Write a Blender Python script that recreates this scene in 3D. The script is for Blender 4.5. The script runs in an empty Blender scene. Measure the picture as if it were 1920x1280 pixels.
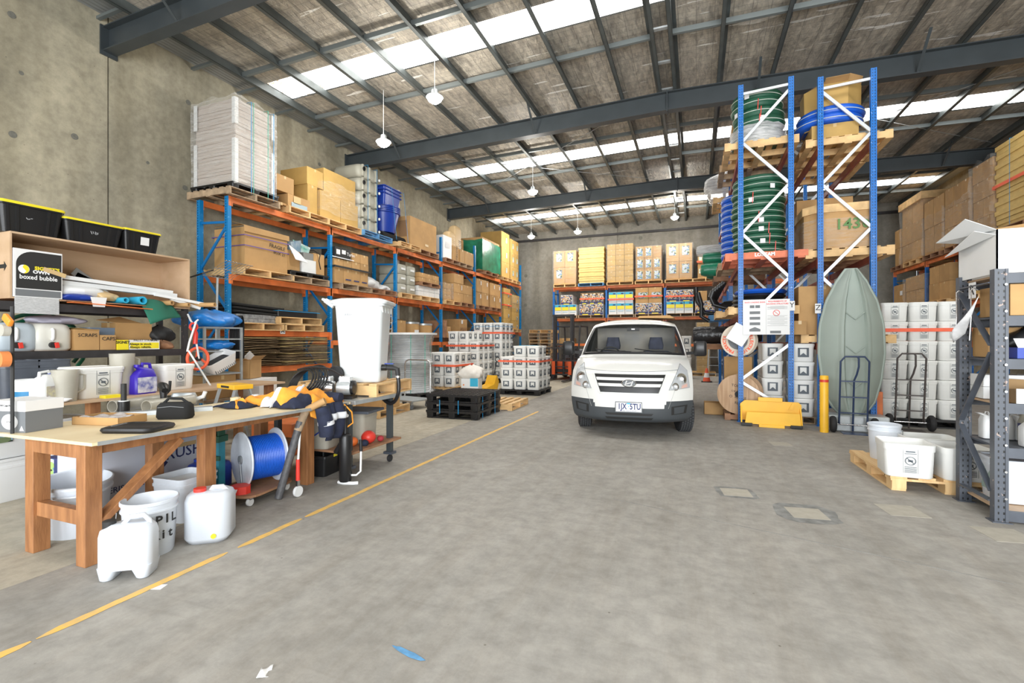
import bpy,math,random
from mathutils import Vector,Matrix
random.seed(7)
R=math.radians
sc=bpy.context.scene
col=sc.collection
# camera
FPX,VPX,HZ,EYE=893.0,1305.0,638.0,1.5
TH=math.atan((VPX-960)/FPX);SN=math.sin(TH);CS=math.cos(TH)
cd=bpy.data.cameras.new('camera');cam=bpy.data.objects.new('camera',cd);col.objects.link(cam)
cd.sensor_width=36;cd.lens=FPX/1920*36;cd.shift_y=-2/1920
cd.clip_end=200
cam.location=(0,0,EYE);cam.rotation_euler=(R(90),0,TH)
sc.camera=cam
# light and exposure
vs=sc.view_settings
vs.view_transform='Standard';vs.look='None';vs.gamma=1;vs.exposure=0.08
cy=sc.cycles
cy.max_bounces=7;cy.diffuse_bounces=4;cy.glossy_bounces=2;cy.transmission_bounces=4
cy.transparent_max_bounces=10;cy.caustics_reflective=False;cy.caustics_refractive=False
cy.sample_clamp_indirect=4;cy.use_denoising=True
w=bpy.data.worlds.new('world');sc.world=w;w.use_nodes=True
w.node_tree.nodes['Background'].inputs[0].default_value=(0.80,0.90,1.0,1)
w.node_tree.nodes['Background'].inputs[1].default_value=1.2
SKYLIGHT=6.6
def area(name,loc,rot,sx,sy,power,color=(1,1,1)):
 l=bpy.data.lights.new(name,'AREA');l.shape='RECTANGLE';l.size=sx;l.size_y=sy
 l.energy=power;l.color=color
 o=bpy.data.objects.new(name,l);col.objects.link(o);o.location=loc;o.rotation_euler=rot
 return o
area('door_daylight',(-4.4,-4.9,2.6),(R(96),0,0),6.6,5.0,600,(0.95,0.98,1))
area('door_daylight',(3.4,-4.9,2.6),(R(96),0,0),6.6,5.0,1500,(0.95,0.98,1))
# placing helpers (pixel ray -> point on a known plane)
def ray(px,py=638):
 a=(px-960)/FPX;return(a*CS-SN,a*SN+CS,(HZ-py)/FPX)
def fl(px,py,z=0.0):
 r=ray(px,py);t=(z-EYE)/r[2];return Vector((r[0]*t,r[1]*t,z))
def yX(px,X):
 r=ray(px);return r[1]*X/r[0]
def xY(px,Y):
 r=ray(px);return r[0]*Y/r[1]
def zX(px,py,X):
 r=ray(px,py);return EYE+r[2]*X/r[0]
def zY(px,py,Y):
 r=ray(px,py);return EYE+r[2]*Y/r[1]
 # materials
MATS={}
def mat(name,c,rough=0.6,metal=0.0,var=0.0,vs_=6.0,bump=0.0,bs=60.0,c2=None,alpha=1.0,emit=0.0,spec=0.5,rnd=0.0,stretch=None,trans=0.0,coat=0.0):
 if name in MATS:return MATS[name]
 m=bpy.data.materials.new(name);m.use_nodes=True;MATS[name]=m
 nt=m.node_tree;b=nt.nodes['Principled BSDF']
 b.inputs['Base Color'].default_value=(*c,1);b.inputs['Roughness'].default_value=rough
 b.inputs['Metallic'].default_value=metal;b.inputs['Specular IOR Level'].default_value=spec
 if coat:b.inputs['Coat Weight'].default_value=coat;b.inputs['Coat Roughness'].default_value=0.08
 if alpha<1:b.inputs['Alpha'].default_value=alpha
 if trans:b.inputs['Transmission Weight'].default_value=trans
 if emit:b.inputs['Emission Color'].default_value=(*c,1);b.inputs['Emission Strength'].default_value=emit
 src=None
 if var or c2 or bump:
  tc=nt.nodes.new('ShaderNodeTexCoord');out=tc.outputs['Object']
  if stretch:
   mp=nt.nodes.new('ShaderNodeMapping');mp.inputs['Scale'].default_value=stretch
   nt.links.new(out,mp.inputs[0]);out=mp.outputs[0]
 if var or c2:
  n=nt.nodes.new('ShaderNodeTexNoise');n.inputs['Scale'].default_value=vs_;n.inputs['Detail'].default_value=4
  nt.links.new(out,n.inputs['Vector'])
  cr=nt.nodes.new('ShaderNodeValToRGB');e=cr.color_ramp.elements
  d=c2 if c2 else tuple(max(0,x*(1-var))for x in c)
  u=c if c2 else tuple(min(1,x*(1+var))for x in c)
  e[0].position=0.32;e[0].color=(*d,1);e[1].position=0.68;e[1].color=(*u,1)
  nt.links.new(n.outputs[0],cr.inputs[0]);src=cr.outputs[0]
 if rnd:
  oi=nt.nodes.new('ShaderNodeObjectInfo');mr=nt.nodes.new('ShaderNodeMapRange')
  mr.inputs['To Min'].default_value=1-rnd;mr.inputs['To Max'].default_value=1+rnd*0.6
  nt.links.new(oi.outputs['Random'],mr.inputs['Value'])
  hs=nt.nodes.new('ShaderNodeHueSaturation');nt.links.new(mr.outputs[0],hs.inputs['Value'])
  if src:nt.links.new(src,hs.inputs['Color'])
  else:hs.inputs['Color'].default_value=(*c,1)
  src=hs.outputs[0]
 if src:nt.links.new(src,b.inputs['Base Color'])
 if bump:
  n2=nt.nodes.new('ShaderNodeTexNoise');n2.inputs['Scale'].default_value=bs;n2.inputs['Detail'].default_value=3
  nt.links.new(out,n2.inputs['Vector'])
  bp=nt.nodes.new('ShaderNodeBump');bp.inputs['Strength'].default_value=bump;bp.inputs['Distance'].default_value=0.02
  nt.links.new(n2.outputs[0],bp.inputs['Height']);nt.links.new(bp.outputs[0],b.inputs['Normal'])
 return m
class NT:
 """tiny wrapper to write node graphs"""
 def __init__(s,m):s.t=m.node_tree;s.b=s.t.nodes['Principled BSDF']
 def n(s,typ,ins=None,**kw):
  x=s.t.nodes.new('ShaderNode'+typ)
  for k,v in kw.items():setattr(x,k,v)
  for k,v in(ins or{}).items():
   if hasattr(v,'is_output'):s.t.links.new(v,x.inputs[k])
   else:x.inputs[k].default_value=v
  return x
 def m(s,op,a,b=0.0,c=0.0):
  x=s.n('Math',{0:a,1:b,2:c},operation=op);return x.outputs[0]
 def ramp(s,f,p0,c0,p1,c1):
  x=s.n('ValToRGB',{0:f});e=x.color_ramp.elements
  e[0].position=p0;e[0].color=(*c0,1);e[1].position=p1;e[1].color=(*c1,1);return x.outputs[0]
 def mix(s,f,a,b,mode='MIX'):
  x=s.n('MixRGB',{0:f,1:a,2:b},blend_type=mode);return x.outputs[0]
def concrete_mat(name,base,dark,light,scale=0.5,wall=False):
 m=mat(name,base,0.85);N=NT(m)
 tc=N.n('TexCoord').outputs['Object']
 n1=N.n('TexNoise',{'Vector':tc,'Scale':scale,'Detail':8.0,'Roughness':0.65}).outputs[0]
 c=N.ramp(n1,0.30,dark,0.70,light)
 n2=N.n('TexNoise',{'Vector':tc,'Scale':7.0,'Detail':8.0,'Roughness':0.7}).outputs[0]
 c2=N.ramp(n2,0.35,(0.80,0.80,0.80),0.62,(1.06,1.06,1.06))
 c=N.mix(1.0,c,c2,'MULTIPLY')
 if wall:
  mp=N.n('Mapping',{0:tc,'Scale':(1.0,1.2,0.12)}).outputs[0]
  n3=N.n('TexNoise',{'Vector':mp,'Scale':1.6,'Detail':6.0}).outputs[0]
  c=N.mix(1.0,c,N.ramp(n3,0.34,(0.78,0.77,0.74),0.56,(1.05,1.05,1.05)),'MULTIPLY')
  vor=N.n('TexVoronoi',{'Vector':tc,'Scale':5.0}).outputs[0]
  c=N.mix(1.0,c,N.ramp(vor,0.02,(0.45,0.45,0.45),0.045,(1,1,1)),'MULTIPLY')
 else:
  mp=N.n('Mapping',{0:tc,'Scale':(2.2,0.25,1.0),'Rotation':(0,0,0.22)}).outputs[0]
  n3=N.n('TexNoise',{'Vector':mp,'Scale':1.5,'Detail':8.0,'Roughness':0.75}).outputs[0]
  c=N.mix(1.0,c,N.ramp(n3,0.34,(0.90,0.875,0.845),0.56,(1.03,1.03,1.03)),'MULTIPLY')
  vor=N.n('TexVoronoi',{'Vector':tc,'Scale':3.5}).outputs[0]
  c=N.mix(1.0,c,N.ramp(vor,0.012,(0.5,0.48,0.44),0.03,(1,1,1)),'MULTIPLY')
  mp2=N.n('Mapping',{0:tc,'Rotation':(0,0,1.1),'Scale':(0.35,6,1)}).outputs[0]
  n4=N.n('TexNoise',{'Vector':mp2,'Scale':3.0,'Detail':3.0}).outputs[0]
  c=N.mix(0.3,c,N.ramp(n4,0.30,(0.82,0.81,0.79),0.40,(1,1,1)),'MULTIPLY')
 N.t.links.new(c,N.b.inputs['Base Color'])
 bp=N.n('Bump',{'Height':n2,'Strength':0.25,'Distance':0.01}).outputs[0]
 N.t.links.new(bp,N.b.inputs['Normal'])
 return m
CW=(0.36,0.25,0.11)
m_wall=concrete_mat('concrete_wall',(0.33,0.30,0.24),(0.29,0.265,0.20),(0.50,0.45,0.33),0.55,True)
m_floor=concrete_mat('concrete_floor',(0.4,0.38,0.34),(0.27,0.257,0.233),(0.375,0.355,0.322),0.7)
m_slab=concrete_mat('pale_concrete',(0.5,0.46,0.38),(0.39,0.355,0.285),(0.50,0.455,0.365),0.9)
m_board=mat('cardboard',(0.485,0.285,0.115),0.75,var=0.10,vs_=3,rnd=0.14,bump=0.1,bs=9)
m_boardy=mat('yellow_cardboard',(0.50,0.315,0.095),0.7,var=0.08,vs_=3,rnd=0.10,bump=0.1,bs=9)
m_tape=mat('packing_tape',(0.62,0.44,0.22),0.3)
m_boardin=mat('carton_inside',(0.30,0.19,0.09),0.9)
m_pine=mat('pine',(0.72,0.47,0.22),0.65,var=0.22,vs_=5,stretch=(1,1,1),rnd=0.12,bump=0.15,bs=20)
m_oldwood=mat('weathered_wood',(0.43,0.31,0.20),0.8,var=0.3,vs_=7,rnd=0.15,bump=0.2,bs=25)
m_darkwood=mat('brown_wood',(0.33,0.17,0.09),0.7,var=0.25,vs_=6,rnd=0.1,bump=0.2,bs=25)
m_benchwood=mat('stained_timber',(0.42,0.19,0.075),0.5,c2=(0.27,0.115,0.045),vs_=7,stretch=(3,3,0.5),bump=0.15,bs=30)
m_ply=mat('plywood',(0.60,0.42,0.27),0.5,c2=(0.52,0.35,0.21),vs_=2.5,stretch=(3,0.6,3))
m_plytop=mat('pale_plywood',(0.80,0.68,0.45),0.5,c2=(0.72,0.58,0.36),vs_=2.0,stretch=(2.5,0.5,2),bump=0.05,bs=20)
m_orange=mat('orange_paint',(0.74,0.19,0.05),0.45,var=0.22,vs_=3,bump=0.05,bs=40)
m_redbeam=mat('rust_red_paint',(0.30,0.075,0.045),0.5,var=0.2,vs_=4)
m_grey=mat('grey_steel',(0.050,0.060,0.066),0.42,0.0,var=0.08,vs_=3)
m_purlin=mat('galvanised_purlin',(0.10,0.115,0.115),0.38,0.3,var=0.15,vs_=3)
m_galv=mat('galvanised',(0.50,0.53,0.54),0.4,0.6,var=0.12,vs_=9)
m_black=mat('black_plastic',(0.012,0.012,0.013),0.38,bump=0.05,bs=60)
m_rubber=mat('rubber',(0.02,0.02,0.022),0.75,bump=0.1,bs=90)
m_whitep=mat('white_plastic',(0.76,0.77,0.77),0.38,var=0.03,vs_=3,rnd=0.03)
m_milk=mat('milky_plastic',(0.66,0.70,0.76),0.35,var=0.03,vs_=4,spec=0.6)
m_clear=mat('frosted_plastic',(0.55,0.52,0.44),0.3,alpha=0.62,var=0.05,vs_=8)
m_paper=mat('paper',(0.78,0.78,0.78),0.7)
m_ink=mat('black_ink',(0.02,0.02,0.02),0.6)
m_greyink=mat('grey_ink',(0.16,0.17,0.18),0.6)
m_blueink=mat('navy_ink',(0.03,0.04,0.14),0.6)
m_whiteink=mat('white_ink',(0.85,0.85,0.85),0.5)
m_yellow=mat('yellow_paint',(0.90,0.50,0.03),0.4,var=0.06,vs_=5)
m_yellowp=mat('yellow_plastic',(0.88,0.73,0.03),0.4)
m_red=mat('red_plastic',(0.70,0.045,0.03),0.4)
m_redstrap=mat('orange_red_strap',(0.90,0.14,0.06),0.5)
m_blue=mat('blue_plastic',(0.012,0.045,0.33),0.32,rnd=0.05)
m_bluep=mat('bright_blue_strap',(0.02,0.30,0.62),0.4)
m_teal=mat('green_strap',(0.06,0.45,0.33),0.4)
m_cyan=mat('cyan_print',(0.03,0.40,0.62),0.45)
m_greyp=mat('grey_plastic',(0.36,0.35,0.29),0.45,var=0.08,vs_=3,rnd=0.05)
m_green=mat('dark_green_hose',(0.012,0.085,0.045),0.55,var=0.15,vs_=10)
m_greenp=mat('green_film',(0.02,0.20,0.11),0.25,var=0.35,vs_=3,bump=0.5,bs=7)
m_hoseblue=mat('layflat_blue',(0.008,0.10,0.55),0.4,var=0.12,vs_=6)
m_teflon=mat('steel_bright',(0.62,0.62,0.62),0.25,0.9)
m_chrome=mat('chrome',(0.75,0.75,0.76),0.12,1.0)
m_navy=mat('navy_cloth',(0.015,0.02,0.045),0.85,var=0.3,vs_=12)
m_hivis=mat('orange_cloth',(0.95,0.36,0.04),0.8,var=0.15,vs_=8,bump=0.3,bs=14)
m_reflect=mat('reflective_tape',(0.72,0.74,0.78),0.4)
m_tealmetal=mat('teal_paint',(0.02,0.22,0.30),0.45,var=0.15,vs_=9)
m_kayak=mat('grey_green_hull',(0.33,0.385,0.345),0.5,var=0.07,vs_=1.5,bump=0.05,bs=6)
m_truckblue=mat('dark_blue_paint',(0.02,0.04,0.10),0.4)
m_graph=mat('charcoal_paint',(0.075,0.085,0.105),0.42,var=0.15,vs_=6)
m_blacksteel=mat('black_steel',(0.035,0.033,0.035),0.5,var=0.2,vs_=8)
m_foamblack=mat('black_foam',(0.012,0.012,0.012),0.95)
m_skin_tan=mat('tan_plastic',(0.66,0.47,0.25),0.5)
m_carpaint=mat('white_car_paint',(0.72,0.72,0.69),0.28,coat=0.6,spec=0.5)
m_bumper=mat('grey_bumper',(0.055,0.062,0.068),0.55,bump=0.05,bs=120)
m_glassdark=mat('tinted_glass',(0.05,0.06,0.06),0.04,alpha=0.16,spec=0.8)
m_lens=mat('lamp_lens',(0.80,0.84,0.87),0.10,alpha=0.35,spec=0.9)
m_amber=mat('amber_lens',(0.75,0.25,0.08),0.2)
m_tarp=mat('blue_tarp',(0.01,0.20,0.62),0.35,var=0.3,vs_=5,bump=0.6,bs=8)
m_greencloth=mat('green_cloth',(0.02,0.14,0.09),0.9)
m_bridge=mat('bridging_steel',(0.20,0.225,0.225),0.45,0.3)
m_corr=mat('corrugated_zinc',(0.30,0.31,0.30),0.4,0.4)
m_duct=mat('white_pvc',(0.75,0.73,0.66),0.5)
def upright_mat(name,c,hole=(0.01,0.02,0.05),step=0.0508,hw=0.011):
 m=mat(name,c,0.42);N=NT(m)
 tc=N.n('TexCoord').outputs['Object'];s=N.n('SeparateXYZ',{0:tc})
 f=N.m('FRACT',N.m('DIVIDE',s.outputs[2],step))
 a=N.m('LESS_THAN',N.m('ABSOLUTE',N.m('SUBTRACT',f,0.5)),0.2)
 hx=N.m('LESS_THAN',N.m('ABSOLUTE',N.m('SUBTRACT',N.m('ABSOLUTE',s.outputs[0]),0.018)),0.006)
 k=N.m('MULTIPLY',a,hx)
 nz=N.n('TexNoise',{'Vector':tc,'Scale':22.0,'Detail':3.0}).outputs[0]
 base=N.mix(N.m('GREATER_THAN',nz,0.67),(*c,1),(min(1,c[0]*2+.2),min(1,c[1]*2+.1),min(1,c[2]*1.3+.1),1))
 N.t.links.new(N.mix(k,base,(*hole,1)),N.b.inputs['Base Color'])
 return m
m_wallb=concrete_mat('grey_concrete_wall',(0.3,0.28,0.24),(0.215,0.205,0.18),(0.335,0.315,0.27),0.5,True)
m_blueup=upright_mat('blue_upright',(0.0,0.20,0.50))
m_blueup2=upright_mat('deep_blue_upright',(0.005,0.14,0.48))
m_greyup=upright_mat('charcoal_upright',(0.075,0.085,0.105),hole=(0.005,0.005,0.005))
m_bluebr=mat('blue_brace',(0.0,0.16,0.45),0.45)
def film(name,tint,lo,hi,sc_=5.0):
 m=mat(name,tint,0.22,spec=0.8);N=NT(m)
 tc=N.n('TexCoord').outputs['Object']
 mp=N.n('Mapping',{0:tc,'Scale':(0.7,0.7,6),'Rotation':(0.06,0.08,0)}).outputs[0]
 n=N.n('TexNoise',{'Vector':mp,'Scale':sc_,'Detail':7.0,'Roughness':0.7,'Distortion':0.8}).outputs[0]
 a=N.n('MapRange',{0:n,1:0.38,2:0.66,3:lo,4:hi}).outputs[0]
 N.t.links.new(a,N.b.inputs['Alpha'])
 bp=N.n('Bump',{'Height':n,'Strength':0.55,'Distance':0.02}).outputs[0]
 N.t.links.new(bp,N.b.inputs['Normal']);return m
m_film=film('clear_stretch_film',(0.80,0.78,0.74),0.02,0.24)
m_film2=film('heavy_stretch_film',(0.66,0.66,0.66),0.35,0.92,3.5)
def foil_mat():
 m=mat('foil_insulation',(0.6,0.56,0.5),0.42,0.12);N=NT(m)
 tc=N.n('TexCoord').outputs['Object']
 mp=N.n('Mapping',{0:tc,'Scale':(3.2,1.0,1)}).outputs[0]
 n=N.n('TexNoise',{'Vector':mp,'Scale':3.2,'Detail':7.0,'Roughness':0.68,'Distortion':0.5}).outputs[0]
 s=N.n('SeparateXYZ',{0:tc})
 gx=N.m('LESS_THAN',N.m('FRACT',N.m('DIVIDE',s.outputs[0],0.30)),0.035)
 gy=N.m('LESS_THAN',N.m('FRACT',N.m('DIVIDE',s.outputs[1],0.15)),0.06)
 g=N.m('MAXIMUM',gx,gy)
 mp3=N.n('Mapping',{0:tc,'Scale':(0.25,2.2,1)}).outputs[0]
 n3=N.n('TexNoise',{'Vector':mp3,'Scale':3.0,'Detail':5.0}).outputs[0]
 c=N.ramp(n,0.36,(0.33,0.295,0.25),0.64,(0.68,0.615,0.51))
 c=N.mix(N.m('GREATER_THAN',n3,0.665),c,(0.95,0.93,0.88,1))
 c=N.mix(N.m('MULTIPLY',g,0.45),c,(0.10,0.09,0.08,1))
 N.t.links.new(c,N.b.inputs['Base Color'])
 h=N.m('SUBTRACT',n,N.m('MULTIPLY',g,0.25))
 bp=N.n('Bump',{'Height':h,'Strength':0.8,'Distance':0.05}).outputs[0]
 N.t.links.new(bp,N.b.inputs['Normal']);return m
m_foil=foil_mat()
def glow_mat(name,strength,leaf=0.0):
 m=mat(name,(1,0.99,0.95),0.5);N=NT(m)
 N.b.inputs['Emission Strength'].default_value=strength
 N.b.inputs['Emission Color'].default_value=(1,0.99,0.96,1)
 if leaf:
  tc=N.n('TexCoord').outputs['Object']
  n=N.n('TexNoise',{'Vector':tc,'Scale':6.0,'Detail':8.0,'Roughness':0.8}).outputs[0]
  s=N.n('SeparateXYZ',{0:tc})
  left=N.n('MapRange',{0:s.outputs[0],1:-8.8,2:-4.5,3:leaf,4:0.0}).outputs[0]
  k=N.m('GREATER_THAN',N.m('ADD',n,left),0.66)
  N.t.links.new(N.mix(k,(1,0.99,0.96,1),(0.10,0.06,0.03,1)),N.b.inputs['Emission Color'])
 return m
m_sky1=glow_mat('skylight_sheet_leaf_litter',SKYLIGHT,0.14)
m_sky=glow_mat('skylight_sheet',SKYLIGHT)
m_lamp=glow_mat('led_lamp',90.0)
def print_mat(name,ca,cb,cc,scale=14.0):
 m=mat(name,ca,0.45);N=NT(m)
 tc=N.n('TexCoord').outputs['Object']
 n=N.n('TexNoise',{'Vector':tc,'Scale':scale,'Detail':2.0}).outputs['Color']
 s=N.n('SeparateColor',{0:n})
 c=N.mix(N.m('GREATER_THAN',s.outputs[0],0.52),(*ca,1),(*cb,1))
 c=N.mix(N.m('GREATER_THAN',s.outputs[1],0.56),c,(*cc,1))
 c=N.mix(N.m('GREATER_THAN',s.outputs[2],0.58),c,(0.02,0.03,0.02,1))
 N.t.links.new(c,N.b.inputs['Base Color']);return m
m_photo=print_mat('printed_photo',(0.55,0.60,0.66),(0.12,0.25,0.45),(0.35,0.5,0.15))
m_plants=print_mat('printed_plants',(0.62,0.60,0.50),(0.60,0.30,0.10),(0.06,0.09,0.30),13)
# mesh helpers
class MB:
 def __init__(s):s.v=[];s.f=[];s.m=[]
 def add(s,vs,fs,m=0):
  o=len(s.v);s.v+=[tuple(p)for p in vs]
  s.f+=[tuple(i+o for i in f)for f in fs];s.m+=[m]*len(fs);return s
 def box(s,x0,x1,y0,y1,z0,z1,m=0):
  return s.add([(x0,y0,z0),(x1,y0,z0),(x1,y1,z0),(x0,y1,z0),(x0,y0,z1),(x1,y0,z1),(x1,y1,z1),(x0,y1,z1)],[(0,3,2,1),(4,5,6,7),(0,1,5,4),(1,2,6,5),(2,3,7,6),(3,0,4,7)],m)
 def ob(s,c,sz,rz=0,rx=0,ry=0,m=0):
  M_=Matrix.Translation(c)@Matrix.Rotation(rz,4,'Z')@Matrix.Rotation(ry,4,'Y')@Matrix.Rotation(rx,4,'X')
  a,b,h=sz[0]/2,sz[1]/2,sz[2]/2
  t=MB().box(-a,a,-b,b,-h,h);return s.add([M_@Vector(p)for p in t.v],t.f,m)
 def bar(s,p,q,w,h,m=0,up=(0,0,1)):
  p=Vector(p);q=Vector(q);d=(q-p).normalized();u=Vector(up)
  if abs(d.dot(u))>0.98:u=Vector((0,1,0))
  a=d.cross(u).normalized()*w/2;b=a.cross(d).normalized()*h/2
  vs=[p-a-b,p+a-b,p+a+b,p-a+b,q-a-b,q+a-b,q+a+b,q-a+b]
  return s.add(vs,[(0,1,2,3),(7,6,5,4),(0,4,5,1),(1,5,6,2),(2,6,7,3),(3,7,4,0)],m)
 def tube(s,path,r,n=10,m=0,closed=False,caps=True):
  P=[Vector(p)for p in path];L=len(P);rr=r if isinstance(r,(list,tuple))else[r]*L
  vs=[];prev=None
  for i in range(L):
   if closed:d=P[(i+1)%L]-P[i-1]
   else:d=P[min(i+1,L-1)]-P[max(i-1,0)]
   d.normalize()
   if prev is None:
    u=Vector((0,0,1))if abs(d.z)<0.9 else Vector((1,0,0))
    a=d.cross(u).normalized()
   else:a=(prev-d*prev.dot(d)).normalized()
   prev=a;b=d.cross(a)
   for k in range(n):
    t=2*math.pi*k/n;vs.append(P[i]+(a*math.cos(t)+b*math.sin(t))*rr[i])
  fs=[]
  for i in range(L if closed else L-1):
   j=(i+1)%L
   for k in range(n):fs.append((i*n+k,i*n+(k+1)%n,j*n+(k+1)%n,j*n+k))
  if not closed and caps:fs+=[tuple(range(n-1,-1,-1)),tuple((L-1)*n+k for k in range(n))]
  return s.add(vs,fs,m)
 def cyl(s,p,q,r,r2=None,n=20,m=0):return s.tube([p,q],[r,r if r2 is None else r2],n,m)
 def lathe(s,prof,c=(0,0,0),n=28,axis='Z',m=0,caps=True):
  vs=[]
  for r,z in prof:
   for k in range(n):
    t=2*math.pi*k/n;p=(r*math.cos(t),r*math.sin(t),z)
    if axis=='X':p=(p[2],p[0],p[1])
    elif axis=='Y':p=(p[1],p[2],p[0])
    vs.append((c[0]+p[0],c[1]+p[1],c[2]+p[2]))
  fs=[(i*n+k,i*n+(k+1)%n,(i+1)*n+(k+1)%n,(i+1)*n+k)for i in range(len(prof)-1)for k in range(n)]
  if caps:fs+=[tuple(range(n-1,-1,-1)),tuple((len(prof)-1)*n+k for k in range(n))]
  return s.add(vs,fs,m)
 def rloft(s,secs,c=(0,0,0),m=0,k=4,caps=(True,True)):
  """sections (z, width, depth, corner radius[, dx, dy])"""
  vs=[];n=4*(k+1)
  for sec in secs:
   z,w_,d,r=sec[:4];dx,dy=(sec[4],sec[5])if len(sec)>4 else(0,0)
   r=min(r,w_/2-1e-4,d/2-1e-4)
   for q,(sx,sy)in enumerate(((1,1),(-1,1),(-1,-1),(1,-1))):
    for j in range(k+1):
     t=math.pi/2*(q+j/k)
     vs.append((c[0]+dx+sx*(w_/2-r)+r*math.cos(t),c[1]+dy+sy*(d/2-r)+r*math.sin(t),c[2]+z))
  L=len(secs)
  fs=[(i*n+j,i*n+(j+1)%n,(i+1)*n+(j+1)%n,(i+1)*n+j)for i in range(L-1)for j in range(n)]
  if caps[0]:fs.append(tuple(range(n-1,-1,-1)))
  if caps[1]:fs.append(tuple((L-1)*n+j for j in range(n)))
  return s.add(vs,fs,m)
 def prism(s,poly,h0,h1,axis='Z',m=0):
  """poly 2D extruded along axis: Z:(x,y) Y:(x,z) X:(y,z)"""
  def P(p,h):return(p[0],p[1],h)if axis=='Z' else(p[0],h,p[1])if axis=='Y' else(h,p[0],p[1])
  n=len(poly);vs=[P(p,h0)for p in poly]+[P(p,h1)for p in poly]
  fs=[tuple(range(n)),tuple(range(2*n-1,n-1,-1))]+[(i,(i+1)%n,n+(i+1)%n,n+i)for i in range(n)]
  return s.add(vs,fs,m)
 def grid(s,fn,nu,nv,m=0,skip=None):
  vs=[fn(i/nu,j/nv)for j in range(nv+1)for i in range(nu+1)]
  fs=[(j*(nu+1)+i,j*(nu+1)+i+1,(j+1)*(nu+1)+i+1,(j+1)*(nu+1)+i)for j in range(nv)for i in range(nu)if not(skip and skip((i+.5)/nu,(j+.5)/nv))]
  return s.add(vs,fs,m)
 def sphere(s,c,r,n=14,m=0,sq=(1,1,1)):
  pr=[(math.sin(math.pi*i/(n//2))*r+1e-5,-math.cos(math.pi*i/(n//2))*r)for i in range(n//2+1)]
  t=MB().lathe(pr,n=n);return s.add([(c[0]+p[0]*sq[0],c[1]+p[1]*sq[1],c[2]+p[2]*sq[2])for p in t.v],t.f,m)
 def xf(s,M_):s.v=[tuple(M_@Vector(p))for p in s.v];return s
 def mesh(s,name,mats,smooth=40):
  me=bpy.data.meshes.new(name);me.from_pydata(s.v,[],s.f)
  for q in(mats if isinstance(mats,(list,tuple))else[mats]):me.materials.append(q)
  me.polygons.foreach_set('material_index',s.m)
  if smooth:
   me.polygons.foreach_set('use_smooth',[True]*len(s.f))
   me.update();me.set_sharp_from_angle(angle=R(smooth))
  me.update();return me
def link(name,me,parent=None,loc=(0,0,0),rz=0,bev=0,**kw):
 o=bpy.data.objects.new(name,me);col.objects.link(o);o.location=loc;o.rotation_euler=(0,0,rz)if not isinstance(rz,tuple)else rz
 if parent:o.parent=parent
 if bev:
  b=o.modifiers.new('bevel','BEVEL');b.width=bev;b.segments=2;b.limit_method='ANGLE';b.angle_limit=R(35)
 for k,v in kw.items():o[k]=v
 return o
def part(mb,name,mats,parent,smooth=40,bev=0,label=None,stuff=False,thick=0):
 o=link(name,mb.mesh(name,mats,smooth),parent,bev=bev)
 if thick:
  q=o.modifiers.new('thickness','SOLIDIFY');q.thickness=thick
 if label:o['label']=label
 if stuff:o['kind']='stuff'
 return o
def thing(name,label,cat,loc=(0,0,0),rz=0,group=None):
 o=bpy.data.objects.new(name,None);col.objects.link(o);o.location=loc
 o.rotation_euler=rz if isinstance(rz,tuple)else(0,0,rz);o.empty_display_size=0.1
 o['label']=label;o['category']=cat
 if group:o['group']=group
 return o
def solo(mb,name,mats,label,cat,loc=(0,0,0),rz=0,group=None,smooth=40,bev=0,thick=0):
 o=part(mb,name,mats,None,smooth,bev,thick=thick);o.location=loc
 o.rotation_euler=rz if isinstance(rz,tuple)else(0,0,rz)
 o['label']=label;o['category']=cat
 if group:o['group']=group
 return o
def struct(mb,name,mats,smooth=0,bev=0):
 o=part(mb,name,mats,None,smooth,bev);o['kind']='structure';return o
def kids(o):return KIDS.get(o,[])or[c for c in o.children]
KIDS={}
def dup(o,loc=None,rz=None,label=None,group=None,scale=None,parent=None):
 c=o.copy();col.objects.link(c)
 if parent:c.parent=parent
 src=KIDS.get(o.name)
 if src is None:src=[x for x in o.children];KIDS[o.name]=src
 for ch in src:dup(ch,parent=c)
 if loc is not None:c.location=loc
 if rz is not None:c.rotation_euler=rz if isinstance(rz,tuple)else(0,0,rz)
 if label:c['label']=label
 if group:c['group']=group
 if scale:c.scale=scale
 return c
class Proto:
 """first call moves the source itself, later calls copy it"""
 lift=0
 def __init__(s,make):s.make=make;s.o=None
 def __call__(s,loc,rz=0,label=None,group=None,scale=None):
  loc=(loc[0],loc[1],loc[2]+s.lift)
  if s.o is None:
   s.o=s.make();o=s.o
   o.location=loc;o.rotation_euler=rz if isinstance(rz,tuple)else(0,0,rz)
   if label:o['label']=label
   if group:o['group']=group
   if scale:o.scale=scale
   return o
  c=dup(s.o,loc,rz,label,None,scale or(1,1,1))
  if group:c['group']=group
  elif 'group' in c:del c['group']
  return c
def text_mb(txt,size,bold=0.0,space=1.0,align='CENTER'):
 cu=bpy.data.curves.new('t','FONT');cu.body=txt;cu.size=size;cu.align_x=align;cu.align_y='CENTER'
 cu.extrude=0.0008;cu.offset=bold;cu.space_character=space;cu.resolution_u=2
 o=bpy.data.objects.new('t',cu);col.objects.link(o)
 dg=bpy.context.evaluated_depsgraph_get();me=bpy.data.meshes.new_from_object(o.evaluated_get(dg))
 mb=MB();mb.add([v.co[:]for v in me.vertices],[tuple(p.vertices)for p in me.polygons])
 bpy.data.objects.remove(o);bpy.data.curves.remove(cu);bpy.data.meshes.remove(me);return mb
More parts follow.
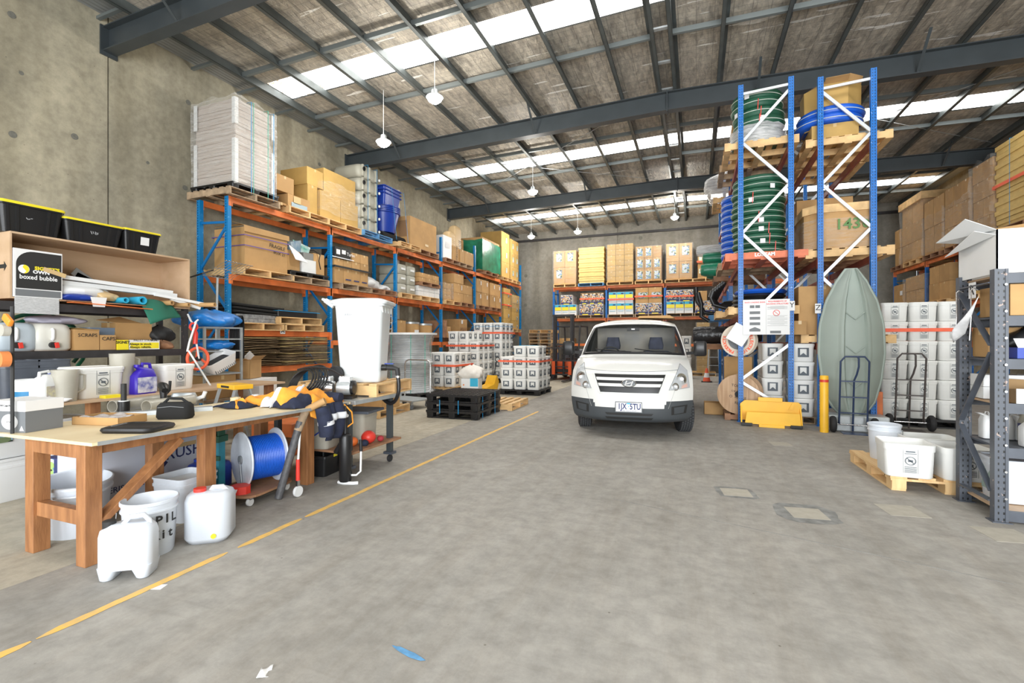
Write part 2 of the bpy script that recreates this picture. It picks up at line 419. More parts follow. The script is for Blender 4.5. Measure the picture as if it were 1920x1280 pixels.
def face_mat(origin,normal,up=(0,0,1),spin=0):
 n=Vector(normal).normalized();u=Vector(up);x=u.cross(n).normalized();y=n.cross(x)
 M_=Matrix(((x.x,y.x,n.x,origin[0]),(x.y,y.y,n.y,origin[1]),(x.z,y.z,n.z,origin[2]),(0,0,0,1)))
 return M_@Matrix.Rotation(spin,4,'Z')
def text(txt,size,origin,normal,m,parent,bold=0.0,spin=0,name='lettering',sx=1.0,**k):
 mb=text_mb(txt,size,bold,**k).xf(face_mat(origin,normal,spin=spin)@Matrix.Diagonal((sx,1,1,1)))
 return part(mb,name,m,parent,smooth=0)
def strip(mb,origin,normal,w_,h,m=0,t=0.002,spin=0,dx=0,dy=0):
 """thin plate lying on a face"""
 q=MB().box(dx-w_/2,dx+w_/2,dy-h/2,dy+h/2,0,t).xf(face_mat(origin,normal,spin=spin))
 return mb.add(q.v,q.f,m)
 # building shell
XL,XR,YB,YF=-9.45,8.2,23.5,-5.0
def zr(x):return 6.62-0.021*abs(x+0.6)
RD,PD=0.42,0.20
def zp(x):return zr(x)+RD+PD
f=MB();f.box(-3.9,XR+.3,YF,YB+.3,-0.2,0);struct(f,'floor',m_floor)
f=MB();f.box(XL-.3,-3.905,YF,YB+.3,-0.2,0.0);struct(f,'floor',m_slab)
y0=fl(0,1262);yl=MB()
pts=[(-3.13,1.2),(-3.10,1.9),(-3.07,2.6),(-3.08,4.0),(-3.10,6.0),(-3.13,9.6)]
segs=[(0.9,1.35),(1.37,2.42),(2.50,3.1),(3.14,9.6)]
for a,b in segs:
 n=max(2,int((b-a)/0.05))
 L_=[];Rr=[]
 for i in range(n+1):
  y=a+(b-a)*i/n;e=min(1,i/2+.3,(n-i)/2+.3)
  L_.append((-3.095-0.028*e+random.uniform(-.004,.004)-.004*(y-3)*.5,y,0.0015));Rr.append((-3.095+0.028*e+random.uniform(-.004,.004)-.004*(y-3)*.5,y,0.0015))
 yl.add(L_+Rr,[(i,n+1+i,n+2+i,i+1)for i in range(n)])
m_line=mat('worn_line_paint',(0.85,0.50,0.10),0.7,c2=(0.62,0.42,0.16),vs_=14)
solo(yl,'floor_line',m_line,'worn yellow line painted along the concrete floor','floor marking',smooth=0)
def blot(px,py,w_,h,rz,m,name,label,cat,n=14,jag=0.15,rect=False):
 c=fl(px,py);mb=MB();vs=[]
 if rect:
  vs=[(-w_/2,-h/2,0),(w_/2,-h/2,0),(w_/2,h/2,0),(-w_/2,h/2,0)]
 else:
  for i in range(n):
   t=2*math.pi*i/n;k=1+random.uniform(-jag,jag);vs.append((w_/2*math.cos(t)*k,h/2*math.sin(t)*k,0))
 mb.add(vs,[tuple(range(len(vs)))])
 return solo(mb,name,m,label,cat,(c.x,c.y,0.0012+random.uniform(0,.0005)),rz,smooth=0)
m_bluemark=mat('blue_floor_paint',(0.10,0.28,0.50),0.7,var=0.2,vs_=20)
blot(766,1225,0.21,0.035,R(-12),m_bluemark,'paint_smear','blue paint smear on the floor near the camera','paint mark',jag=0.12)
m_patch=mat('patch_concrete',(0.40,0.37,0.31),0.9,var=0.08,vs_=12)
m_soot=mat('dark_floor_stain',(0.22,0.22,0.21),0.9,var=0.3,vs_=10)
for px,py,w1,w2,d1,lab in((1380,923,.26,.24,.33,'square floor patch with dark edges nearest the van'),(1512,962,.28,.27,.42,'square floor patch ringed by a black stain'),(1690,957,.30,.3,0,'faint square floor patch in front of the small pallet'),(1885,1003,.30,.3,0,'faint square floor patch beside the grey shelving'),(1463,832,.26,.26,0,'faint square floor patch ahead of the yellow attachment')):
 c=fl(px,py);mb=MB()
 if d1:
  vs=[]
  for i in range(18):
   t=2*math.pi*i/18;k=d1/2*(1.15+random.uniform(-.12,.12))/max(abs(math.cos(t)),abs(math.sin(t)))**.7;vs.append((k*math.cos(t),k*math.sin(t),0))
  mb.add(vs,[tuple(range(18))],1)
 mb.box(-w1/2,w1/2,-w2/2,w2/2,-0.002,0.0012)
 solo(mb,'floor_patch',[m_patch,m_soot],lab,'floor patch',(c.x,c.y,0.001),R(8),smooth=0)
jt=MB()
a,b=fl(1150,935),fl(1900,1095);jt.bar(a,b,0.007,0.002)
solo(jt,'floor_crack',m_soot,'long thin crack running across the floor towards the shelving','crack',smooth=0)
c=fl(480,1272);mb=MB().grid(lambda u,v:(u*.05,v*.07,0.004+.012*math.sin(u*5)*math.sin(v*4)),5,5)
solo(mb,'paper_scrap',m_paper,'crumpled white paper scrap at the bottom edge of the floor','paper',tuple(c),R(30),thick=0.001)
c=fl(297,1100);mb=MB().box(-.035,.035,-.03,.03,0,0.001)
solo(mb,'paper_scrap',m_paper,'small square of pale tape stuck to the floor beside the yellow line','paper',tuple(c),R(20),smooth=0)
HW=7.15
wl=MB()
js=[5.15,11.2,17.25]
ys=[YF]+js+[YB]
for i in range(len(ys)-1):wl.box(XL-.2,XL,ys[i]+.012,ys[i+1]-.012,0,HW)
for y in js:wl.box(XL-.2,XL-.03,y-.012,y+.012,0,HW,1)
m_plug=mat('grout_plug',(0.17,0.165,0.14),0.9,var=0.15,vs_=30);m_joint=mat('joint_sealant',(0.16,0.14,0.12),0.9)
def plug(px,py,r=0.055,side='L'):
 if side=='L':
  y=yX(px,XL);z=zX(px,py,XL);wl.cyl((XL-.01,y,z),(XL+.004,y,z),r,n=14,m=2)
for px,py in((22,28),(24,252),(140,256),(353,192),(277,305),(347,352),(599,308),(40,137)):plug(px,py,0.05 if px not in(277,40)else .03)
struct(wl,'wall_left',[m_wall,m_joint,m_plug])
wb=MB()
xs=[XL,xY(1158,YB),xY(1400,YB),XR]
for i in range(3):wb.box(xs[i]+.01,xs[i+1]-.01,YB,YB+.2,0,HW+.1)
for x in xs[1:3]:wb.box(x-.01,x+.01,YB+.03,YB+.2,0,HW,1)
for px,py in((1106,448),(1201,446),(986,517),(985,572),(1707,490)):x=xY(px,YB);z=zY(px,py,YB);wb.cyl((x,YB+.01,z),(x,YB-.004,z),.09,n=12,m=2)
struct(wb,'wall_back',[m_wallb,m_joint,m_plug])
wr=MB();wr.box(XR,XR+.2,YF,YB,0,HW+.1);struct(wr,'wall_right',m_wall)
wf=MB()
wf.box(XL-.2,-7.9,YF-.2,YF,0,HW+.3);wf.box(-0.9,-0.1,YF-.2,YF,0,HW+.3);wf.box(6.9,XR+.2,YF-.2,YF,0,HW+.3)
wf.box(-7.9,-.9,YF-.2,YF,5.2,HW+.3);wf.box(-.1,6.9,YF-.2,YF,5.2,HW+.3)
struct(wf,'wall_front',m_wall)
BANDS=[(0.9,1.7),(7.72,8.46),(13.93,14.75),(20.2,21.0)]
cu_=[YF]+[q for b in BANDS for q in b]+[YB]
AX=-0.6
roof=MB()
def slope(x0,x1,ya,yb,up,m=0,mb=None):
 (mb or roof).add([(x0,ya,zp(x0)+up),(x1,ya,zp(x1)+up),(x1,yb,zp(x1)+up),(x0,yb,zp(x0)+up)],[(0,3,2,1)],m)
for i in range(0,len(cu_)-1,2):
 for x0,x1 in((-8.72,AX),(AX,7.6)):slope(x0,x1,cu_[i],cu_[i+1],0.0)
roof.box(XL-.2,XR+.2,YF-.2,YB+.2,7.5,7.55,1)
struct(roof,'ceiling',[m_foil,m_corr])
for x0,x1 in((XL,-8.72),(7.6,XR)):
 cr=MB()
 cr.grid(lambda u,v:(x0+(x1-x0)*u,YF+(YB-YF)*v,zp(x0+(x1-x0)*u)+.02+.018*math.sin((x0+(x1-x0)*u)/.085*2*math.pi)),60,1)
 struct(cr,'ceiling',m_corr,smooth=80)
for i,(ya,yb)in enumerate(BANDS):
 sk=MB()
 for x0,x1 in((-8.72,AX),(AX,7.6)):slope(x0,x1,ya,yb,0.03,0,sk)
 struct(sk,'window_%d'%(i+1),m_sky1 if i==1 else m_sky)
nt_=[0]
def trim(mb,m,smooth=0):
 nt_[0]+=1;return struct(mb,'trim_%d'%nt_[0],m,smooth)
RY=[-0.95,5.15,11.2,17.25]
for y in RY:
 r=MB()
 for xa,xb in((XL,AX),(AX,XR)):
  for dz,w_,h in((0.009,.20,.018),(RD-.009,.20,.018)):
   r.add([(xa,y-w_/2,zr(xa)+dz-h/2),(xb,y-w_/2,zr(xb)+dz-h/2),(xb,y+w_/2,zr(xb)+dz-h/2),(xa,y+w_/2,zr(xa)+dz-h/2),(xa,y-w_/2,zr(xa)+dz+h/2),(xb,y-w_/2,zr(xb)+dz+h/2),(xb,y+w_/2,zr(xb)+dz+h/2),(xa,y+w_/2,zr(xa)+dz+h/2)],[(0,3,2,1),(4,5,6,7),(0,1,5,4),(2,3,7,6),(3,0,4,7),(1,2,6,5)])
  r.add([(xa,y-.006,zr(xa)),(xb,y-.006,zr(xb)),(xb,y-.006,zr(xb)+RD),(xa,y-.006,zr(xa)+RD),(xa,y+.006,zr(xa)),(xb,y+.006,zr(xb)),(xb,y+.006,zr(xb)+RD),(xa,y+.006,zr(xa)+RD)],[(0,1,2,3),(7,6,5,4)])
 r.box(XL,XL+.03,y-.13,y+.13,zr(XL)-.06,zr(XL)+RD+.02);r.box(XR-.03,XR,y-.13,y+.13,zr(XR)-.06,zr(XR)+RD+.02)
 r.box(AX-.012,AX+.012,y-.11,y+.11,zr(AX)-.03,zr(AX)+RD+.03)
 for x in(-7.6,-3.7,1.2,3.9,6.6):
  r.bar((x,y-.07,zr(x)+.03),(x,y-.62,zr(x)+RD+.12),.05,.006)
  r.cyl((x,y-.09,zr(x)+.03),(x,y-.04,zr(x)+.03),.016,n=8)
 trim(r,m_grey)
PX=[-8.72,-7.72,-6.68,-5.66,-4.66,-3.64,-2.62,-1.6,-.78,-.40,.48,1.5,2.53,3.57,4.6,5.6,6.6,7.6]
for x in PX:
 p=MB();z=zr(x)+RD;s_=1 if x<AX else -1
 p.box(x-.004,x+.004,YF,YB,z,z+PD);p.box(min(x,x+s_*.07),max(x,x+s_*.07),YF,YB,z,z+.006)
 p.box(min(x,x-s_*.07),max(x,x-s_*.07),YF,YB,z+PD-.008,z+PD-.002)
 p.box(min(x+s_*.066,x+s_*.07),max(x+s_*.066,x+s_*.07),YF,YB,z,z+.02)
 trim(p,m_purlin)
for ya,yb in zip(RY+[YB],RY[1:]+[YB]):
 if yb<=ya:continue
 for k in(1,2):
  y=ya+(yb-ya)*k/3
  for xa,xb in((PX[0],PX[8]),(PX[9],PX[-1])):
   g=MB();g.bar((xa,y,zr(xa)+RD+.10),(xb,y,zr(xb)+RD+.10),.06,.09);trim(g,m_bridge)
for x in(AX,):
 g=MB()
 for i in range(22):
  y=-1+i*1.1;g.box(PX[8],PX[9],y-.04,y+.04,zr(x)+RD+.02,zr(x)+RD+.05)
 trim(g,m_galv)
e=MB()
for i in range(18):
 y=5.6+i*1.02 if i<17 else 5.0
 e.bar((XL,y,zr(XL)+RD+.10),(-8.72,y,zr(-8.72)+RD+.10),.06,.05)
trim(e,m_bridge)
e=MB();e.box(XL,XR,YB-.12,YB,6.62,6.72);trim(e,m_blacksteel)
for(a,b)in(((-8.7,11.4,6.95),(-1.2,17.0,7.0)),((-8.7,17.0,6.95),(-1.2,11.4,7.0)),((.6,11.4,7.0),(7.6,17.0,6.95)),((.6,17.0,7.0),(7.6,11.4,6.95))):
 g=MB().cyl(a,b,.008,n=6);trim(g,m_galv)
dpp=MB();y=yX(748,XL+.12);dpp.cyl((XL+.072,y,0),(XL+.072,y,zX(748,357,XL+.1)),.064,n=16)
z=zX(748,357,XL+.1);dpp.cyl((XL+.072,y,z-.1),(XL+.072,y,z-.03),.070,n=16)
solo(dpp,'downpipe',m_duct,'white round drainpipe on the left wall behind the rack','pipe')
# pendant lamps
def mk_lamp():
 t=thing('pendant_lamp','x','lamp')
 part(MB().lathe([(.02,.16),(.06,.15),(.075,.07),(.16,.02),(.165,.0)],n=24,caps=False),'lamp_shade',m_galv,t)
 part(MB().lathe([(.001,-.11),(.07,-.10),(.125,-.06),(.15,-.01),(.15,.01)],n=20,caps=False),'diffuser',m_lamp,t)
 part(MB().cyl((0,0,.15),(0,0,1.25),.006,n=6),'cable',m_whitep,t)
 return t
LP=Proto(mk_lamp)
for px,py,Y,lab in((719,266,8.9,'glowing pendant lamp above the front of the left rack'),(815,183,8.2,'glowing pendant lamp nearest the camera under the first skylight'),(999,359,14.4,'glowing pendant lamp under the second skylight'),(996,443,20.5,'far glowing pendant lamp beside the back wall corner'),(1083,434,20.6,'glowing pendant lamp above the tallest back rack pallets'),(1265,407,20.8,'glowing pendant lamp just left of the tall blue frames')):
 x=xY(px,Y);z=zY(px,py,Y);o=LP((x,Y,z),0,lab)
 ch=[c_ for c_ in bpy.data.objects if c_.parent==o and c_.name.startswith('cable')][0]
 ch.scale.z=(zp(x)-z)/1.27
 l=bpy.data.lights.new('lamp_light','POINT');l.energy=60;l.shadow_soft_size=.12;l.color=(1,.96,.88)
 lo=bpy.data.objects.new('lamp_light',l);col.objects.link(lo);lo.location=(0,0,-.32);lo.parent=o
 # pallet racks
RK=[]
def axes(face,X0):
 if face=='L':return(lambda a,d,z:(X0-d,a,z)),(1,0,0),1
 if face=='R':return(lambda a,d,z:(X0+d,a,z)),(-1,0,0),-1
 return(lambda a,d,z:(a,X0+d,z)),(0,-1,0),1
def tbox(T,a0,a1,d0,d1,z0,z1,mb,m=0):
 p=T(a0,d0,z0);q=T(a1,d1,z1)
 return mb.box(min(p[0],q[0]),max(p[0],q[0]),min(p[1],q[1]),max(p[1],q[1]),z0,z1,m)
def post_mesh(name,h,m,w_=.085,d=.075):
 mb=MB();a=w_/2;b=d/2;t=.012
 mb.prism([(-a,-b),(-a+.02,-b),(-a+.02,-b+.006),(a-.02,-b+.006),(a-.02,-b),(a,-b),(a,b),(a-.02,b),(a-.02,b-t),(-a+.02,b-t),(-a+.02,b),(-a,b)],0,h)
 mb.box(-a-.02,a+.02,-b-.02,b+.02,0,.008)
 return mb.mesh(name,m,0)
def frame(root,T,a,depth,h,mup,mbr,first_low=.46,pitch=.81,flip=False,low=False):
 fr=bpy.data.objects.new('upright_frame',None);col.objects.link(fr);fr.parent=root
 me=post_mesh('post',h,mup)
 for d in(.04,depth-.04):link('post',me,fr,T(a,d,0))
 if low:
  for(e,z0,g,z1)in((.06,.79,depth-.06,1.43),(.06,.73,depth-.06,.24)):part(MB().bar(T(a,e,z0),T(a,g,z1),.025,.05),'lower_brace',mbr,fr,0)
 br=MB();z=first_low;k=1 if flip else 0
 ends=[(.06,depth-.06),(depth-.06,.06)]
 part(MB().bar(T(a,.06,.18),T(a,depth-.06,.18),.03,.045),'bottom_brace',mbr,fr,0)
 while z+pitch<h-.1:
  e=ends[k%2];br.bar(T(a,e[0],z),T(a,e[1],z+pitch),.025,.05);z+=pitch;k+=1
 e=ends[k%2];br.bar(T(a,.06,z+.05),T(a,depth-.06,z+.09),.025,.045)
 part(br,'brace',mbr,fr,0)
def beam(root,T,a0,a1,d,z,m,hgt=.115):
 b=MB();tbox(T,a0+.045,a1-.045,d-.025,d+.025,z-hgt,z,b)
 s_=-1 if d<.3 else 1
 for a in(a0+.045,a1-.045):
  tbox(T,a-.003,a+.003,d-.045,d+.045,z-.19,z-.004,b)
  tbox(T,a0-.02 if a<(a0+a1)/2 else a-.02,a+.02 if a<(a0+a1)/2 else a1+.02,d+s_*.034,d+s_*.045,z-.19,z-.004,b)
 part(b,'beam',m,root,0)
def rack(label,face,X0,frames,depth,heights,bays,mup,mbr,mbeam,group=None,loc=None,**kw):
 T,n,s_=axes(face,X0)
 root=thing('pallet_rack',label,'pallet rack',(0,0,0),group=group);RK.append((T,frames,heights))
 for a,h in zip(frames,heights):frame(root,T,a,depth,h,mup,mbr,**kw)
 for i,lv in enumerate(bays):
  for z in lv:
   for d in(.04,depth-.04):beam(root,T,frames[i],frames[i+1],d,z,mbeam)
 return root
LF=[6.5,9.2,11.9,14.6,17.3,20.0,22.65]
rack('long blue and orange pallet rack along the left wall','L',-8.26,LF,.84,[4.24,4.24,4.24,5.1,5.3,4.24,5.3],[(.95,1.70,2.77,4.25),(1.5,2.77,4.25),(1.45,2.77,4.25),(1.45,2.77,4.25),(1.45,2.77,4.25),(1.9,4.25)],m_blueup,m_bluebr,m_orange)
BF=[-6.45,-3.9,-1.3,1.3,3.9]
rack('blue and orange pallet rack across the back wall','B',22.3,BF,.84,[4.04]*5,[(1.35,2.55,4.05)]*4,m_blueup2,m_bluebr,m_orange)
RFr=[22.25,19.55,16.85,14.15,11.45,8.75]
rack('blue and orange pallet rack along the right wall','R',7.05,RFr[::-1],.84,[4.09]*6,[(1.5,2.6,4.1)]*5,m_blueup2,m_bluebr,m_orange)
PY=9.73
YFr=[PY,12.43,15.13,17.83]
m_bracewhite=mat('galvanised_brace',(0.62,0.64,0.66),0.4,0.3)
YX0,YX1,ZX0,ZX1=.73,1.62,1.99,2.84
TY=lambda a,d,z:(YX0+d,a,z)
rt=thing('pallet_rack','tall blue rack with white bracing holding green hose coils, signed Y','pallet rack')
for a in YFr:frame(rt,TY,a,YX1-YX0,6.2,m_blueup2,m_bracewhite,first_low=1.79,pitch=.84,low=True)
for i in range(3):
 for z in(1.98,2.98,5.05):
  for d in(.04,YX1-YX0-.04):beam(rt,TY,YFr[i],YFr[i+1],d,z,m_redbeam)
TZ=lambda a,d,z:(ZX0+d,a,z)
rt=thing('pallet_rack','tall blue rack behind the upright hull, signed Z','pallet rack')
for a in YFr:frame(rt,TZ,a,ZX1-ZX0,6.1,m_blueup2,m_bracewhite,first_low=.99,pitch=.81)
for i in range(3):
 for z in(1.45,2.95,4.92):
  for d in(.04,ZX1-ZX0-.04):beam(rt,TZ,YFr[i],YFr[i+1],d,z,m_redbeam)
  # pallets
def mk_pallet(m,lx=1.165,ly=1.165):
 def f():
  t=thing('pallet','x','pallet')
  for y in(-ly/2+.02,0,ly/2-.02):part(MB().box(-lx/2,lx/2,y-.02,y+.02,.018,.128),'bearer',m,t,0)
  d=MB();n=7
  for i in range(n):
   x=-lx/2+.05+(lx-.1)*i/(n-1);d.box(x-.05,x+.05,-ly/2,ly/2,.13,.148)
  part(d,'deck_boards',m,t,0)
  d=MB()
  for x in(-lx/2+.05,0,lx/2-.05):d.box(x-.05,x+.05,-ly/2,ly/2,0,.017)
  part(d,'base_boards',m,t,0);return t
 return f
m_bluewood=mat('blue_painted_wood',(0.10,0.27,0.50),0.7,var=0.2,vs_=8)
m_redwood=mat('red_painted_wood',(0.72,0.20,0.10),0.6,var=0.12,vs_=8)
m_whitewood=mat('white_painted_wood',(0.75,0.72,0.66),0.7,var=0.1,vs_=8)
P_pine,P_old,P_dark,P_blue,P_red,P_white=[Proto(mk_pallet(m))for m in(m_pine,m_oldwood,m_darkwood,m_bluewood,m_redwood,m_whitewood)]
for P in(P_pine,P_old,P_dark,P_blue,P_red,P_white):P.lift=.003
PH=.15
PCOL={id(P_pine):'pale wooden',id(P_old):'weathered wooden',id(P_dark):'dark brown wooden',id(P_blue):'blue painted wooden',id(P_red):'red painted wooden',id(P_white):'whitish wooden'}
def clr(T,a0,a1,z,move=False):
 """keep a load clear of the uprights it would cross"""
 for T0,fr,hs in RK:
  u,v=T0(0,0,0),T(0,0,0);w2=T0(1,0,0)
  if abs((u[0]-v[0])if w2[1]else(u[1]-v[1]))>.12 or(w2[1]==1)!=(T(1,0,0)[1]-T(0,0,0)[1]==1):continue
  for a,h in zip(fr,hs):
   lo,hi=a-.068,a+.068
   if z<h-.02 and a0<hi and a1>lo:
    left=(a0+a1)/2<a
    if move:s_=(lo-a1)if left else(hi-a0);return a0+s_,a1+s_
    if left:a1=max(a0+.05,lo)
    else:a0=min(a1-.05,hi)
 return a0,a1
def pal(P,face,X0,a,z,where,w_=1.165,dd=.52):
 a0,a1=clr(axes(face,X0)[0],a-w_/2,a+w_/2,z,True);a=(a0+a1)/2
 T,n,s_=axes(face,X0);rz=0 if face in'LR' else R(90)
 return P(T(a,dd,z),rz,'%s pallet %s'%(PCOL[id(P)],where),scale=(1,w_/1.165,1))
 # cartons
CM={}
def carton_mesh(dx,dy,dz,m,tape=True,kind=0):
 key=(round(dx,2),round(dy,2),round(dz,2),m.name,tape,kind)
 if key in CM:return CM[key]
 rr=random.Random(hash(key[:3]));mb=MB();a,b=dx/2,dy/2
 j=lambda:rr.uniform(-.004,.004)
 n=3
 def face(P,Q,S,lim=.006):
  P,Q,S=Vector(P),Vector(Q),Vector(S);N_=(Q-P).cross(S-P).normalized()
  mb.grid(lambda u,v:tuple(P+(Q-P)*u+(S-P)*v+N_*(lim*16*u*(1-u)*v*(1-v)*rr.uniform(.2,.6))),n,n)
 face((-a,-b,0),(a,-b,0),(-a,-b,dz));face((a,-b,0),(a,b,0),(a,-b,dz));face((a,b,0),(-a,b,0),(a,b,dz))
 face((-a,b,0),(-a,-b,0),(-a,b,dz));face((-a,-b,dz),(a,-b,dz),(-a,b,dz),0);mb.add([(-a,-b,0),(a,-b,0),(a,b,0),(-a,b,0)],[(0,3,2,1)])
 if m.name=='bright_yellow_board':
  k=.022;mb=MB();mb.box(-a+k,a-k,-b+k,b-k,0,dz);mb.box(-a,a,-b,b,dz*.52,dz)
 if tape:
  t=.025
  if dx>=dy:
   mb.box(-a-.002,a+.002,-t,t,dz-.06,dz+.001,1);mb.box(-a-.002,a+.002,-.0015,.0015,dz,dz+.002,2)
  else:
   mb.box(-t,t,-b-.002,b+.002,dz-.06,dz+.001,1);mb.box(-.0015,.0015,-b-.002,b+.002,dz,dz+.002,2)
 me=mb.mesh('carton',[m,m_tape,m_boardin],30);CM[key]=me;return me
def carton(T,a0,a1,d0,d1,z0,z1,label,m=None,cat='carton',group=None,rot=0,name='carton',tape=True):
 a0,a1=clr(T,a0,a1,z0);z0+=.003
 p=T(a0,d0,z0);q=T(a1,d1,z1)
 dx,dy=abs(q[0]-p[0]),abs(q[1]-p[1])
 me=carton_mesh(dx,dy,z1-z0,m or m_board,tape)
 o=link(name,me,None,((p[0]+q[0])/2,(p[1]+q[1])/2,z0),rot);o['label']=label;o['category']=cat
 if group:o['group']=group
 o['_d']=(dx,dy,z1-z0);return o
def fin():
 for o in bpy.data.objects:
  if'_d' in o:del o['_d']
def sticker(o,n,w_,h,m,u=0.0,v=0.5,name='picture_label',off=.013,spin=0):
 """flat label on the face of o whose outward normal is n; u,v = place on that face (u from -.5 to .5)"""
 dx,dy,dz=o['_d'];n=Vector(n);x=Vector((0,0,1)).cross(n)
 hw=dx/2 if abs(n.x)>.5 else dy/2;fw=dy if abs(n.x)>.5 else dx
 og=n*(hw+off)+x*(u*fw)+Vector((0,0,v*dz))
 mb=MB();strip(mb,og,n,w_,h,0,.002,spin);return part(mb,name,m,o,0)
COLW={1:[''],2:['left','right'],3:['left','middle','right'],4:['far left','mid left','mid right','far right'],5:['far left','mid left','middle','mid right','far right']}
def roww(n):return{1:[''],2:['lower','upper'],3:['bottom','middle-row','top'],4:['bottom','second-row','third-row','top']}.get(n)or['bottom']+['row-%s'%q for q in('two','three','four','five','six','seven','eight','nine')[:n-2]]+['top']
def cstack(face,X0,a0,a1,z0,na,nz,h,desc,d0=.02,depth=1.05,m=None,nd=1,st=None,group=None,skip=(),cat='carton',name='carton',jit=.012,tape=True):
 """cartons in columns and rows; labels name row and column as seen from the aisle"""
 T,n,s_=axes(face,X0);w_=(a1-a0)/na;out=[];dp=depth/nd
 for r in range(nz):
  for c in range(na):
   for k in range(nd):
    cc=c if s_>0 else na-1-c
    if(c,r)in skip:continue
    aa=a0+cc*w_
    pos=' '.join(x for x in(roww(nz)[r],COLW[na][c],'rear' if k else'')if x)
    dj=random.uniform(-jit,jit)
    dj=max(dj,-d0+.0)if k==0 else dj
    o=carton(T,aa+.007,aa+w_-.007,d0+k*dp+dj+.004,d0+(k+1)*dp-.005,z0+r*h,z0+(r+1)*h-.004,(pos+' '+desc).strip(),m,cat,group,name=name,tape=tape)
    if st and k==0:st(o,n,c,r)
    out.append(o)
 return out
def wrap(face,X0,a0,a1,z0,z1,label,d0=.0,depth=1.09,m=None,amp=.012,top=True,cat='stretch wrap',rag=.03):
 T,n,s_=axes(face,X0);rr=random.Random(int(a0*100+z0*7));mb=MB()
 e=.03;per=[(a0-e,d0-e),(a1+e,d0-e),(a1+e,d0+depth+e),(a0-e,d0+depth+e)]
 pts=[]
 for i in range(4):
  p,q=per[i],per[(i+1)%4]
  for k in range(6):pts.append((p[0]+(q[0]-p[0])*k/6,p[1]+(q[1]-p[1])*k/6))
 N_=len(pts);nv=7
 ca,cdp=(a0+a1)/2,d0+depth/2
 vs=[]
 for j in range(nv+1):
  for(a,d)in pts:
   k=1+rr.uniform(0,amp)/.5
   zz=z0+.045+(z1-z0-.04)*j/nv+(rr.uniform(-rag,rag)if j in(0,nv)else 0)
   vs.append(T(ca+(a-ca)*k,cdp+(d-cdp)*k,zz))
 mb.add(vs,[(j*N_+i,j*N_+(i+1)%N_,(j+1)*N_+(i+1)%N_,(j+1)*N_+i)for j in range(nv)for i in range(N_)])
 return solo(mb,'stretch_wrap',m or m_film,label,cat,smooth=60)
def straps(face,X0,a0,a1,z,label,m=None,d0=0,depth=1.07,h=.045,sag=0.0,cat='strap',name='load_strap'):
 T,n,s_=axes(face,X0);mb=MB();e=.028;t=.003
 for(A,D,B_,E_)in((a0-e,d0-e,a1+e,d0-e),(a1+e,d0-e,a1+e,d0+depth+e),(a1+e,d0+depth+e,a0-e,d0+depth+e),(a0-e,d0+depth+e,a0-e,d0-e)):
  mb.bar(T(A,D,z),T(B_,E_,z+sag),t,h)
 return solo(mb,name,m or m_redstrap,label,cat,smooth=0)
def vstrap(face,X0,a,z0,z1,label,m,w_=.012,d=-.03,name='load_strap',lean=0):
 T,n,s_=axes(face,X0);mb=MB()
 mb.bar(T(a,d,z0),T(a+lean,d,z1),w_,.004,up=n);mb.bar(T(a+lean,d,z1),T(a+lean,1.08,z1+.01),w_,.004)
 return solo(mb,name,m,label,'strap',smooth=0)
LX0=-8.2
def La(px):return yX(px,LX0)
def Lz(px,py):return zX(px,py,LX0)
Z1,Z2,Z3,Z4=.95,1.70,2.77,4.25
pal(P_old,'L',LX0,La(438)+.45,Z4,'under the tall wrapped load at the near end of the rack')
bp=P_bp=None
def mk_bpallet():
 t=thing('plastic_pallet','x','pallet')
 d=MB();d.box(-.58,.58,-.58,.58,.118,.124)
 for i in range(13):
  q=-.56+i*1.12/12;d.box(q-.012,q+.012,-.58,.58,.124,.148);d.box(-.58,.58,q-.012,q+.012,.124,.144)
 d.box(-.58,.58,-.585,-.575,.105,.15);d.box(-.58,.58,.575,.585,.105,.15);d.box(-.585,-.575,-.58,.58,.105,.15);d.box(.575,.585,-.58,.58,.105,.15)
 part(d,'deck',m_black,t,0)
 for x in(-.5,0,.5):
  for y in(-.5,0,.5):part(MB().rloft([(.02,.15,.15,.03),(.115,.17,.17,.03)],(x,y,0)),'foot_block',m_black,t,40)
 s=MB()
 for y in(-.5,0,.5):s.box(-.58,.58,y-.055,y+.055,0,.022)
 for x in(-.5,0,.5):s.box(x-.055,x+.055,-.58,.58,0,.022)
 part(s,'skids',m_black,t,0);return t
P_black=Proto(mk_bpallet);P_black.lift=.004
P_black((LX0-.56,La(438)+.50,Z4+PH),0,'black plastic pallet under the tall wrapped load of grey sheets',scale=(1,.92,.8))
m_sheetg=mat('taupe_sheet_edges',(0.52,0.45,0.40),0.55,var=0.08,vs_=3,stretch=(.6,.6,60))
a0,a1=La(440),La(514);zb=Z4+.27;zt=Lz(440,180)
T,_,_=axes('L',LX0)
t=thing('wrapped_sheet_stack','tall shrink-wrapped stack of grey sheets with white edge boards atop the rack','wrapped load')
mb=MB();zm=zb+(zt-zb)*.52;n_=26
for i in range(n_):
 za=zb+(zt-zb)*i/n_;o_=random.uniform(-.008,.008)+(.02 if za>zm else 0)
 tbox(T,a0+.02+o_,a1-.02-o_-(.03 if za>zm else 0),.01+abs(o_),1.12,za,za+(zt-zb)/n_-.004,mb)
part(mb,'sheets',m_sheetg,t,0)
mb=MB()
for(z0,z1)in((zb,zm),(zm+.28,zt)):
 for(a,d)in((a0,0),(a1,0),(a0,1.10),(a1,1.10)):
  s1=.07
  tbox(T,a-.006,a+.006,d if d<.5 else d-s1,d+s1 if d<.5 else d+.02,z0,z1,mb);tbox(T,min(a,a+(s1 if a==a0 else -s1)),max(a,a+(s1 if a==a0 else -s1)),d-.012,d,z0,z1,mb)
part(mb,'edge_board',m_whitep,t,0)
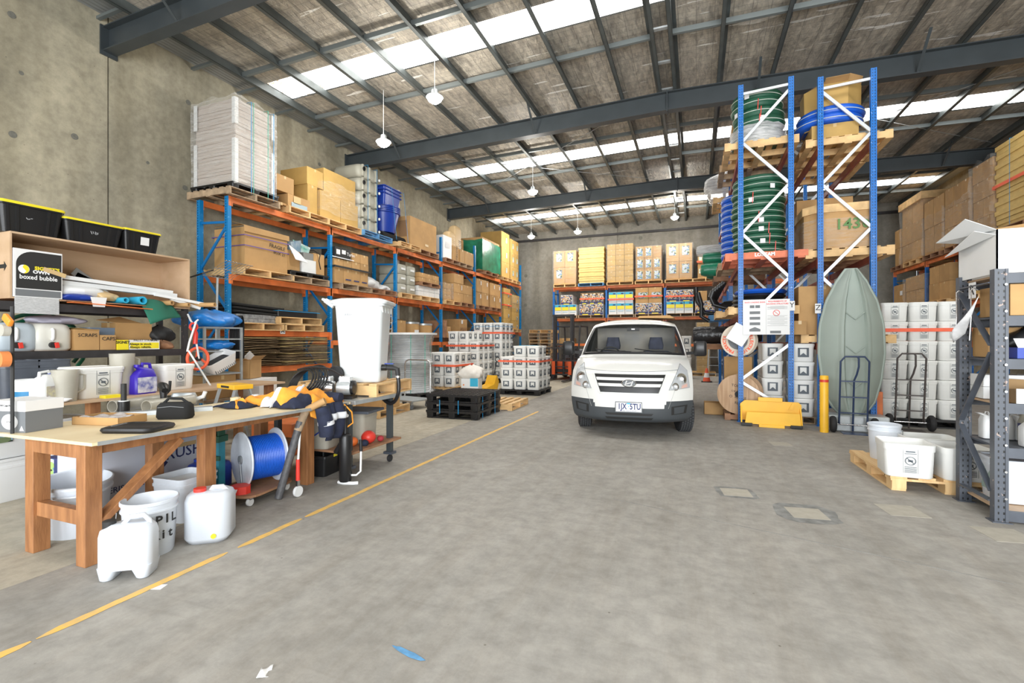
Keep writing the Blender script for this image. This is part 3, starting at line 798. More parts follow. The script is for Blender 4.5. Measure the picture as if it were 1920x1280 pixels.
wp=wrap('L',LX0,a0,a1,zb-.05,zt+.04,'x',depth=1.12,m=m_film2,rag=.05);wp.name='film';wp.parent=t
m_filmside=film('thin_stretch_film',(0.9,0.88,0.84),0.06,0.42,3.0);wp.data.materials[0]=m_filmside
for k in('label','category'):del wp[k]
for a,m_ in((a0+.33,m_bluep),(a0+.38,m_teal),(a0+.72,m_teal),(a0+.86,m_bluep)):
 s=vstrap('L',LX0,a,zb-.15,zt+.03,'x',m_,.012,-.045);s.name='strap';s.parent=t
 for k in('label','category'):del s[k]
pal(P_pine,'L',LX0,La(576)+.02,Z4,'under the small cartons beside the tall wrapped load')
pal(P_pine,'L',LX0,La(645),Z4,'under the yellow cartons at the top of the rack',w_=1.2)
o=carton(T,La(541),La(582),.02,.6,Z4+PH,Lz(541,362),'carton with a pale blue stripe beside the tall wrapped load',m_board)
sticker(o,(1,0,0),.45,.09,mat('pale_blue_print',(0.35,0.45,0.50),.6),0,.25,'printed_stripe');sticker(o,(1,0,0),.2,.15,m_tape,-.1,.65,'paper_label')
carton(T,La(521),La(540)+.02,.05,.75,Z4+PH+.0,Lz(541,382),'long low carton behind the striped carton on the rack top',m_board)
carton(T,La(523),La(556),.08,.6,Lz(541,360),Lz(541,330),'small worn carton topmost beside the tall wrapped load',m_board)
zq=Z4+PH
carton(T,La(583),La(601),.1,.95,zq,Lz(600,350),'lower left yellow carton of the taped yellow pile',m_boardy)
carton(T,La(602),La(640),.03,.75,zq,Lz(620,362),'lower middle yellow carton of the taped yellow pile',m_boardy)
carton(T,La(641),La(673)-.01,.03,.8,zq,Lz(641,375),'lower right yellow carton of the taped yellow pile',m_boardy)
carton(T,La(582),La(612),.1,.9,Lz(600,350),Lz(600,318),'upper left yellow carton of the taped yellow pile',m_boardy)
carton(T,La(613),La(672),.1,.95,Lz(641,373),Lz(641,326),'big upper right yellow carton of the taped yellow pile',m_boardy)
wrap('L',LX0,La(604),La(672),zq+.1,Lz(641,352),'clear wrap round the yellow cartons on the rack top',d0=.02,depth=.9,rag=.06)
pal(P_blue,'L',LX0,La(703),Z4,'under the grey tanks on the rack top',w_=1.25,dd=.45)
def mk_tank():
 t=thing('water_tank','x','tank')
 w2,d2,h=.56,.95,.30
 b=MB().rloft([(0,w2*1.5,d2*.8,.1),(.03,w2*1.62,d2*.92,.12),(.12,w2*1.66,d2,.14),(.2,w2*1.66,d2,.14),(.27,w2*1.58,d2*.9,.12),(h,w2*1.4,d2*.7,.1)],k=5)
 part(b,'shell',m_greyp,t,50)
 for y in(-.3,.0,.3):part(MB().rloft([(.02,.10,.09,.04),(.28,.10,.09,.04)],(w2*.80,y,0)),'rib',m_greyp,t,50)
 part(MB().lathe([(.05,0),(.05,.03),(.035,.03),(.035,.0)],(w2*.84+.03,-.3,.18),axis='X',n=14),'port',m_black,t,50)
 part(MB().sphere((w2*.84,.46,.10),.035,10),'plug',m_whitep,t,60);return t
TK=Proto(mk_tank);zz=Z4+PH;hs=(Lz(695,312)-zz)/5
for i,nm in enumerate(('bottom','second','third','fourth','topmost')):
 TK((LX0-.50,La(695)+.02,zz+i*hs),0,'%s grey moulded tank of the tied stack on the blue pallet'%nm,'stacked grey tanks',scale=(.95,.92,hs/.30))
for a in(La(690),La(707)):
 s=vstrap('L',LX0,a,zz,zz+5*hs,'thin blue strap tying the grey tanks'+(', left one' if a<La(700)else', right one'),m_bluep,.012,.0)
pal(P_pine,'L',LX0,La(762)-.02,Z4,'beneath the black roll and blue tubs',w_=1.1,dd=.4)
mb=MB().cyl((LX0-.3,La(726)+.05,Z4+PH+.14),(LX0-.3,La(806)-.05,Z4+PH+.14),.13,n=24);mb.cyl((LX0-.3,La(726),Z4+PH+.14),(LX0-.3,La(806),Z4+PH+.14),.05,n=16)
solo(mb,'fabric_roll',m_foamblack,'long black roll lying under the blue tubs on the rack top','roll')
def mk_bluetub(round_):
 def f():
  t=thing('blue_tub','x','tub')
  if round_:
   part(MB().lathe([(.30,0),(.42,.52),(.46,.53),(.46,.565),(.455,.565),(.45,.535),(.412,.51),(.294,.006),(.001,.006)],n=36),'tub_body',m_blue,t,40)
  else:
   part(MB().rloft([(0,.8,.72,.06),(.33,.9,.8,.06),(.34,.98,.88,.06),(.37,.98,.88,.06),(.37,.89,.79,.05),(.01,.79,.71,.05)]),'tub_body',m_blue,t,40)
  return t
 return f
BT,BR=Proto(mk_bluetub(True)),Proto(mk_bluetub(False))
zt0=Z4+PH+.28;cy_=(La(716)+La(768))/2
for i in range(4):BT((LX0-.46,cy_+.03,zt0+i*.05),0,'%s round blue tub of the nested pile on the rack'%('lowest','second','third','uppermost')[i],'nested blue tubs',scale=(1.02,1.08,1.05))
zt0+=.56+.17
for i in range(3):BR((LX0-.48,cy_-.06,zt0+i*.10),0,'%s square blue bin nested above the round blue tubs'%('lowest','middle','topmost')[i],'nested blue tubs',scale=(.88,1.0,.9))
for a in(La(742),La(764)):vstrap('L',LX0,a,Z4+.2,zt0+.5,'thin blue cord down the blue tubs, '+('left one' if a<La(750)else'right one'),m_bluep,.012,-.03,lean=-.25)
pal(P_dark,'L',LX0,La(803),Z4,'under the tall printed carton beside the tall blue post',w_=1.15)
o=carton(T,La(770),La(819),.02,.9,Z4+PH,Lz(798,416),'tall printed brown carton between blue tubs and tall blue post',m_board)
sticker(o,(0,-1,0),.3,.5,mat('brown_print',(.30,.17,.08),.7),.2,.6,'printed_text');sticker(o,(1,0,0),.2,.08,m_tape,.1,.2,'paper_label')
pal(P_dark,'L',LX0,La(846),Z4,'under the white carton right of the tall blue post',w_=1.1)
o=carton(T,La(825),La(849),.05,.9,Z4+PH,Lz(840,442),'white sack-covered carton right of the tall blue post',m_whitep,tape=False)
sticker(o,(1,0,0),.3,.2,m_paper,0,.6,'paper_label')
pal(P_old,'L',LX0,La(872),Z4,'under the tan moulded shells and slatted cartons',w_=1.1)
o=carton(T,La(851),La(861)+.05,.05,.5,Z4+PH,Z4+PH+.55,'brown carton printed with black script below the tan shells',m_board)
text('PROTEUS',.14,(.27,0,.28),(1,0,0),m_ink,o,spin=R(-90),name='lettering')
cstack('L',LX0,La(864),La(889),Z4+PH,3,1,.52,'narrow upright carton of the slatted row by the tan shells',depth=.6)
for px,h,dx,lab in((855,.55,.3,'shorter tan moulded plastic shell standing on a carton'),(871,.92,.42,'taller tan moulded plastic shell standing on cartons')):
 a=La(px);zz=Z4+PH+.55
 mb=MB().rloft([(0,.32,.50,.05),(h-.16,.32,.50,.05),(h-.05,.28,.44,.1),(h,.16,.28,.1)],(LX0-dx,a,zz),k=5)
 t=thing('moulded_shell',lab,'moulded shell');part(mb,'shell',m_skin_tan,t,50)
 mb=MB()
 for k in range(5):mb.box(LX0-dx+.16,LX0-dx+.172,a+.02,a+.2,zz+.06+k*.07,zz+.085+k*.07)
 part(mb,'rib',m_black if px>860 else m_skin_tan,t,0)
carton(T,La(877),La(890),.5,1.0,Z4+PH+.53,Z4+PH+1.1,'brown carton standing behind the taller tan shell',m_board)
pal(P_dark,'L',LX0,La(921)-.05,Z4,'under the green-wrapped load',w_=1.3)
cstack('L',LX0,La(906),La(938),Z4+PH,2,3,(Lz(920,450)-Z4-PH)/3,'brown carton inside the green-wrapped load',depth=1.0,d0=.05)
wrap('L',LX0,La(906),La(938),Z4+PH,Lz(920,450)-.1,'green stretch film round the load at the far rack end',d0=.05,depth=1.0,m=m_greenp)
def st_small(o,n,c,r):sticker(o,n,.17,.24,m_photo,.1,.5)
pal(P_pine,'L',LX0,La(950),Z4,'under the left tall yellow carton column',w_=1.1);pal(P_pine,'L',LX0,La(967),Z4,'under the right tall yellow carton column',w_=1.1)
cstack('L',LX0,La(941),La(956),Z4+PH,1,3,(Lz(950,437)-Z4-PH)/3,'yellow carton with photo label, left column by the corner',m=m_boardy,st=st_small)
cstack('L',LX0,La(958),La(973),Z4+PH,2,3,(Lz(960,448)-Z4-PH)/3,'yellow carton with photo label, end column by the corner',m=m_boardy,st=st_small)
pal(P_pine,'L',LX0,La(503),Z3,'under the huge strapped carton',w_=1.25)
o=carton(T,La(460),La(540),.02,.85,Z3+PH,Lz(460,424),'huge brown carton with purple straps and handwriting',m_board,tape=False)
fl_=MB();dx,dy,dz=o['_d']
for(x0,x1,y0,y1)in((dx/2-.02,dx/2+.14,-dy/2-.03,dy/2+.03),):
 fl_.add([(dx/2-.30,y0,dz+.12),(dx/2-.30,y1,dz+.10),(dx/2+.02,y1,dz+.02),(dx/2+.02,y0,dz+.03),(dx/2+.03,y0,dz-.10),(dx/2+.03,y1,dz-.09)],[(0,3,2,1),(3,4,5,2)])
fl_.add([(-dx/2,y0+.02,dz+.05),(dx/2-.02,y0+.02,dz+.03),(dx/2-.3,y0+.2,dz+.12),(-dx/2,y0+.3,dz+.16)],[(0,1,2,3)])
part(fl_,'flap',m_board,o,0,thick=.008)
text('FRAGILE',.11,(dx/2+.014,.25,dz*.66),(1,0,0),m_ink,o,spin=R(-4),name='handwriting');text('BOX 21',.09,(dx/2+.014,.3,dz*.5),(1,0,0),m_ink,o,spin=R(-6),name='handwriting')
m_purple=mat('purple_strap',(.16,.10,.30),.5)
for k,zz in enumerate((.80,.55)):
 s=straps('L',LX0,La(460),La(540),Z3+PH+dz*zz,'thin purple strap round the huge carton, %s one'%('upper','lower')[k],m_purple,d0=.02,depth=.85,h=.018)
carton(T,La(545)-.42,La(545)-.02,.87,1.0,Z3+PH,Z3+PH+.3,'flat brown carton wedged behind the huge strapped carton',m_board)
pal(P_old,'L',LX0,La(580),Z3,'under the open carton of scrap on the rack',w_=1.15)
P_black((LX0-.56,La(580)+.02,Z3+PH),0,'black plastic pallet under the open carton of scrap',scale=(1,.98,.7));zq=Z3+PH+.11
t=thing('open_carton','open carton of scrap with raised white flap beside the huge carton','carton')
mb=MB();tbox(T,La(542),La(565),.05,.5,zq,Lz(555,470),mb);part(mb,'carton_body',m_board,t,0)
p=T(La(542),.02,Lz(555,460));q=T(La(570),.02,Lz(555,478))
mb=MB().add([p,T(La(548),-.1,Lz(555,488)),T(La(571),-.1,Lz(565,492)),T(La(565),.02,Lz(565,476))],[(0,1,2,3)]);part(mb,'flap',m_paper,t,0,thick=.006)
mb=MB().ob(T(La(560),.25,Lz(555,460)),(.3,.5,.25),R(20),R(15));part(mb,'plastic_film_scrap',mat('grey_print',(.35,.40,.42),.4,c2=(.02,.15,.3),vs_=5),t,0)
mb=MB().ob(T(La(578),.3,Lz(570,462)),(.25,.42,.2),R(-20),R(-18));part(mb,'printed_bag',mat('green_print',(.02,.30,.22),.4,c2=(.7,.7,.7),vs_=7),t,0)
o=solo(MB().rloft([(0,.24,.42,.03),(.30,.24,.42,.03)],T(La(582),.14,zq)),'white_container',m_whitep,'white plastic container with a grey lid beside the open carton','container')
part(MB().rloft([(.30,.20,.30,.03),(.46,.20,.30,.03)],T(La(582),.14,zq)),'lid',mat('dull_grey',(.22,.22,.21),.5),o,40)
carton(T,La(591),La(611),.05,.55,zq,Lz(600,476),'brown open-topped carton beside the blue post above the black pallet',m_board)
mb=MB().tube([T(La(601),.0,Lz(600,505)),T(La(596),-.03,Lz(600,490)),T(La(599),-.02,Lz(600,478)),T(La(595),.1,Lz(600,470)),T(La(585),.3,Lz(590,468))],.012,6)
solo(mb,'black_cable',m_black,'black cable hanging over the open-topped carton on the rack','cable')
pal(P_old,'L',LX0,La(668),Z3,'under the banded carton pile in the second bay',w_=1.2);pal(P_dark,'L',LX0,La(720)-.04,Z3,'under the white bags in the second bay',w_=1.15)
zq=Z3+PH
cstack('L',LX0,La(628),La(692),zq,4,1,Lz(650,505)-zq,'carton with a purple stripe in the lower banded row',depth=1.0,nd=2,st=lambda o,n,c,r:sticker(o,n,.2,.03,m_blueink,0,.3,'printed_stripe')if c else None)
z5=Lz(650,505)
cstack('L',LX0,La(628),La(692),z5,4,2,(Lz(650,470)-z5)/2,'small brown carton above the black band',depth=.9,skip=((0,1),(1,1)))
straps('L',LX0,La(628),La(692),z5+.03,'wide black band round the carton pile',m_ink,depth=1.0,h=.05)
z6=z5+(Lz(650,470)-z5)/2
o=carton(T,La(623),La(656)+.03,.0,.42,z6+.0,z6+.28,'black printed carton with white map emblem on the banded pile',m_ink,tape=False)
sticker(o,(1,0,0),.13,.12,m_whiteink,-.33,.55,'emblem');sticker(o,(1,0,0),.14,.1,m_whiteink,.02,.62,'paper_label');text('Turbo',.12,(.225,.27,.14),(1,0,0),m_whiteink,o)
sticker(o,(1,0,0),.78,.02,m_whiteink,0,.06,'white_edge')
def bag(loc,sx,sy,sz,m,label,cat='bag',name='bag',seed=0,**k):
 rr=random.Random(seed);pr=[]
 mb=MB();n=14
 ph=[rr.uniform(0,6)for _ in range(8)]
 def fn(u,v):
  th=2*math.pi*u;z=v;r=(math.sin(math.pi*min(1,v*.92+.08))**.45)if v>0 else .7
  r=(1-abs(2*v-.75)**2.6*.55)if v<.98 else .12
  w_=1+.10*math.sin(3*th+ph[0]+4*v)+.07*math.sin(5*th+ph[1]-5*v)+.05*math.sin(9*th+ph[2]+9*v)
  e=.6;cx=math.copysign(abs(math.cos(th))**e,math.cos(th));sy_=math.copysign(abs(math.sin(th))**e,math.sin(th))
  return(loc[0]+sx/2*cx*r*w_,loc[1]+sy/2*sy_*r*w_,loc[2]+sz*v*(1+.05*math.sin(2*th+ph[3])))
 mb.grid(fn,28,12);return solo(mb,name,m,label,cat,smooth=70,**k)
bag((LX0-.5,La(707),zq),.8,.85,Lz(707,515)-zq,m_whitep,'big white plastic-wrapped bag in the second rack bay',seed=1)
bag((LX0-.4,La(731),zq),.6,.42,Lz(731,532)-zq,m_whitep,'smaller white plastic bag beside the second blue frame',seed=2)
pal(P_pine,'L',LX0,La(762)-.05,Z3,'under the grey latched cases in the third bay',w_=1.15);pal(P_pine,'L',LX0,La(804),Z3,'under the white cartons in the third bay',w_=1.2)
def mk_case():
 t=thing('latched_case','x','case')
 part(MB().rloft([(0,.7,.40,.06),(.04,.74,.44,.08),(.24,.74,.44,.08),(.28,.70,.40,.06)]),'case_body',m_greyp,t,50)
 part(MB().box(.365,.39,-.10,.10,.12,.18),'latch',m_whitep,t,0);return t
CS_=Proto(mk_case)
for r in range(3):
 for c in range(2):CS_((LX0-.40,La(752)+.14+c*.50,zq+.003+r*.29),0,'%s %s grey case with white latch in the third bay'%(('bottom','middle','top')[r],('left','right')[c]),'grey latched cases')
hh=(Lz(800,537)-zq)/2
cstack('L',LX0,La(786),La(826)-.03,zq,4,2,hh,'white carton in the pile under the brown long boxes',m=m_whitep,depth=.9,tape=False)
P_dark(T(La(805),.5,zq+2*hh),0,'dark brown pallet lying on the white cartons',scale=(1,1,.8))
cstack('L',LX0,La(786),La(824),zq+2*hh+.12,3,2,.15,'flat brown carton on the dark pallet',depth=1.1)
pal(P_pine,'L',LX0,La(847)-.05,Z3,'under the wrapped brown cartons in the fourth bay',w_=1.2);pal(P_dark,'L',LX0,La(874),Z3,'under the three-row brown cartons in the fourth bay',w_=1.2)
cstack('L',LX0,La(827)+.1,La(849)-.05,zq,2,3,(Lz(838,530)-zq)/3,'brown carton in the film-wrapped pile of the fourth bay',depth=.9)
wrap('L',LX0,La(827)+.1,La(849)-.05,zq,Lz(838,530),'clear film round the brown cartons in the fourth bay',depth=.9)
cstack('L',LX0,La(852),La(888)-.08,zq,2,3,(Lz(868,516)-zq)/3,'brown carton of the three-row pile in the fourth bay',depth=1.0,st=lambda o,n,c,r:sticker(o,n,.05,.18,m_paper,.3,.6,'paper_label')if r==1 and c==0 else None,skip=((1,2),))
pal(P_dark,'L',LX0,La(905),Z3,'under the left brown cube cartons of the fifth bay',w_=1.15);pal(P_dark,'L',LX0,La(930)-.03,Z3,'under the right brown cube cartons of the fifth bay',w_=1.15)
st5=lambda o,n,c,r:sticker(o,n,.07,.16,m_paper,.25,.7,'paper_label')
cstack('L',LX0,La(891),La(917),zq,2,2,(Lz(905,524)-zq)/2,'brown cube carton, left pile of the fifth bay',depth=1.0,st=st5)
cstack('L',LX0,La(920),La(940),zq,2,2,(Lz(930,532)-zq)/2,'brown cube carton, right pile of the fifth bay',depth=1.0,st=st5)
z6=1.9
pal(P_white,'L',LX0,La(952),z6,'under the red-strapped yellow cartons',w_=1.1);pal(P_pine,'L',LX0,La(968),z6,'under the half-wrapped yellow cartons in the corner',w_=1.1)
def st6(o,n,c,r):sticker(o,n,.14,.16,m_photo,.2,.3)
cstack('L',LX0,La(945),La(958),z6+PH,1,4,(Lz(950,540)-z6-PH)/4,'yellow carton of the red-strapped column',m=m_boardy,st=st6)
cstack('L',LX0,La(961),La(974),z6+PH,1,4,(Lz(966,553)-z6-PH)/4,'yellow carton of the half-wrapped column in the corner',m=m_boardy,st=st6)
for k,py in enumerate((550,572)):straps('L',LX0,La(945),La(958),Lz(950,py),'%s red strap round the yellow carton column'%('upper','lower')[k],h=.06)
wrap('L',LX0,La(961),La(974),Lz(966,580),Lz(966,555),'loose clear film on the corner yellow cartons',amp=.05)
for k,(a,w_)in enumerate(((La(484)+.02,1.18),(La(568)-.02,1.2))):
 pal(P_pine,'L',LX0,a,Z2,'under the %s'%('silver foam mats' if k==0 else'second pallet of the pair with a black box on'),w_=w_)
pal(P_pine,'L',LX0,La(562),Z2+PH,'stacked on another under the flat black box',w_=1.2)
m_silver=mat('silver_foam',(.30,.31,.32),.5,.3,var=.35,vs_=18)
zq=Z2+PH
for k in range(2):solo(MB().rloft([(0,1.0,1.10,.06),(.08,1.0,1.10,.06)],T(La(484)+.12,.56,zq+.004+k*.085)),'foam_mat',m_silver,'%s silver foam mat on the near pallet'%('lower','upper')[k],'foam mat',group='silver foam mats')
for k in range(3):
 mb=MB().grid(lambda u,v:T(6.58+u*1.2,.05+v*.95,zq+.215+k*.068+.012*math.sin(u*5)+(.10*max(0,.3-u))),14,6)
 solo(mb,'foam_mat',m_foamblack,'%s black foam sheet lying over the silver mats'%('lowest','middle','topmost')[k],'foam mat',group='black foam sheets',thick=.045)
zq=Z2+2*PH
solo(MB().rloft([(0,.95,1.12,.03),(.15,.95,1.12,.03)],T(La(562),.5,zq+.006)),'black_box',m_black,'flat black box tied with blue strap on two pallets','box',bev=.01)
straps('L',LX0,La(562)-.56,La(562)+.56,zq+.13,'thin blue strap round the flat black box',m_bluep,h=.012,depth=.97)
m_flat=mat('flattened_board',(.34,.24,.13),.85,c2=(.14,.085,.045),vs_=9,stretch=(1,1,8))
m_flat2=mat('flattened_board_yellow',(.62,.46,.20),.85,var=.2,vs_=6)
for pile,(a0,a1)in enumerate(((La(470)-.1,La(530)-.06),(La(535)+.06,9.06))):
 for k in range(18):
  ph=random.uniform(0,6);am=random.uniform(.003,.008);dj=random.uniform(-.05,.08);zj=Z1+.026+k*.034;ja=random.uniform(-.05,.05)
  mb=MB().grid(lambda u,v:T(a0+ja+u*(a1-a0),dj+v*.95,zj+am*math.sin(u*4+ph)+.012*math.sin(u*3.1)),8,3)
  solo(mb,'flattened_carton',m_flat2 if random.random()<.25 else m_flat,'flattened carton in the %s pile below the letter A beam'%('left','right')[pile],'flattened carton',group='flattened cartons, %s pile'%('left','right')[pile],thick=.011)
def tag_plate(txt,px,py,size=.11,X=-8.2,m=m_paper):
 y=yX(px,X);z=zX(px,py,X)
 o=solo(MB().box(X,X+.004,y-size/2,y+size/2,z-size/2,z+size/2),'rack_sign',m,'small white sign lettered %s on the orange beam'%txt,'sign',smooth=0)
 text(txt,size*.9,(X+.005,y,z),(1,0,0),m_ink,o,.004);return o
tag_plate('A',530,620,.13)
# back rack loads
BX0=22.27
def Bx(px):return xY(px,BX0)
def Bz(px,py):return zY(px,py,BX0)
TB=axes('B',BX0)[0]
for px,P,w_,wh in((1059,P_pine,1.1,'under the leftmost top load of the back rack'),(1108,P_blue,1.2,'under the yellow corrugated load of the back rack'),(1162,P_pine,1.2,'under the tallest load of the back rack'),(1216,P_pine,1.2,'under the nine-label load of the back rack'),(1273,P_pine,1.2,'under the top load right of the third blue post'),(1323,P_pine,1.1,'under the rightmost visible top load of the back rack')):
 pal(P,'B',BX0,Bx(px),4.05,wh,w_)
zq=4.05+PH
def stB(w_=.32,h=.42,v=.55,skip=()):
 def f(o,n,c,r):
  if(c,r)not in skip:sticker(o,n,w_,h,m_photo,0,v)
 return f
cstack('B',BX0,Bx(1038),Bx(1080),zq,2,2,(Bz(1059,470)-zq)/2,'photo-labelled carton of the leftmost wrapped load',st=stB(.28,.4,.62,((1,0),)))
m_lid=mat('bright_yellow_board',(0.66,0.46,0.16),.6,var=.1,vs_=4)
cstack('B',BX0,Bx(1084),Bx(1133),zq,1,8,(Bz(1108,463)-zq)/8,'flat yellow carton of the corrugated load',m=m_lid,depth=1.0,jit=.03,tape=False)
cstack('B',BX0,Bx(1138),Bx(1187),zq,3,7,(Bz(1162,457)-zq)/7,'small yellow carton of the tallest load',m=m_boardy,depth=1.0)
cstack('B',BX0,Bx(1192),Bx(1240),zq,3,3,(Bz(1216,461)-zq)/3,'photo-labelled carton of the nine-label load',st=stB(.24,.36,.5,((2,2),)))
cstack('B',BX0,Bx(1249),Bx(1298),zq,2,2,(Bz(1273,456)-zq)/2,'photo-labelled carton right of the third post',st=stB(.3,.4,.6))
cstack('B',BX0,Bx(1308),Bx(1332),zq,1,2,(Bz(1320,476)-zq)/2,'carton with a green label in the rightmost load',st=lambda o,n,c,r:sticker(o,n,.4,.2,mat('green_label',(.35,.55,.15),.5,c2=(.8,.8,.8),vs_=6),0,.6))
for(a,b,py,lab)in((1038,1080,470,'leftmost top load'),(1138,1187,457,'tallest yellow load'),(1192,1240,461,'nine-label load'),(1249,1298,456,'load right of the third post')):
 wrap('B',BX0,Bx(a),Bx(b),zq,Bz((a+b)/2,py),'clear stretch film round the %s of the back rack'%lab)
straps('B',BX0,Bx(1308),Bx(1332),Bz(1320,490),'red strap round the rightmost top load of the back rack',h=.08)
for px,w_,wh in((1060,1.1,'below the blue and yellow cartons behind the forklift'),(1108,1.2,'below the plant-print cartons left of the second post'),(1164,1.2,'below the six blue and yellow cartons'),(1216,1.2,'below the brown over plant-print cartons'),(1274,1.2,'below the mixed cartons right of the third post'),(1323,1.1,'below the rightmost plant-print cartons')):
 pal(P_old,'B',BX0,Bx(px),2.55,wh,w_)
zq=2.55+PH
def stCY(o,n,c,r):
 dx,dy,dz=o['_d']
 sticker(o,n,dx*.97,dz*.2,m_cyan,0,.88,'blue_band');sticker(o,n,dx*.9,dz*.3,m_yellowp,0,.62,'yellow_band',off=.0135);sticker(o,n,dx*.3,dz*.1,m_blueink,.2,.86,'logo',off=.0160);sticker(o,n,dx*.75,dz*.03,m_cyan,0,.3,'printed_text')
def stPL(o,n,c,r):
 dx,dy,dz=o['_d']
 sticker(o,n,dx*.96,dz*.75,m_plants,0,.58,'plant_print');sticker(o,n,dx*.96,dz*.2,m_blueink,0,.12,'blue_band');sticker(o,n,dx*.5,dz*.08,m_yellowp,0,.05,'yellow_band',off=.0155)
def stBL(o,n,c,r):sticker(o,n,.42,.26,m_photo,.1,.5)
h1=Bz(1060,571)-zq
cstack('B',BX0,Bx(1039),Bx(1081),zq,3,1,h1,'blue and yellow carton behind the forklift mast',m=m_whitep,st=stCY,tape=False)
cstack('B',BX0,Bx(1051),Bx(1073),zq+h1,1,1,Bz(1060,553)-zq-h1,'single plant-print carton on top of the blue and yellow ones',m=m_whitep,st=stPL,tape=False)
cstack('B',BX0,Bx(1086),Bx(1131),zq,2,1,h1,'plant-print carton, lower pair left of the second post',m=m_whitep,st=stPL,tape=False)
cstack('B',BX0,Bx(1088),Bx(1132),zq+h1,3,1,h1,'plant-print carton, upper trio left of the second post',m=m_board,st=stPL,tape=False)
h2=(Bz(1164,547)-zq)/2
cstack('B',BX0,Bx(1141),Bx(1187),zq,3,2,h2,'blue and yellow carton of the six beside the second post',m=m_whitep,st=stCY,tape=False)
cstack('B',BX0,Bx(1191),Bx(1241),zq,2,1,h2*.95,'plant-print carton below the brown pair',m=m_whitep,st=stPL,tape=False)
cstack('B',BX0,Bx(1191),Bx(1241),zq+h2*.95,2,1,.70,'brown carton with photo label above the plant-print pair',st=stBL)
cstack('B',BX0,Bx(1249),Bx(1300),zq,3,1,h2,'blue and yellow carton right of the third post',m=m_whitep,st=stCY,tape=False)
cstack('B',BX0,Bx(1249),Bx(1300),zq+h2,2,1,h2,'plant-print carton above three blue and yellow ones',m=m_whitep,st=stPL,tape=False)
cstack('B',BX0,Bx(1303),Bx(1340),zq,2,1,h2,'plant-print carton at the right end of the back rack',m=m_whitep,st=stPL,tape=False)
cstack('B',BX0,Bx(1303),Bx(1326),zq+h2,1,1,h2*.85,'plain brown carton at the right end above plant prints',st=None)
for(a,b,py,lab)in((1088,1132,560,'plant-print trio'),(1141,1187,561,'six blue and yellow cartons'),(1191,1241,555,'brown pair'),(1249,1300,555,'mixed cartons right of the third post')):
 straps('B',BX0,Bx(a),Bx(b),Bz((a+b)/2,py),'red strap round the %s on the back rack'%lab,h=.07)
cstack('B',BX0,Bx(1048),Bx(1075),1.35,2,1,.26,'small brown carton on the low beam behind the forklift',depth=.6)
cstack('B',BX0,Bx(1100),Bx(1125),1.35,2,1,.22,'small brown carton on the low beam left of the van',depth=.6)
pal(P_pine,'B',BX0-.6,Bx(1318),0,'below the tall yellow column behind the van',1.0)
cstack('B',BX0-.6,Bx(1306),Bx(1330),PH,1,7,(Bz(1318,605)-PH)/7,'yellow carton of the tall floor column behind the van',m=m_boardy,depth=.8)
wrap('B',BX0-.6,Bx(1306),Bx(1330),PH,Bz(1318,605),'clear film round the tall yellow floor column',depth=.8)
# stacked pallets by the back wall
yq=20.6;x0,x1=xY(993,yq),xY(1031,yq)
hN=zY(1012,618,yq);n=int(hN/PH)
for i in range(n):
 P=(P_pine,P_old)[i%3>0]
 P(((x0+x1)/2+random.uniform(-.03,.03),yq+.6,i*(hN/n)),R(90),'%s empty pallet in the back wall pile, number %s from floor'%(PCOL[id(P)].split()[0],['one','two','three','four','five','six','seven','eight','nine','ten','eleven','twelve','thirteen','fourteen','fifteen'][i]),'piled empty pallets',scale=(1,.92,hN/n/PH*.98))
 # right rack loads
RX0=7.0
def Ra(px):return yX(px,RX0)
def Rz(px,py):return zX(px,py,RX0)
for px,P,w_,wh in((1683,P_dark,1.0,'at the far end of the right rack top'),(1709,P_pine,1.15,'under the lidded tall load of the right rack'),(1749,P_dark,1.15,'under the third load of the right rack top'),(1793,P_dark,1.15,'under the fourth load of the right rack top'),(1840,P_dark,1.0,'under the ragged wrapped load of the right rack'),(1893,P_dark,1.3,'under the slatted yellow load of the right rack')):
 pal(P,'R',RX0,Ra(px),4.1,wh,w_)
zq=4.25
cstack('R',RX0,Ra(1688),Ra(1677),zq,1,2,(Rz(1682,432)-zq)/2,'brown carton at the far end of the right rack top')
cstack('R',RX0,Ra(1729),Ra(1690),zq,2,3,(Rz(1709,385)-zq)/3,'brown carton of the lidded load on the right rack')
mb=MB();T_=axes('R',RX0)[0];tbox(T_,Ra(1731),Ra(1688),-.06,1.1,Rz(1709,385),Rz(1709,372),mb);solo(mb,'wooden_lid',m_pine,'flat wooden lid on a tall brown load of the right rack','lid',smooth=0)
cstack('R',RX0,Ra(1768),Ra(1732),zq,2,2,(Rz(1750,372)-zq)/2,'brown carton of the third load on the right rack')
cstack('R',RX0,Ra(1818),Ra(1770),zq,3,3,(Rz(1793,345)-zq)/3,'brown carton of the fourth load on the right rack')
cstack('R',RX0,Ra(1860),Ra(1822),zq,2,4,(Rz(1840,305)-zq)/4,'brown carton of the ragged wrapped load',jit=.02)
cstack('R',RX0,Ra(1940),Ra(1864),zq,1,9,(Rz(1900,255)-zq)/9,'flat yellow lidded carton at the right edge',m=m_lid,jit=.035,tape=False)
for(a,b,py,lab)in((1690,1729,385,'lidded load'),(1732,1768,400,'third load'),(1770,1818,375,'fourth load'),(1822,1860,303,'ragged load')):
 wrap('R',RX0,Ra(b),Ra(a),zq,Rz((a+b)/2,py),'clear film round the %s on the right rack'%lab,amp=.02 if'ragged' not in lab else .06,rag=.06)
straps('R',RX0,Ra(1940),Ra(1864),Rz(1900,335),'red strap round the yellow lidded load at the right edge',h=.08)
vstrap('R',RX0,Ra(1899),zq,Rz(1899,258),'thin blue strap down the yellow lidded load',m_bluep,.014,-.06)
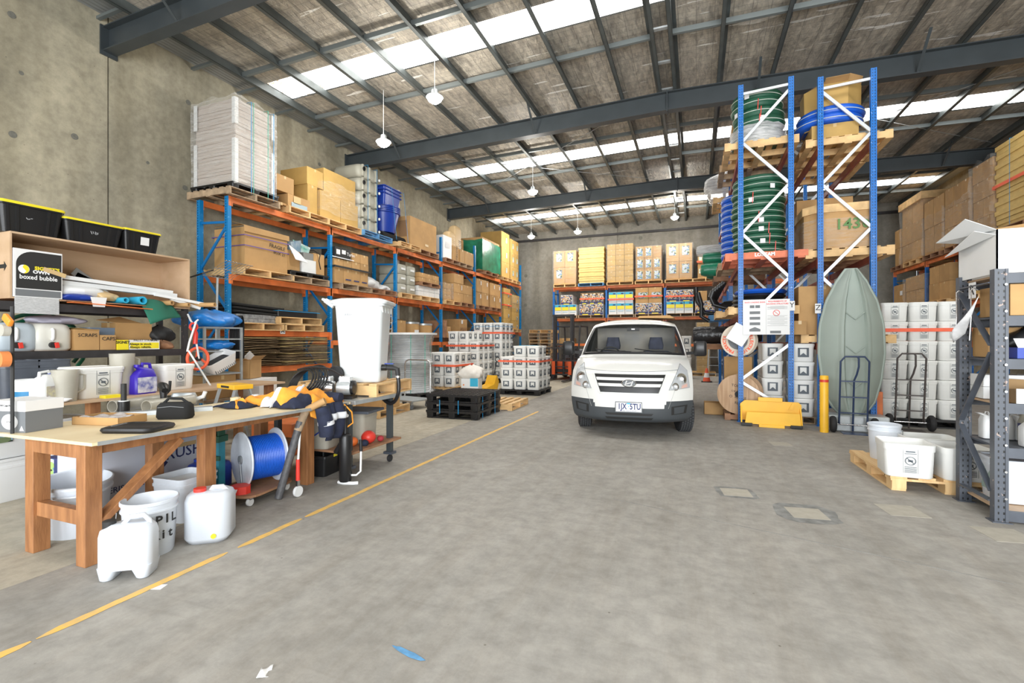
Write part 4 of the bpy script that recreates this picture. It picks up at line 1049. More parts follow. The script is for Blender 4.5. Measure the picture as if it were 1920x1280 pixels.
for px,P,w_,wh in((1682,P_pine,1.1,'under the labelled carton on the right rack'),(1716,P_blue,1.15,'under the half-wrapped cartons on the right rack'),(1762,P_pine,1.2,'under the cube cartons on the right rack'),(1815,P_pine,1.3,'under the lidded yellow cartons behind the grey shelving')):
 pal(P,'R',RX0,Ra(px),2.6,wh,w_)
zq=2.75
cstack('R',RX0,Ra(1695),Ra(1667),zq,1,1,Rz(1680,535)-zq,'brown carton with a white label on the right rack',st=lambda o,n,c,r:sticker(o,n,.22,.16,m_paper,.2,.6,'paper_label'))
cstack('R',RX0,Ra(1735),Ra(1697),zq,2,2,(Rz(1716,517)-zq)/2,'half-wrapped brown carton on the right rack')
wrap('R',RX0,Ra(1735),Ra(1697),zq,Rz(1716,517),'crumpled clear film over the half-wrapped cartons on the right rack',amp=.03)
cstack('R',RX0,Ra(1779),Ra(1741),zq,2,2,(Rz(1760,497)-zq)/2,'brown cube carton right of the blue post')
cstack('R',RX0,Ra(1850),Ra(1783),zq,1,6,(Rz(1810,480)-zq)/6,'flat yellow lidded carton behind the grey shelving',m=m_lid,jit=.04,tape=False)
cstack('R',RX0,Ra(1960),Ra(1860),zq,3,2,.4,'brown carton seen through the grey shelving')
zq=1.5
for i in range(4):
 mb=MB().lathe([(.30,0),(.52,0),(.55,.05),(.52,.10),(.30,.10)],(RX0+.6,20.35,zq+.004+i*.105),n=28)
 solo(mb,'hose_coil',m_black,'%s black hose coil on the right rack'%('lowest','second','third','topmost')[i],'hose coil',group='black coils on the right rack')
bag((RX0+.4,21.75,zq+.003),.5,.6,.45,m_whitep,'pale green and white sack at the far end of the right rack',seed=5)
cstack('R',RX0,Ra(1800),Ra(1742),zq,3,1,.42,'brown carton on the low beam of the right rack',depth=.8)
cstack('R',RX0,Ra(1900),Ra(1810),zq,4,1,.5,'brown carton on the low beam behind the grey shelving',depth=.8)
# Y and Z racks
FY=PY+.06
def Fx(px,Y=FY):return xY(px,Y)
def Fz(px,py,Y=FY):return zY(px,py,Y)
TF=axes('F',FY)[0]
def coil_mesh(r,h,m,seed=0):
 rr=random.Random(seed);mb=MB()
 mb.lathe([(r*.45,0),(r-.02,0),(r,h*.15),(r+.012,h*.5),(r,h*.85),(r-.02,h),(r*.45,h)],n=44)
 mb.lathe([(r*.45,h),(r*.45,0)],n=30,caps=False);return mb
def mk_coil(r,h,m,seam):
 def f():
  t=thing('hose_coil','x','hose coil')
  part(coil_mesh(r,h,m),'hose',m,t,50)
  vs=MB();n=48;ph=random.uniform(0,6)
  vs.tube([((r+.012)*math.cos(2*math.pi*i/n),(r+.012)*math.sin(2*math.pi*i/n),h*.5+.012*math.sin(2*math.pi*i/n+ph))for i in range(n)],.0055,5,closed=True)
  part(vs,'stripe',seam,t,50);return t
 return f
m_stripe=mat('pale_stripe',(.66,.70,.62),.6)
GC=Proto(mk_coil(.44,.135,m_green,m_stripe));BC=Proto(mk_coil(.44,.13,m_hoseblue,m_stripe))
def ties(c,zlist,rad,who):
 for k,(ang,z)in enumerate(zlist):
  x,y=c[0]+rad*math.sin(ang),c[1]-rad*math.cos(ang)
  mb=MB();mb.bar((x,y,z-.10),(x+.01,y,z+.10),.012,.006);solo(mb,'twine',m_red,'%s red tie on the %s'%(['first','second','third','fourth','fifth','sixth'][k],who),'tie',smooth=0)
def cards(c,zlist,rad,who):
 for k,(ang,z)in enumerate(zlist):
  n=Vector((math.sin(ang),-math.cos(ang),0));mb=MB();strip(mb,Vector((c[0],c[1],z))+n*rad,n,.085,.085)
  solo(mb,'tag_card',m_paper,'%s small white card on the %s'%(['first','second','third','fourth','fifth','sixth'][k],who),'label',smooth=0)
ORD=['lowest','second','third','fourth','fifth','sixth','seventh','eighth','ninth','tenth','eleventh','twelfth']
zL=5.05;c_=((YX0+YX1)/2-.06,FY+.56)
P_pine((c_[0],FY+.60,zL),0,'pale wooden pallet under the wrapped green coils high on the rack',scale=(1.05,1,1))
n=6;z0=zL+PH;zt=Fz(1425,158);hh=(zt-z0)/n
for i in range(n):GC((c_[0]+random.uniform(-.02,.02),c_[1]+random.uniform(-.02,.02),z0+i*hh),random.uniform(0,6),'%s green hose coil of the upper stack'%ORD[i],'upper green hose coils',scale=(1,1,hh/.135))
mb=MB();rr=random.Random(3)
mb.grid(lambda u,v:(c_[0]+(.475+rr.uniform(0,.03))*math.cos(2*math.pi*u),c_[1]+(.475+rr.uniform(0,.03))*math.sin(2*math.pi*u),z0-.02+v*(hh*2.2)+rr.uniform(-.03,.03)),28,6)
solo(mb,'stretch_wrap',m_film2,'torn clear film round the lowest upper green coils','stretch wrap',smooth=60)
cards(c_,((-.5,Fz(1415,172)),(.05,Fz(1415,218)),(-1.0,Fz(1378,205))),.47,'upper green coils');ties(c_,((-.75,Fz(1400,178)),(-.1,Fz(1425,190)),(.0,Fz(1425,205)),(-.05,Fz(1422,220))),.475,'upper green coils')
zL=2.98;c_=((YX0+YX1)/2-.05,FY+.56)
P_red((c_[0]+.04,FY+.60,zL),0,'red painted pallet under the main stack of green coils',scale=(1.12,1,1))
mb=MB();strip(mb,(c_[0]+.1,FY+.012,zL+.091),(0,-1,0),1.28,.11);o=solo(mb,'pallet_name_board',m_redwood,'red front board of the pallet with white lettering under green coils','board',smooth=0)
text('LOSCAM',.085,(c_[0]+.05,FY+.008,zL+.094),(0,-1,0),m_whiteink,o,.004)
n=12;z0=zL+PH;zt=Fz(1425,322);hh=(zt-z0)/n
for i in range(n):GC((c_[0]+random.uniform(-.02,.02),c_[1]+random.uniform(-.02,.02),z0+i*hh),random.uniform(0,6),'%s green hose coil of the main stack'%ORD[i],'main green hose coils',scale=(1.02,1.02,hh/.135))
cards(c_,((.4,Fz(1440,345)),(-.35,Fz(1400,372)),(.0,Fz(1423,410)),(.0,Fz(1423,427)),(.05,Fz(1424,450)),(.75,Fz(1450,475))),.485,'main green coils')
ties(c_,((-.3,Fz(1405,368)),(-.1,Fz(1410,405)),(.25,Fz(1435,425)),(.28,Fz(1436,445)),(.5,Fz(1445,460))),.488,'main green coils')
c_=(1.02,11.56);P_old((c_[0],c_[1],zL),0,'weathered wooden pallet under the blue coils')
for i in range(11):BC((c_[0],c_[1],zL+PH+i*.135),random.uniform(0,6),'%s blue hose coil behind the green stack'%ORD[i],'blue hose coils',scale=(1.12,1.12,1.03))
P_old((1.05,11.56,5.05),0,'weathered wooden pallet high behind the upper green coils')
TFb=axes('F',10.9)[0]
carton(TFb,.7,1.6,0,.8,5.2,6.0,'big brown carton high behind the upper green coils')
def on(P,x,y,z,lab,**k):return P((x,y,z),0,lab,**k)
on(P_pine,1.0,14.0,5.05,'pale wooden pallet under the crinkled bale high in the rack')
bag((.85,14.0,5.2),1.2,1.0,.9,m_film2,'tall crinkled film-wrapped bale high at the rack edge','bale','wrapped_bale',seed=8)
on(P_dark,1.0,13.7,2.98,'dark pallet under long green wrapped rolls')
for k,(x0_,y_,z_,r_,m_,lab)in enumerate(((.10,13.3,3.32,.17,m_greenp,'lower green wrapped roll sticking out over the aisle'),(.15,13.6,3.66,.15,m_greenp,'upper green wrapped roll sticking out over the aisle'),(.0,14.1,3.95,.16,m_film2,'grey wrapped roll end high above the aisle'),(.25,13.9,3.32,.18,m_greenp,'green roll lying behind the other wrapped rolls'))):
 mb=MB();L=1.6-x0_;mb.lathe([(.02,0),(r_*.8,.02),(r_,.12),(r_*1.04,.5),(r_*.98,L)],(x0_,y_,z_),axis='X',n=20);solo(mb,'wrapped_roll',m_,lab,'roll',smooth=60)
zL=1.98
on(P_pine,1.15,10.40,zL,'pale wooden pallet under the black pipes in rack Y',scale=(1.0,1,1))
for i in range(4):
 mb=MB().lathe([(.2,0),(.42,0),(.46,.04),(.42,.08),(.2,.08)],(1.1+.02*i,10.35,zL+PH+.085*i),n=32)
 solo(mb,'hose_coil',m_hoseblue if i==3 else m_black,('flat blue hose coil on top of black coils' if i==3 else'%s flat black hose coil in rack Y'%ORD[i]),'hose coil')
on(P_pine,1.1,11.75,zL,'pale wooden pallet end sticking into the aisle',scale=(1.2,1,1))
on(P_blue,1.0,13.4,zL,'blue painted pallet further back on the low beams',scale=(1.2,1,1))
for k in range(6):
 y_=11.3+.12*k;mb=MB()
 pth=[(.35+.05*k,y_,zL+.6+.05*k),(.30+.02*k,y_,zL+.45),(.36+.03*k,y_+.02,zL+.3),(.6,y_,zL+.22+.03*k),(1.5,y_,zL+.25+.04*k)]
 mb.tube(pth,.045,10);mb.tube(pth[:2],.06,10);solo(mb,'black_pipe',m_black,'%s black pipe with a bent end over the low pallet'%ORD[k],'pipe',smooth=60,group='black bent pipes')
def bend(pts,r,n=10):return MB().tube(pts,r,n)
for k,pts in enumerate((((-.0,13.0,2.85),(.03,13.0,2.5),(.2,13.0,2.2),(.5,13.0,2.16)),((.05,12.8,2.7),(.13,12.8,2.4),(.12,12.8,2.1),(.3,12.8,1.98)))):
 solo(bend([Vector(p)for p in pts],.05),'black_hose',m_black,'%s thick black hose hanging at the aisle edge of the rack'%('longer','shorter')[k],'hose',smooth=60)
m_bfilm=mat('black_film',(.03,.03,.032),.18,bump=.8,bs=14)
mb=MB().lathe([(.03,0),(.17,.02),(.2,.12),(.2,.8),(.17,1.35),(.15,1.45)],(-.08,12.0,1.625),axis='X',n=22)
o=solo(mb,'wrapped_roll',m_bfilm,'long black film-wrapped roll jutting over the aisle behind the van','roll',smooth=60)
mb=MB();mb.box(.2,1.56,11.6,12.36,1.30,1.42);solo(mb,'timber_shelf',m_darkwood,'dark timber shelf carrying the black wrapped roll','shelf',smooth=0)
def mk_reel(r,wdt,rc,m,mc):
 def f():
  t=thing('cable_reel','x','reel')
  for y in(-wdt/2,wdt/2-.02):part(MB().lathe([(.04,0),(r,0),(r,.022),(.04,.022)],(0,y,0),axis='Y',n=48),'flange',m,t,40)
  part(MB().lathe([(rc,-wdt/2+.02),(rc,wdt/2-.02)],axis='Y',n=36),'wound_core',mc,t,50)
  part(MB().lathe([(.001,-wdt/2-.004),(.06,-wdt/2-.004),(.06,-wdt/2)],axis='Y',n=20),'hub',m_ink,t,40);return t
 return f
m_reelply=mat('reel_ply',(.62,.42,.26),.6,c2=(.45,.27,.15),vs_=3,stretch=(9,1,.7))
m_cream=mat('cream_board',(.72,.62,.50),.6,var=.06,vs_=4)
c_=Vector((Fx(1390,9.82),9.9,0));zc=Fz(1390,725,9.62)
t=mk_reel(.37,.42,.24,m_reelply,m_black)();t['label']='large wooden cable reel with handwriting on the floor of rack Y';t.location=(c_.x,10.06,.37+.12);t.rotation_euler=(0,0,R(-14))
for k,(tx,sz)in enumerate((('TOP',.07),('1/4 BSP',.06),('O  RINGS',.07),('REEL',.07))):text(tx,sz,(-.05+.02*k,-.212,.16-.11*k),(0,-1,0),m_ink,t,spin=R(-8),name='handwriting')
on(P_dark,c_.x+.3,10.42,0,'dark pallet under the large wooden cable reel',scale=(1,1,.8))
t=mk_reel(.30,.26,.17,m_cream,m_black)();t['label']='smaller cream cable reel with orange lettering above the wooden reel';zc2=Fz(1388,638,9.7);t.location=(Fx(1388,9.8),10.0,zc2);t.rotation_euler=(0,0,R(-16))
part(MB().lathe([(.001,-.006),(.17,-.006),(.17,0)],(0,-.128,0),axis='Y',n=36),'grey_disc',m_greyink,t,40)
import itertools
for i,ch in enumerate('ELECTRICAL PRODUCTS'):
 a_=R(-10)-R(13)*i+R(100)
 if ch==' ':continue
 a2=R(20)-R(12)*i
 text(ch,.075,(.235*math.cos(a2),-.1315,.235*math.sin(a2)),(0,-1,0),m_redstrap,t,.004,spin=-(math.pi/2-a2)*1.0 if False else a2-math.pi/2)
mb=MB().box(-.28,.28,-.02,.02,0,.05)
hold=carton(TF,Fx(1362),Fx(1362)+.5,.68,.95,.0+.13,zc2-.33,'brown carton behind the two cable reels',m_board)
mb=MB();mb.bar((Fx(1388,9.8),10.1,zc2),(Fx(1388,9.8),10.45,zc2),.03,.03);solo(mb,'reel_axle',m_graph,'steel axle carrying the smaller cream cable reel','axle',smooth=0)
mb=MB();strip(mb,(Fx(1386,9.66),9.672,Fz(1386,627,9.66)),(.0,-1,0),.32,.34,0,.001,R(-32));solo(mb,'paper_sheet',m_paper,'tilted white paper sheet pinned over the cream cable reel','paper',smooth=0)
mb=MB();mb.box(-.27,.27,-.15,.15,0,.24);t=thing('open_carton','low open brown carton on the floor between van and reel','carton');t.location=(fl(1347,777).x,fl(1347,777).y+.1,0)
b=MB();b.box(-.27,.27,-.15,-.144,0,.24);b.box(-.27,.27,.144,.15,0,.24);b.box(-.27,-.264,-.15,.15,0,.24);b.box(.264,.27,-.15,.15,0,.24);b.box(-.27,.27,-.15,.15,0,.006)
part(b,'carton_body',m_board,t,0)
c=fl(1325,716)
t=thing('traffic_cone','small orange traffic cone with a white band beyond the van','cone',tuple(c));part(MB().lathe([(.13,.03),(.03,.5),(.02,.5)],n=20),'cone_body',m_redstrap,t);part(MB().lathe([(.098,.17),(.066,.33)],n=20,caps=False),'white_band',m_whiteink,t);part(MB().rloft([(0,.36,.36,.03),(.03,.36,.36,.03)]),'base',m_ink,t)
for ch in t.children:
 if ch.name.startswith('white_band'):ch.scale=(1.04,1.04,1)
t=thing('step_ladder','folded aluminium step ladder standing beyond the cone','ladder',tuple(fl(1338,716)))
for s_ in(-1,1):
 part(MB().bar((s_*.2,0,0),(s_*.14,.25,1.7),.03,.06),'rail',m_galv,t,0);part(MB().bar((s_*.22,.6,0),(s_*.14,.3,1.65),.025,.03),'rear_leg',m_galv,t,0)
b=MB()
for k in range(5):b.box(-.18,.18,.02+k*.045,.1+k*.045,.28+k*.3,.30+k*.3)
part(b,'steps',m_galv,t,0)
m_tub=mat('white_tub_plastic',(0.85,0.85,0.82),0.4,var=.02,vs_=4,rnd=.03)
m_bowtie=mat('grey_emblem',(.10,.12,.14),.6)
def mk_tub(w_=.37,h=.30,warn=False,open_=False):
 def f():
  t=thing('square_tub','x','tub');wt=w_*.91
  secs=[(0,wt-.02,wt-.02,.05),(.012,wt,wt,.06),(h*.78,w_*.955,w_*.955,.06),(h*.785,w_*.985,w_*.985,.06),(h*.88,w_*.99,w_*.99,.06)]
  if open_:secs+=[(h*.97,w_,w_,.06),(h*.975,w_-.02,w_-.02,.05),(.03,wt-.02,wt-.02,.05)]
  part(MB().rloft(secs,caps=(True,open_)),'tub_body',m_tub,t,40)
  if not open_:
   part(MB().rloft([(h*.87,w_+.005,w_+.005,.06),(h*.95,w_+.008,w_+.008,.06),(h*.985,w_-.01,w_-.01,.06),(h*.985,w_-.04,w_-.04,.05),(h*.965,w_-.05,w_-.05,.05)]),'lid',m_tub,t,40)
  for(nx,ny)in((0,-1),(1,0)):
   n_=Vector((nx,ny,0));og=n_*(w_*.482+.004)+Vector((0,0,h*.5));lb=MB()
   if warn and ny:
    strip(lb,og,n_,.07,.012,dy=.09,spin=0);strip(lb,og,n_,.09,.006,dy=.07)
    q=MB().lathe([(.036,0),(.042,0),(.042,.002),(.036,.002),(.036,0)],n=20,caps=False).xf(face_mat(og,n_));lb.add(q.v,q.f)
    strip(lb,og,n_,.006,.07,spin=R(45));strip(lb,og,n_,.035,.02)
    for k in range(5):strip(lb,og,n_,.09,.005,dy=-.06-k*.013)
    for dx_ in(-.055,.055):strip(lb,og,n_,.002,.24,dx=dx_)
   else:
    s_=h*.50
    poly=[(-.5,-.5),(.5,-.5),(.5,-.28),(.3,-.05),(.5,.12),(.5,.5),(.35,.5),(.35,.2),(.2,.36),(-.2,.36),(-.35,.2),(-.35,.5),(-.5,.5),(-.5,.12),(-.3,-.05),(-.5,-.28)]
    poly=[(.5*a/.5,b)for a,b in poly]
    rim_=MB()
    for(a,b,c2,d2)in((-.5,.38,.5,.5),(-.5,-.5,-.3,.5),(.3,-.5,.5,.5),(-.3,-.5,.3,-.3)):
     q=MB().box(a*s_*1.15,c2*s_*1.15,b*s_,d2*s_,0,.002).xf(face_mat(og,n_));lb.add(q.v,q.f)
    q=MB().prism([(-.3*s_,-.3*s_),(.3*s_,-.3*s_),(0,-.05*s_)],0,.002).xf(face_mat(og,n_));lb.add(q.v,q.f)
   part(lb,'printed_label',m_bowtie,t,0)
  return t
 return f
TUB=Proto(mk_tub());TUBW=Proto(mk_tub(.40,.31,True));OTUB=Proto(mk_tub(.40,.34,True,True))
def tubs(cx,cy,nx,ny,nz,desc,z0=PH+.004,w_=.385,h=.30,rz=0,only=None,P=None,skip=None):
 P=P or TUB
 for r in range(nz):
  for i in range(nx):
   for j in range(ny):
    if skip and skip(i,j,r):continue
    if 0<i<nx-1 and 0<j<ny-1 and r<nz-1:continue
    x=(i-(nx-1)/2)*w_;y=(j-(ny-1)/2)*w_
    xx=cx+x*math.cos(rz)-y*math.sin(rz);yy=cy+x*math.sin(rz)+y*math.cos(rz)
    dw={0:'front',1:'second-line',2:'third-line',3:'rear'}[j]if ny>1 else''
    P((xx,yy,z0+r*h),rz,' '.join(q for q in(roww(nz)[r],COLW[nx][i],dw,'white tub',desc)if q),desc,scale=(1,1,h/(.31 if P is TUBW else .30)))
c1=fl(972,741);cx1,cy1=c1.x,c1.y+.62
P_black((cx1,cy1,0),0,'black plastic pallet under the red-strapped white tubs nearest the forklift')
tubs(cx1,cy1,3,3,4,'on the black pallet near the forklift',h=.30,skip=lambda i,j,r:r==3 and(i==0 or j>1))
mb=MB();straps('F',cy1-.58,cx1-.58,cx1+.58,PH+.78,'red strap round the white tubs near the forklift',depth=1.16,h=.05)
cx2,cy2=-7.05,12.75
P_pine((cx2,cy2,0),0,'pale wooden pallet under the low red-strapped white tubs')
tubs(cx2,cy2,3,3,3,'on the wooden pallet beside the foil-wrapped coil',h=.33)
straps('F',cy2-.58,cx2-.58,cx2+.58,PH+.62,'red strap round the low white tubs beside the foil-wrapped coil',depth=1.16,h=.06)
cx3,cy3=-7.05,14.4
P_black((cx3,cy3,0),0,'black plastic pallet under the first tall stack of white tubs')
tubs(cx3,cy3,3,3,5,'of the first tall stack by the left rack',h=.33,skip=lambda i,j,r:r==4 and i>1)
straps('F',cy3-.58,cx3-.58,cx3+.58,PH+1.18,'red strap round the first tall stack of tubs',depth=1.16,h=.06)
cx4,cy4=-6.95,16.1
P_black((cx4,cy4,0),0,'black plastic pallet under the second tall stack of white tubs')
tubs(cx4,cy4,3,3,6,'of the second tall stack by the left rack',h=.33)
straps('F',cy4-.58,cx4-.58,cx4+.58,PH+1.62,'red strap round the second tall stack of tubs',depth=1.16,h=.06)
straps('F',cy4-.58,cx4-.58,cx4+.58,PH+1.85,'thin blue cord round the second tall stack of tubs',m_bluep,depth=1.16,h=.012)
cx5=fl(1720,800).x+.06;cy5=10.55
P_black((cx5,cy5+.2,0),0,'black plastic pallet under the tall white tubs behind the hand trucks')
tubs(cx5,cy5,3,2,6,'in the tall stack behind the hand trucks',h=.335,w_=.408,P=TUBW)
straps('F',cy5-.40,cx5-.60,cx5+.60,PH+1.53,'red strap round the tall tubs behind the hand trucks',depth=.8,h=.06)
tubs(1.80,10.25,1,2,4,'in the narrow gap between the blue racks',z0=.128,h=.33,w_=.39);P_old((1.80,10.5,0),R(90),'weathered pallet under the tubs between the blue racks',scale=(1,.33,.8))
tubs(1.36,10.6,1,2,4,'inside rack Y behind the corner post',z0=.128,h=.33,w_=.39)
tubs(-.35,20.2,1,1,4,'in the far column behind the van',z0=0,h=.42,w_=.4)
P_pine(((ZX0+ZX1)/2+.05,FY+.60,4.92),0,'pale wooden pallet under the tall open carton high in rack Z',scale=(1.1,1,1))
P_pine(((ZX0+ZX1)/2+.05,FY+1.80,4.92),0,'second pale pallet high in rack Z',scale=(1.0,1,1))
xc=Fx(1570);zb=4.92+PH
carton(TF,Fx(1523),Fx(1612),.05,.95,zb,zb+.24,'flat yellow carton under the blue coil high in rack Z',m_boardy)
t=thing('octagonal_carton','tall torn octagonal carton with open black inside, high in rack Z','carton',(xc,FY+.52,zb+.24))
oc=lambda r,z:[(r*1.02*math.cos(R(22.5+45*k)),r*math.sin(R(22.5+45*k)),z)for k in range(8)]
h8=Fz(1570,150)-zb-.24
b=MB().add(oc(.46,0)+oc(.47,h8)+oc(.44,h8)+oc(.43,.05),[(k,(k+1)%8,8+(k+1)%8,8+k)for k in range(8)]+[(8+k,8+(k+1)%8,16+(k+1)%8,16+k)for k in range(8)]+[(16+k,16+(k+1)%8,24+(k+1)%8,24+k)for k in range(8)])
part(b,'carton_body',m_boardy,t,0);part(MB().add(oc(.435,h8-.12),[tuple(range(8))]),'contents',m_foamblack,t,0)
b=MB()
for k,(tilt,hh_)in zip((5,6,4,0),((.35,.05),(.1,.14),(-.5,.16),(.06,.2))):
 a1,a2=R(22.5+45*k),R(22.5+45*(k+1));r=.47
 p=[(r*math.cos(a1),r*math.sin(a1),h8),(r*math.cos(a2),r*math.sin(a2),h8)]
 mcx=math.cos((a1+a2)/2);mcy=math.sin((a1+a2)/2)
 b.add([p[0],p[1],(p[1][0]+mcx*tilt*.4,p[1][1]+mcy*tilt*.4,h8+hh_),(p[0][0]+mcx*tilt*.4,p[0][1]+mcy*tilt*.4,h8+hh_*.8)],[(0,1,2,3)])
part(b,'flap',m_board,t,0,thick=.006)
for k in range(2):mb=BC((xc-.04*(1-k),FY+.50-.03*(1-k),zb+.26+k*.15),0,'%s blue hose loop round the octagonal carton'%('lower','upper')[k],'blue loops in rack Z',scale=(1.18,1.14,1.15))
P_pine(((ZX0+ZX1)/2+.06,FY+.60,2.95),0,'pale wooden pallet under the film-wrapped bin in rack Z',scale=(1.12,1,1.1))
zb=2.95+PH+.015;zt=Fz(1570,393)
t=thing('board_bin','wide film-wrapped board bin with wooden rim, marked in green pen','bin',((Fx(1512)+Fx(1645))/2,FY+.56,zb));wq=Fx(1645)-Fx(1512)
c8=[(-.5,-.3),(-.35,-.46),(.42,-.46),(.5,-.3),(.5,.46),(-.5,.46)]
b=MB().prism([(x*wq,y*1.15)for x,y in c8],0,zt-zb);part(b,'bin_body',m_board,t,0)
b=MB().prism([(x*wq*1.05,y*1.2)for x,y in c8],zt-zb-.03,zt-zb+.11);part(b,'rim',m_pine,t,0)
b=MB().prism([(x*wq*1.03,y*1.18+.0)for x,y in c8],0,zt-zb-.14);f_=part(b,'film',m_film,t,0)
text('143',.26,(.1,-.46*1.2-.012,(zt-zb)*.60),(0,-1,0),mat('green_pen',(.10,.22,.06),.6),t,.004,name='handwriting');strip_=MB()
text('0',.2,(.36,-.46*1.2-.012,(zt-zb)*.58),(0,-1,0),mat('green_pen',(.10,.22,.06),.6),t,.004,name='handwriting')
carton(axes('F',11.0)[0],ZX0-.1,ZX1,0,1.0,3.1,4.3,'wrapped brown load deeper in rack Z',m_board);P_dark(((ZX0+ZX1)/2,11.5,2.95),0,'dark pallet deeper in rack Z')
P_pine(((ZX0+ZX1)/2+.04,FY+.62,1.45),0,'pale wooden pallet under the tall brown carton behind the hull',scale=(1.2,1,1))
carton(TF,Fx(1500),Fx(1600),.12,1.0,1.6,Fz(1520,535),'tall brown carton behind the upright hull in rack Z',m_board)
carton(TF,Fx(1488),Fx(1512),-.0,.25,1.6,1.85,'small torn brown carton flap beside rack post Z',m_board)
def board_sign():
 x0,x1=Fx(1393,PY-.08),Fx(1481,PY-.08);z0_,z1_=Fz(1437,627,PY-.08),Fz(1437,561,PY-.08);W_,H_=x1-x0,z1_-z0_
 t=thing('safety_notice','white rack loading notice board fixed across the blue posts of rack Y','sign',((x0+x1)/2,PY-.075,(z0_+z1_)/2))
 part(MB().box(-W_/2,W_/2,-.004,.004,-H_/2,H_/2),'board',m_paper,t,0)
 k=MB();g=MB();n_=(0,-1,0);og=(0,-.005,0)
 strip(g,og,n_,.004,H_*.98,dx=0)
 for i in range(3):strip(k,og,n_,.17,.05,dx=-W_*.24,dy=.08-i*.10)
 strip(k,og,n_,.075,.05,dx=-W_*.30,dy=.19);strip(k,og,n_,.075,.05,dx=-W_*.18,dy=.19)
 q=MB().prism([(-.09,-.24),(.09,-.24),(.09,-.20),(0,-.16),(-.09,-.20)],0,.002).xf(face_mat(og,n_)@Matrix.Translation((-W_*.24,-.02,0)));k.add(q.v,q.f)
 strip(k,og,n_,.17,.045,dx=W_*.2,dy=-H_/2+.045)
 for i in range(14):strip(g,og,n_,W_*.42*(1 if i%3 else .7),.006,dx=W_*.24,dy=(.19-i*.012 if i<5 else .02-(i-5)*.022))
 part(k,'pictogram',m_greyink,t,0);part(g,'small_print',mat('light_ink',(.45,.45,.45),.6),t,0)
 r_=MB();q=MB().lathe([(.045,0),(.055,0),(.055,.002),(.045,.002),(.045,0)],n=28,caps=False).xf(face_mat((W_*.22,-.005,.07),n_));r_.add(q.v,q.f);strip(r_,(W_*.22,-.005,.07),n_,.008,.1,spin=R(45));part(r_,'prohibition_sign',m_red,t,0)
 text('RACK LOADING SIGNS',.032,(-W_*.24,-.006,H_/2-.05),n_,m_red,t,.001);text('REQUIREMENTS OF',.034,(W_*.24,-.006,H_/2-.04),n_,m_red,t,.001);text('RACKING STRUCTURE',.034,(W_*.24,-.006,H_/2-.085),n_,m_red,t,.001)
board_sign()
for ch,px,py in(('Y',1485,573),('Z',1534,578)):
 x,z=Fx(px,PY-.06),Fz(px,py,PY-.06)
 o=solo(MB().box(-.045,.045,-.003,.003,-.085,.085),'letter_sign',m_paper,'small white sign with the letter %s on the blue post'%ch,'sign',(x,PY-.05,z),smooth=0)
 text(ch,.13,(0,-.005,.01),(0,-1,0),m_ink,o)
 # the white van
van=thing('van','white delivery van parked facing the camera with number plate 1JX 5TU','van',(-.955,7.40,0),R(4.4))
ROW=[(.10,.25,.86,.36,0),(.03,.31,.90,.38,0),(0,.45,.93,.40,0),(.012,.58,.945,.40,0),(.045,.75,.95,.40,0),(.09,.90,.945,.42,0),(.15,1.0,.94,.43,0),(.30,1.09,.93,.42,.01),(.55,1.185,.92,.38,.02),(.86,1.27,.90,.33,.03),(1.15,1.46,.86,.27,.03),(1.45,1.65,.81,.2,.04),(1.68,1.79,.765,.14,.05),(1.85,1.86,.745,.1,.07),(2.15,1.905,.74,.04,.09),(3.0,1.935,.75,0,.1),(4.2,1.93,.75,0,.1),(4.95,1.90,.73,0,.1),(5.05,1.86,.72,0,.1)]
def row(t):
 t=max(0,min(len(ROW)-1.0001,t));i=int(t);f_=t-i
 P0,P1,P2,P3=ROW[max(i-1,0)],ROW[i],ROW[i+1],ROW[min(i+2,len(ROW)-1)]
 return[.5*(2*b+(c-a)*f_+(2*a-5*b+4*c-d)*f_**2+(3*b-a-3*c+d)*f_**3)for a,b,c,d in zip(P0,P1,P2,P3)]
def SP(u,t,off=0):
 y,z,w_,dy,dz=row(t);k=abs(u)**3
 return Vector((w_*u,y+dy*k,z-dz*k))
def t_of_z(z):
 lo,hi=0.0,13.0
 for _ in range(30):
  m_=(lo+hi)/2
  if row(m_)[1]<z:lo=m_
  else:hi=m_
 return lo
def FX(x,z,off=0.004):
 t=t_of_z(z);y,zz,w_,dy,dz=row(t);u=min(1,abs(x)/w_)
 return Vector((x,y+dy*u**3-off,z))
def fpatch(mb,A,B_,C_,D,off=.004,nu=8,nv=6,m=0):
 def fn(u,v):
  x=(A[0]*(1-u)+B_[0]*u)*(1-v)+(D[0]*(1-u)+C_[0]*u)*v
  z=(A[1]*(1-u)+B_[1]*u)*(1-v)+(D[1]*(1-u)+C_[1]*u)*v
  return FX(x,z,off)
 return mb.grid(fn,nu,nv,m)
NU,NT_=76,150
Tm=len(ROW)-1.001
def region(u,t):
 p=SP(u,t);x,z=abs(p.x),p.z
 if t<7:
  lim=.47 if x<.50 else .47+(.11*min(1,(x-.50)/.06))
  if z<lim:return'bumper'
  return'body'
 if 9.0<=t<12.15:
  if abs(u)<.925 and t>9.15 and t<12.05:return'glass'
  if abs(u)<.965:return'frit'
 return'body'
shell={'body':MB(),'bumper':MB(),'glass':MB(),'frit':MB()}
for k,mb in shell.items():
 mb.grid(lambda u,v:SP(2*u-1,v*Tm),NU,NT_,skip=lambda u,v,k=k:region(2*u-1,v*Tm)!=k)
WY=(.95,4.15)
def zbot(y):
 z=.27
 for yw in WY:
  d=abs(y-yw)
  if d<.40:z=max(z,.32+math.sqrt(.16-d*d))
 return z
side_t=[6.0+i*(Tm-6.0)/110 for i in range(111)]
K=22
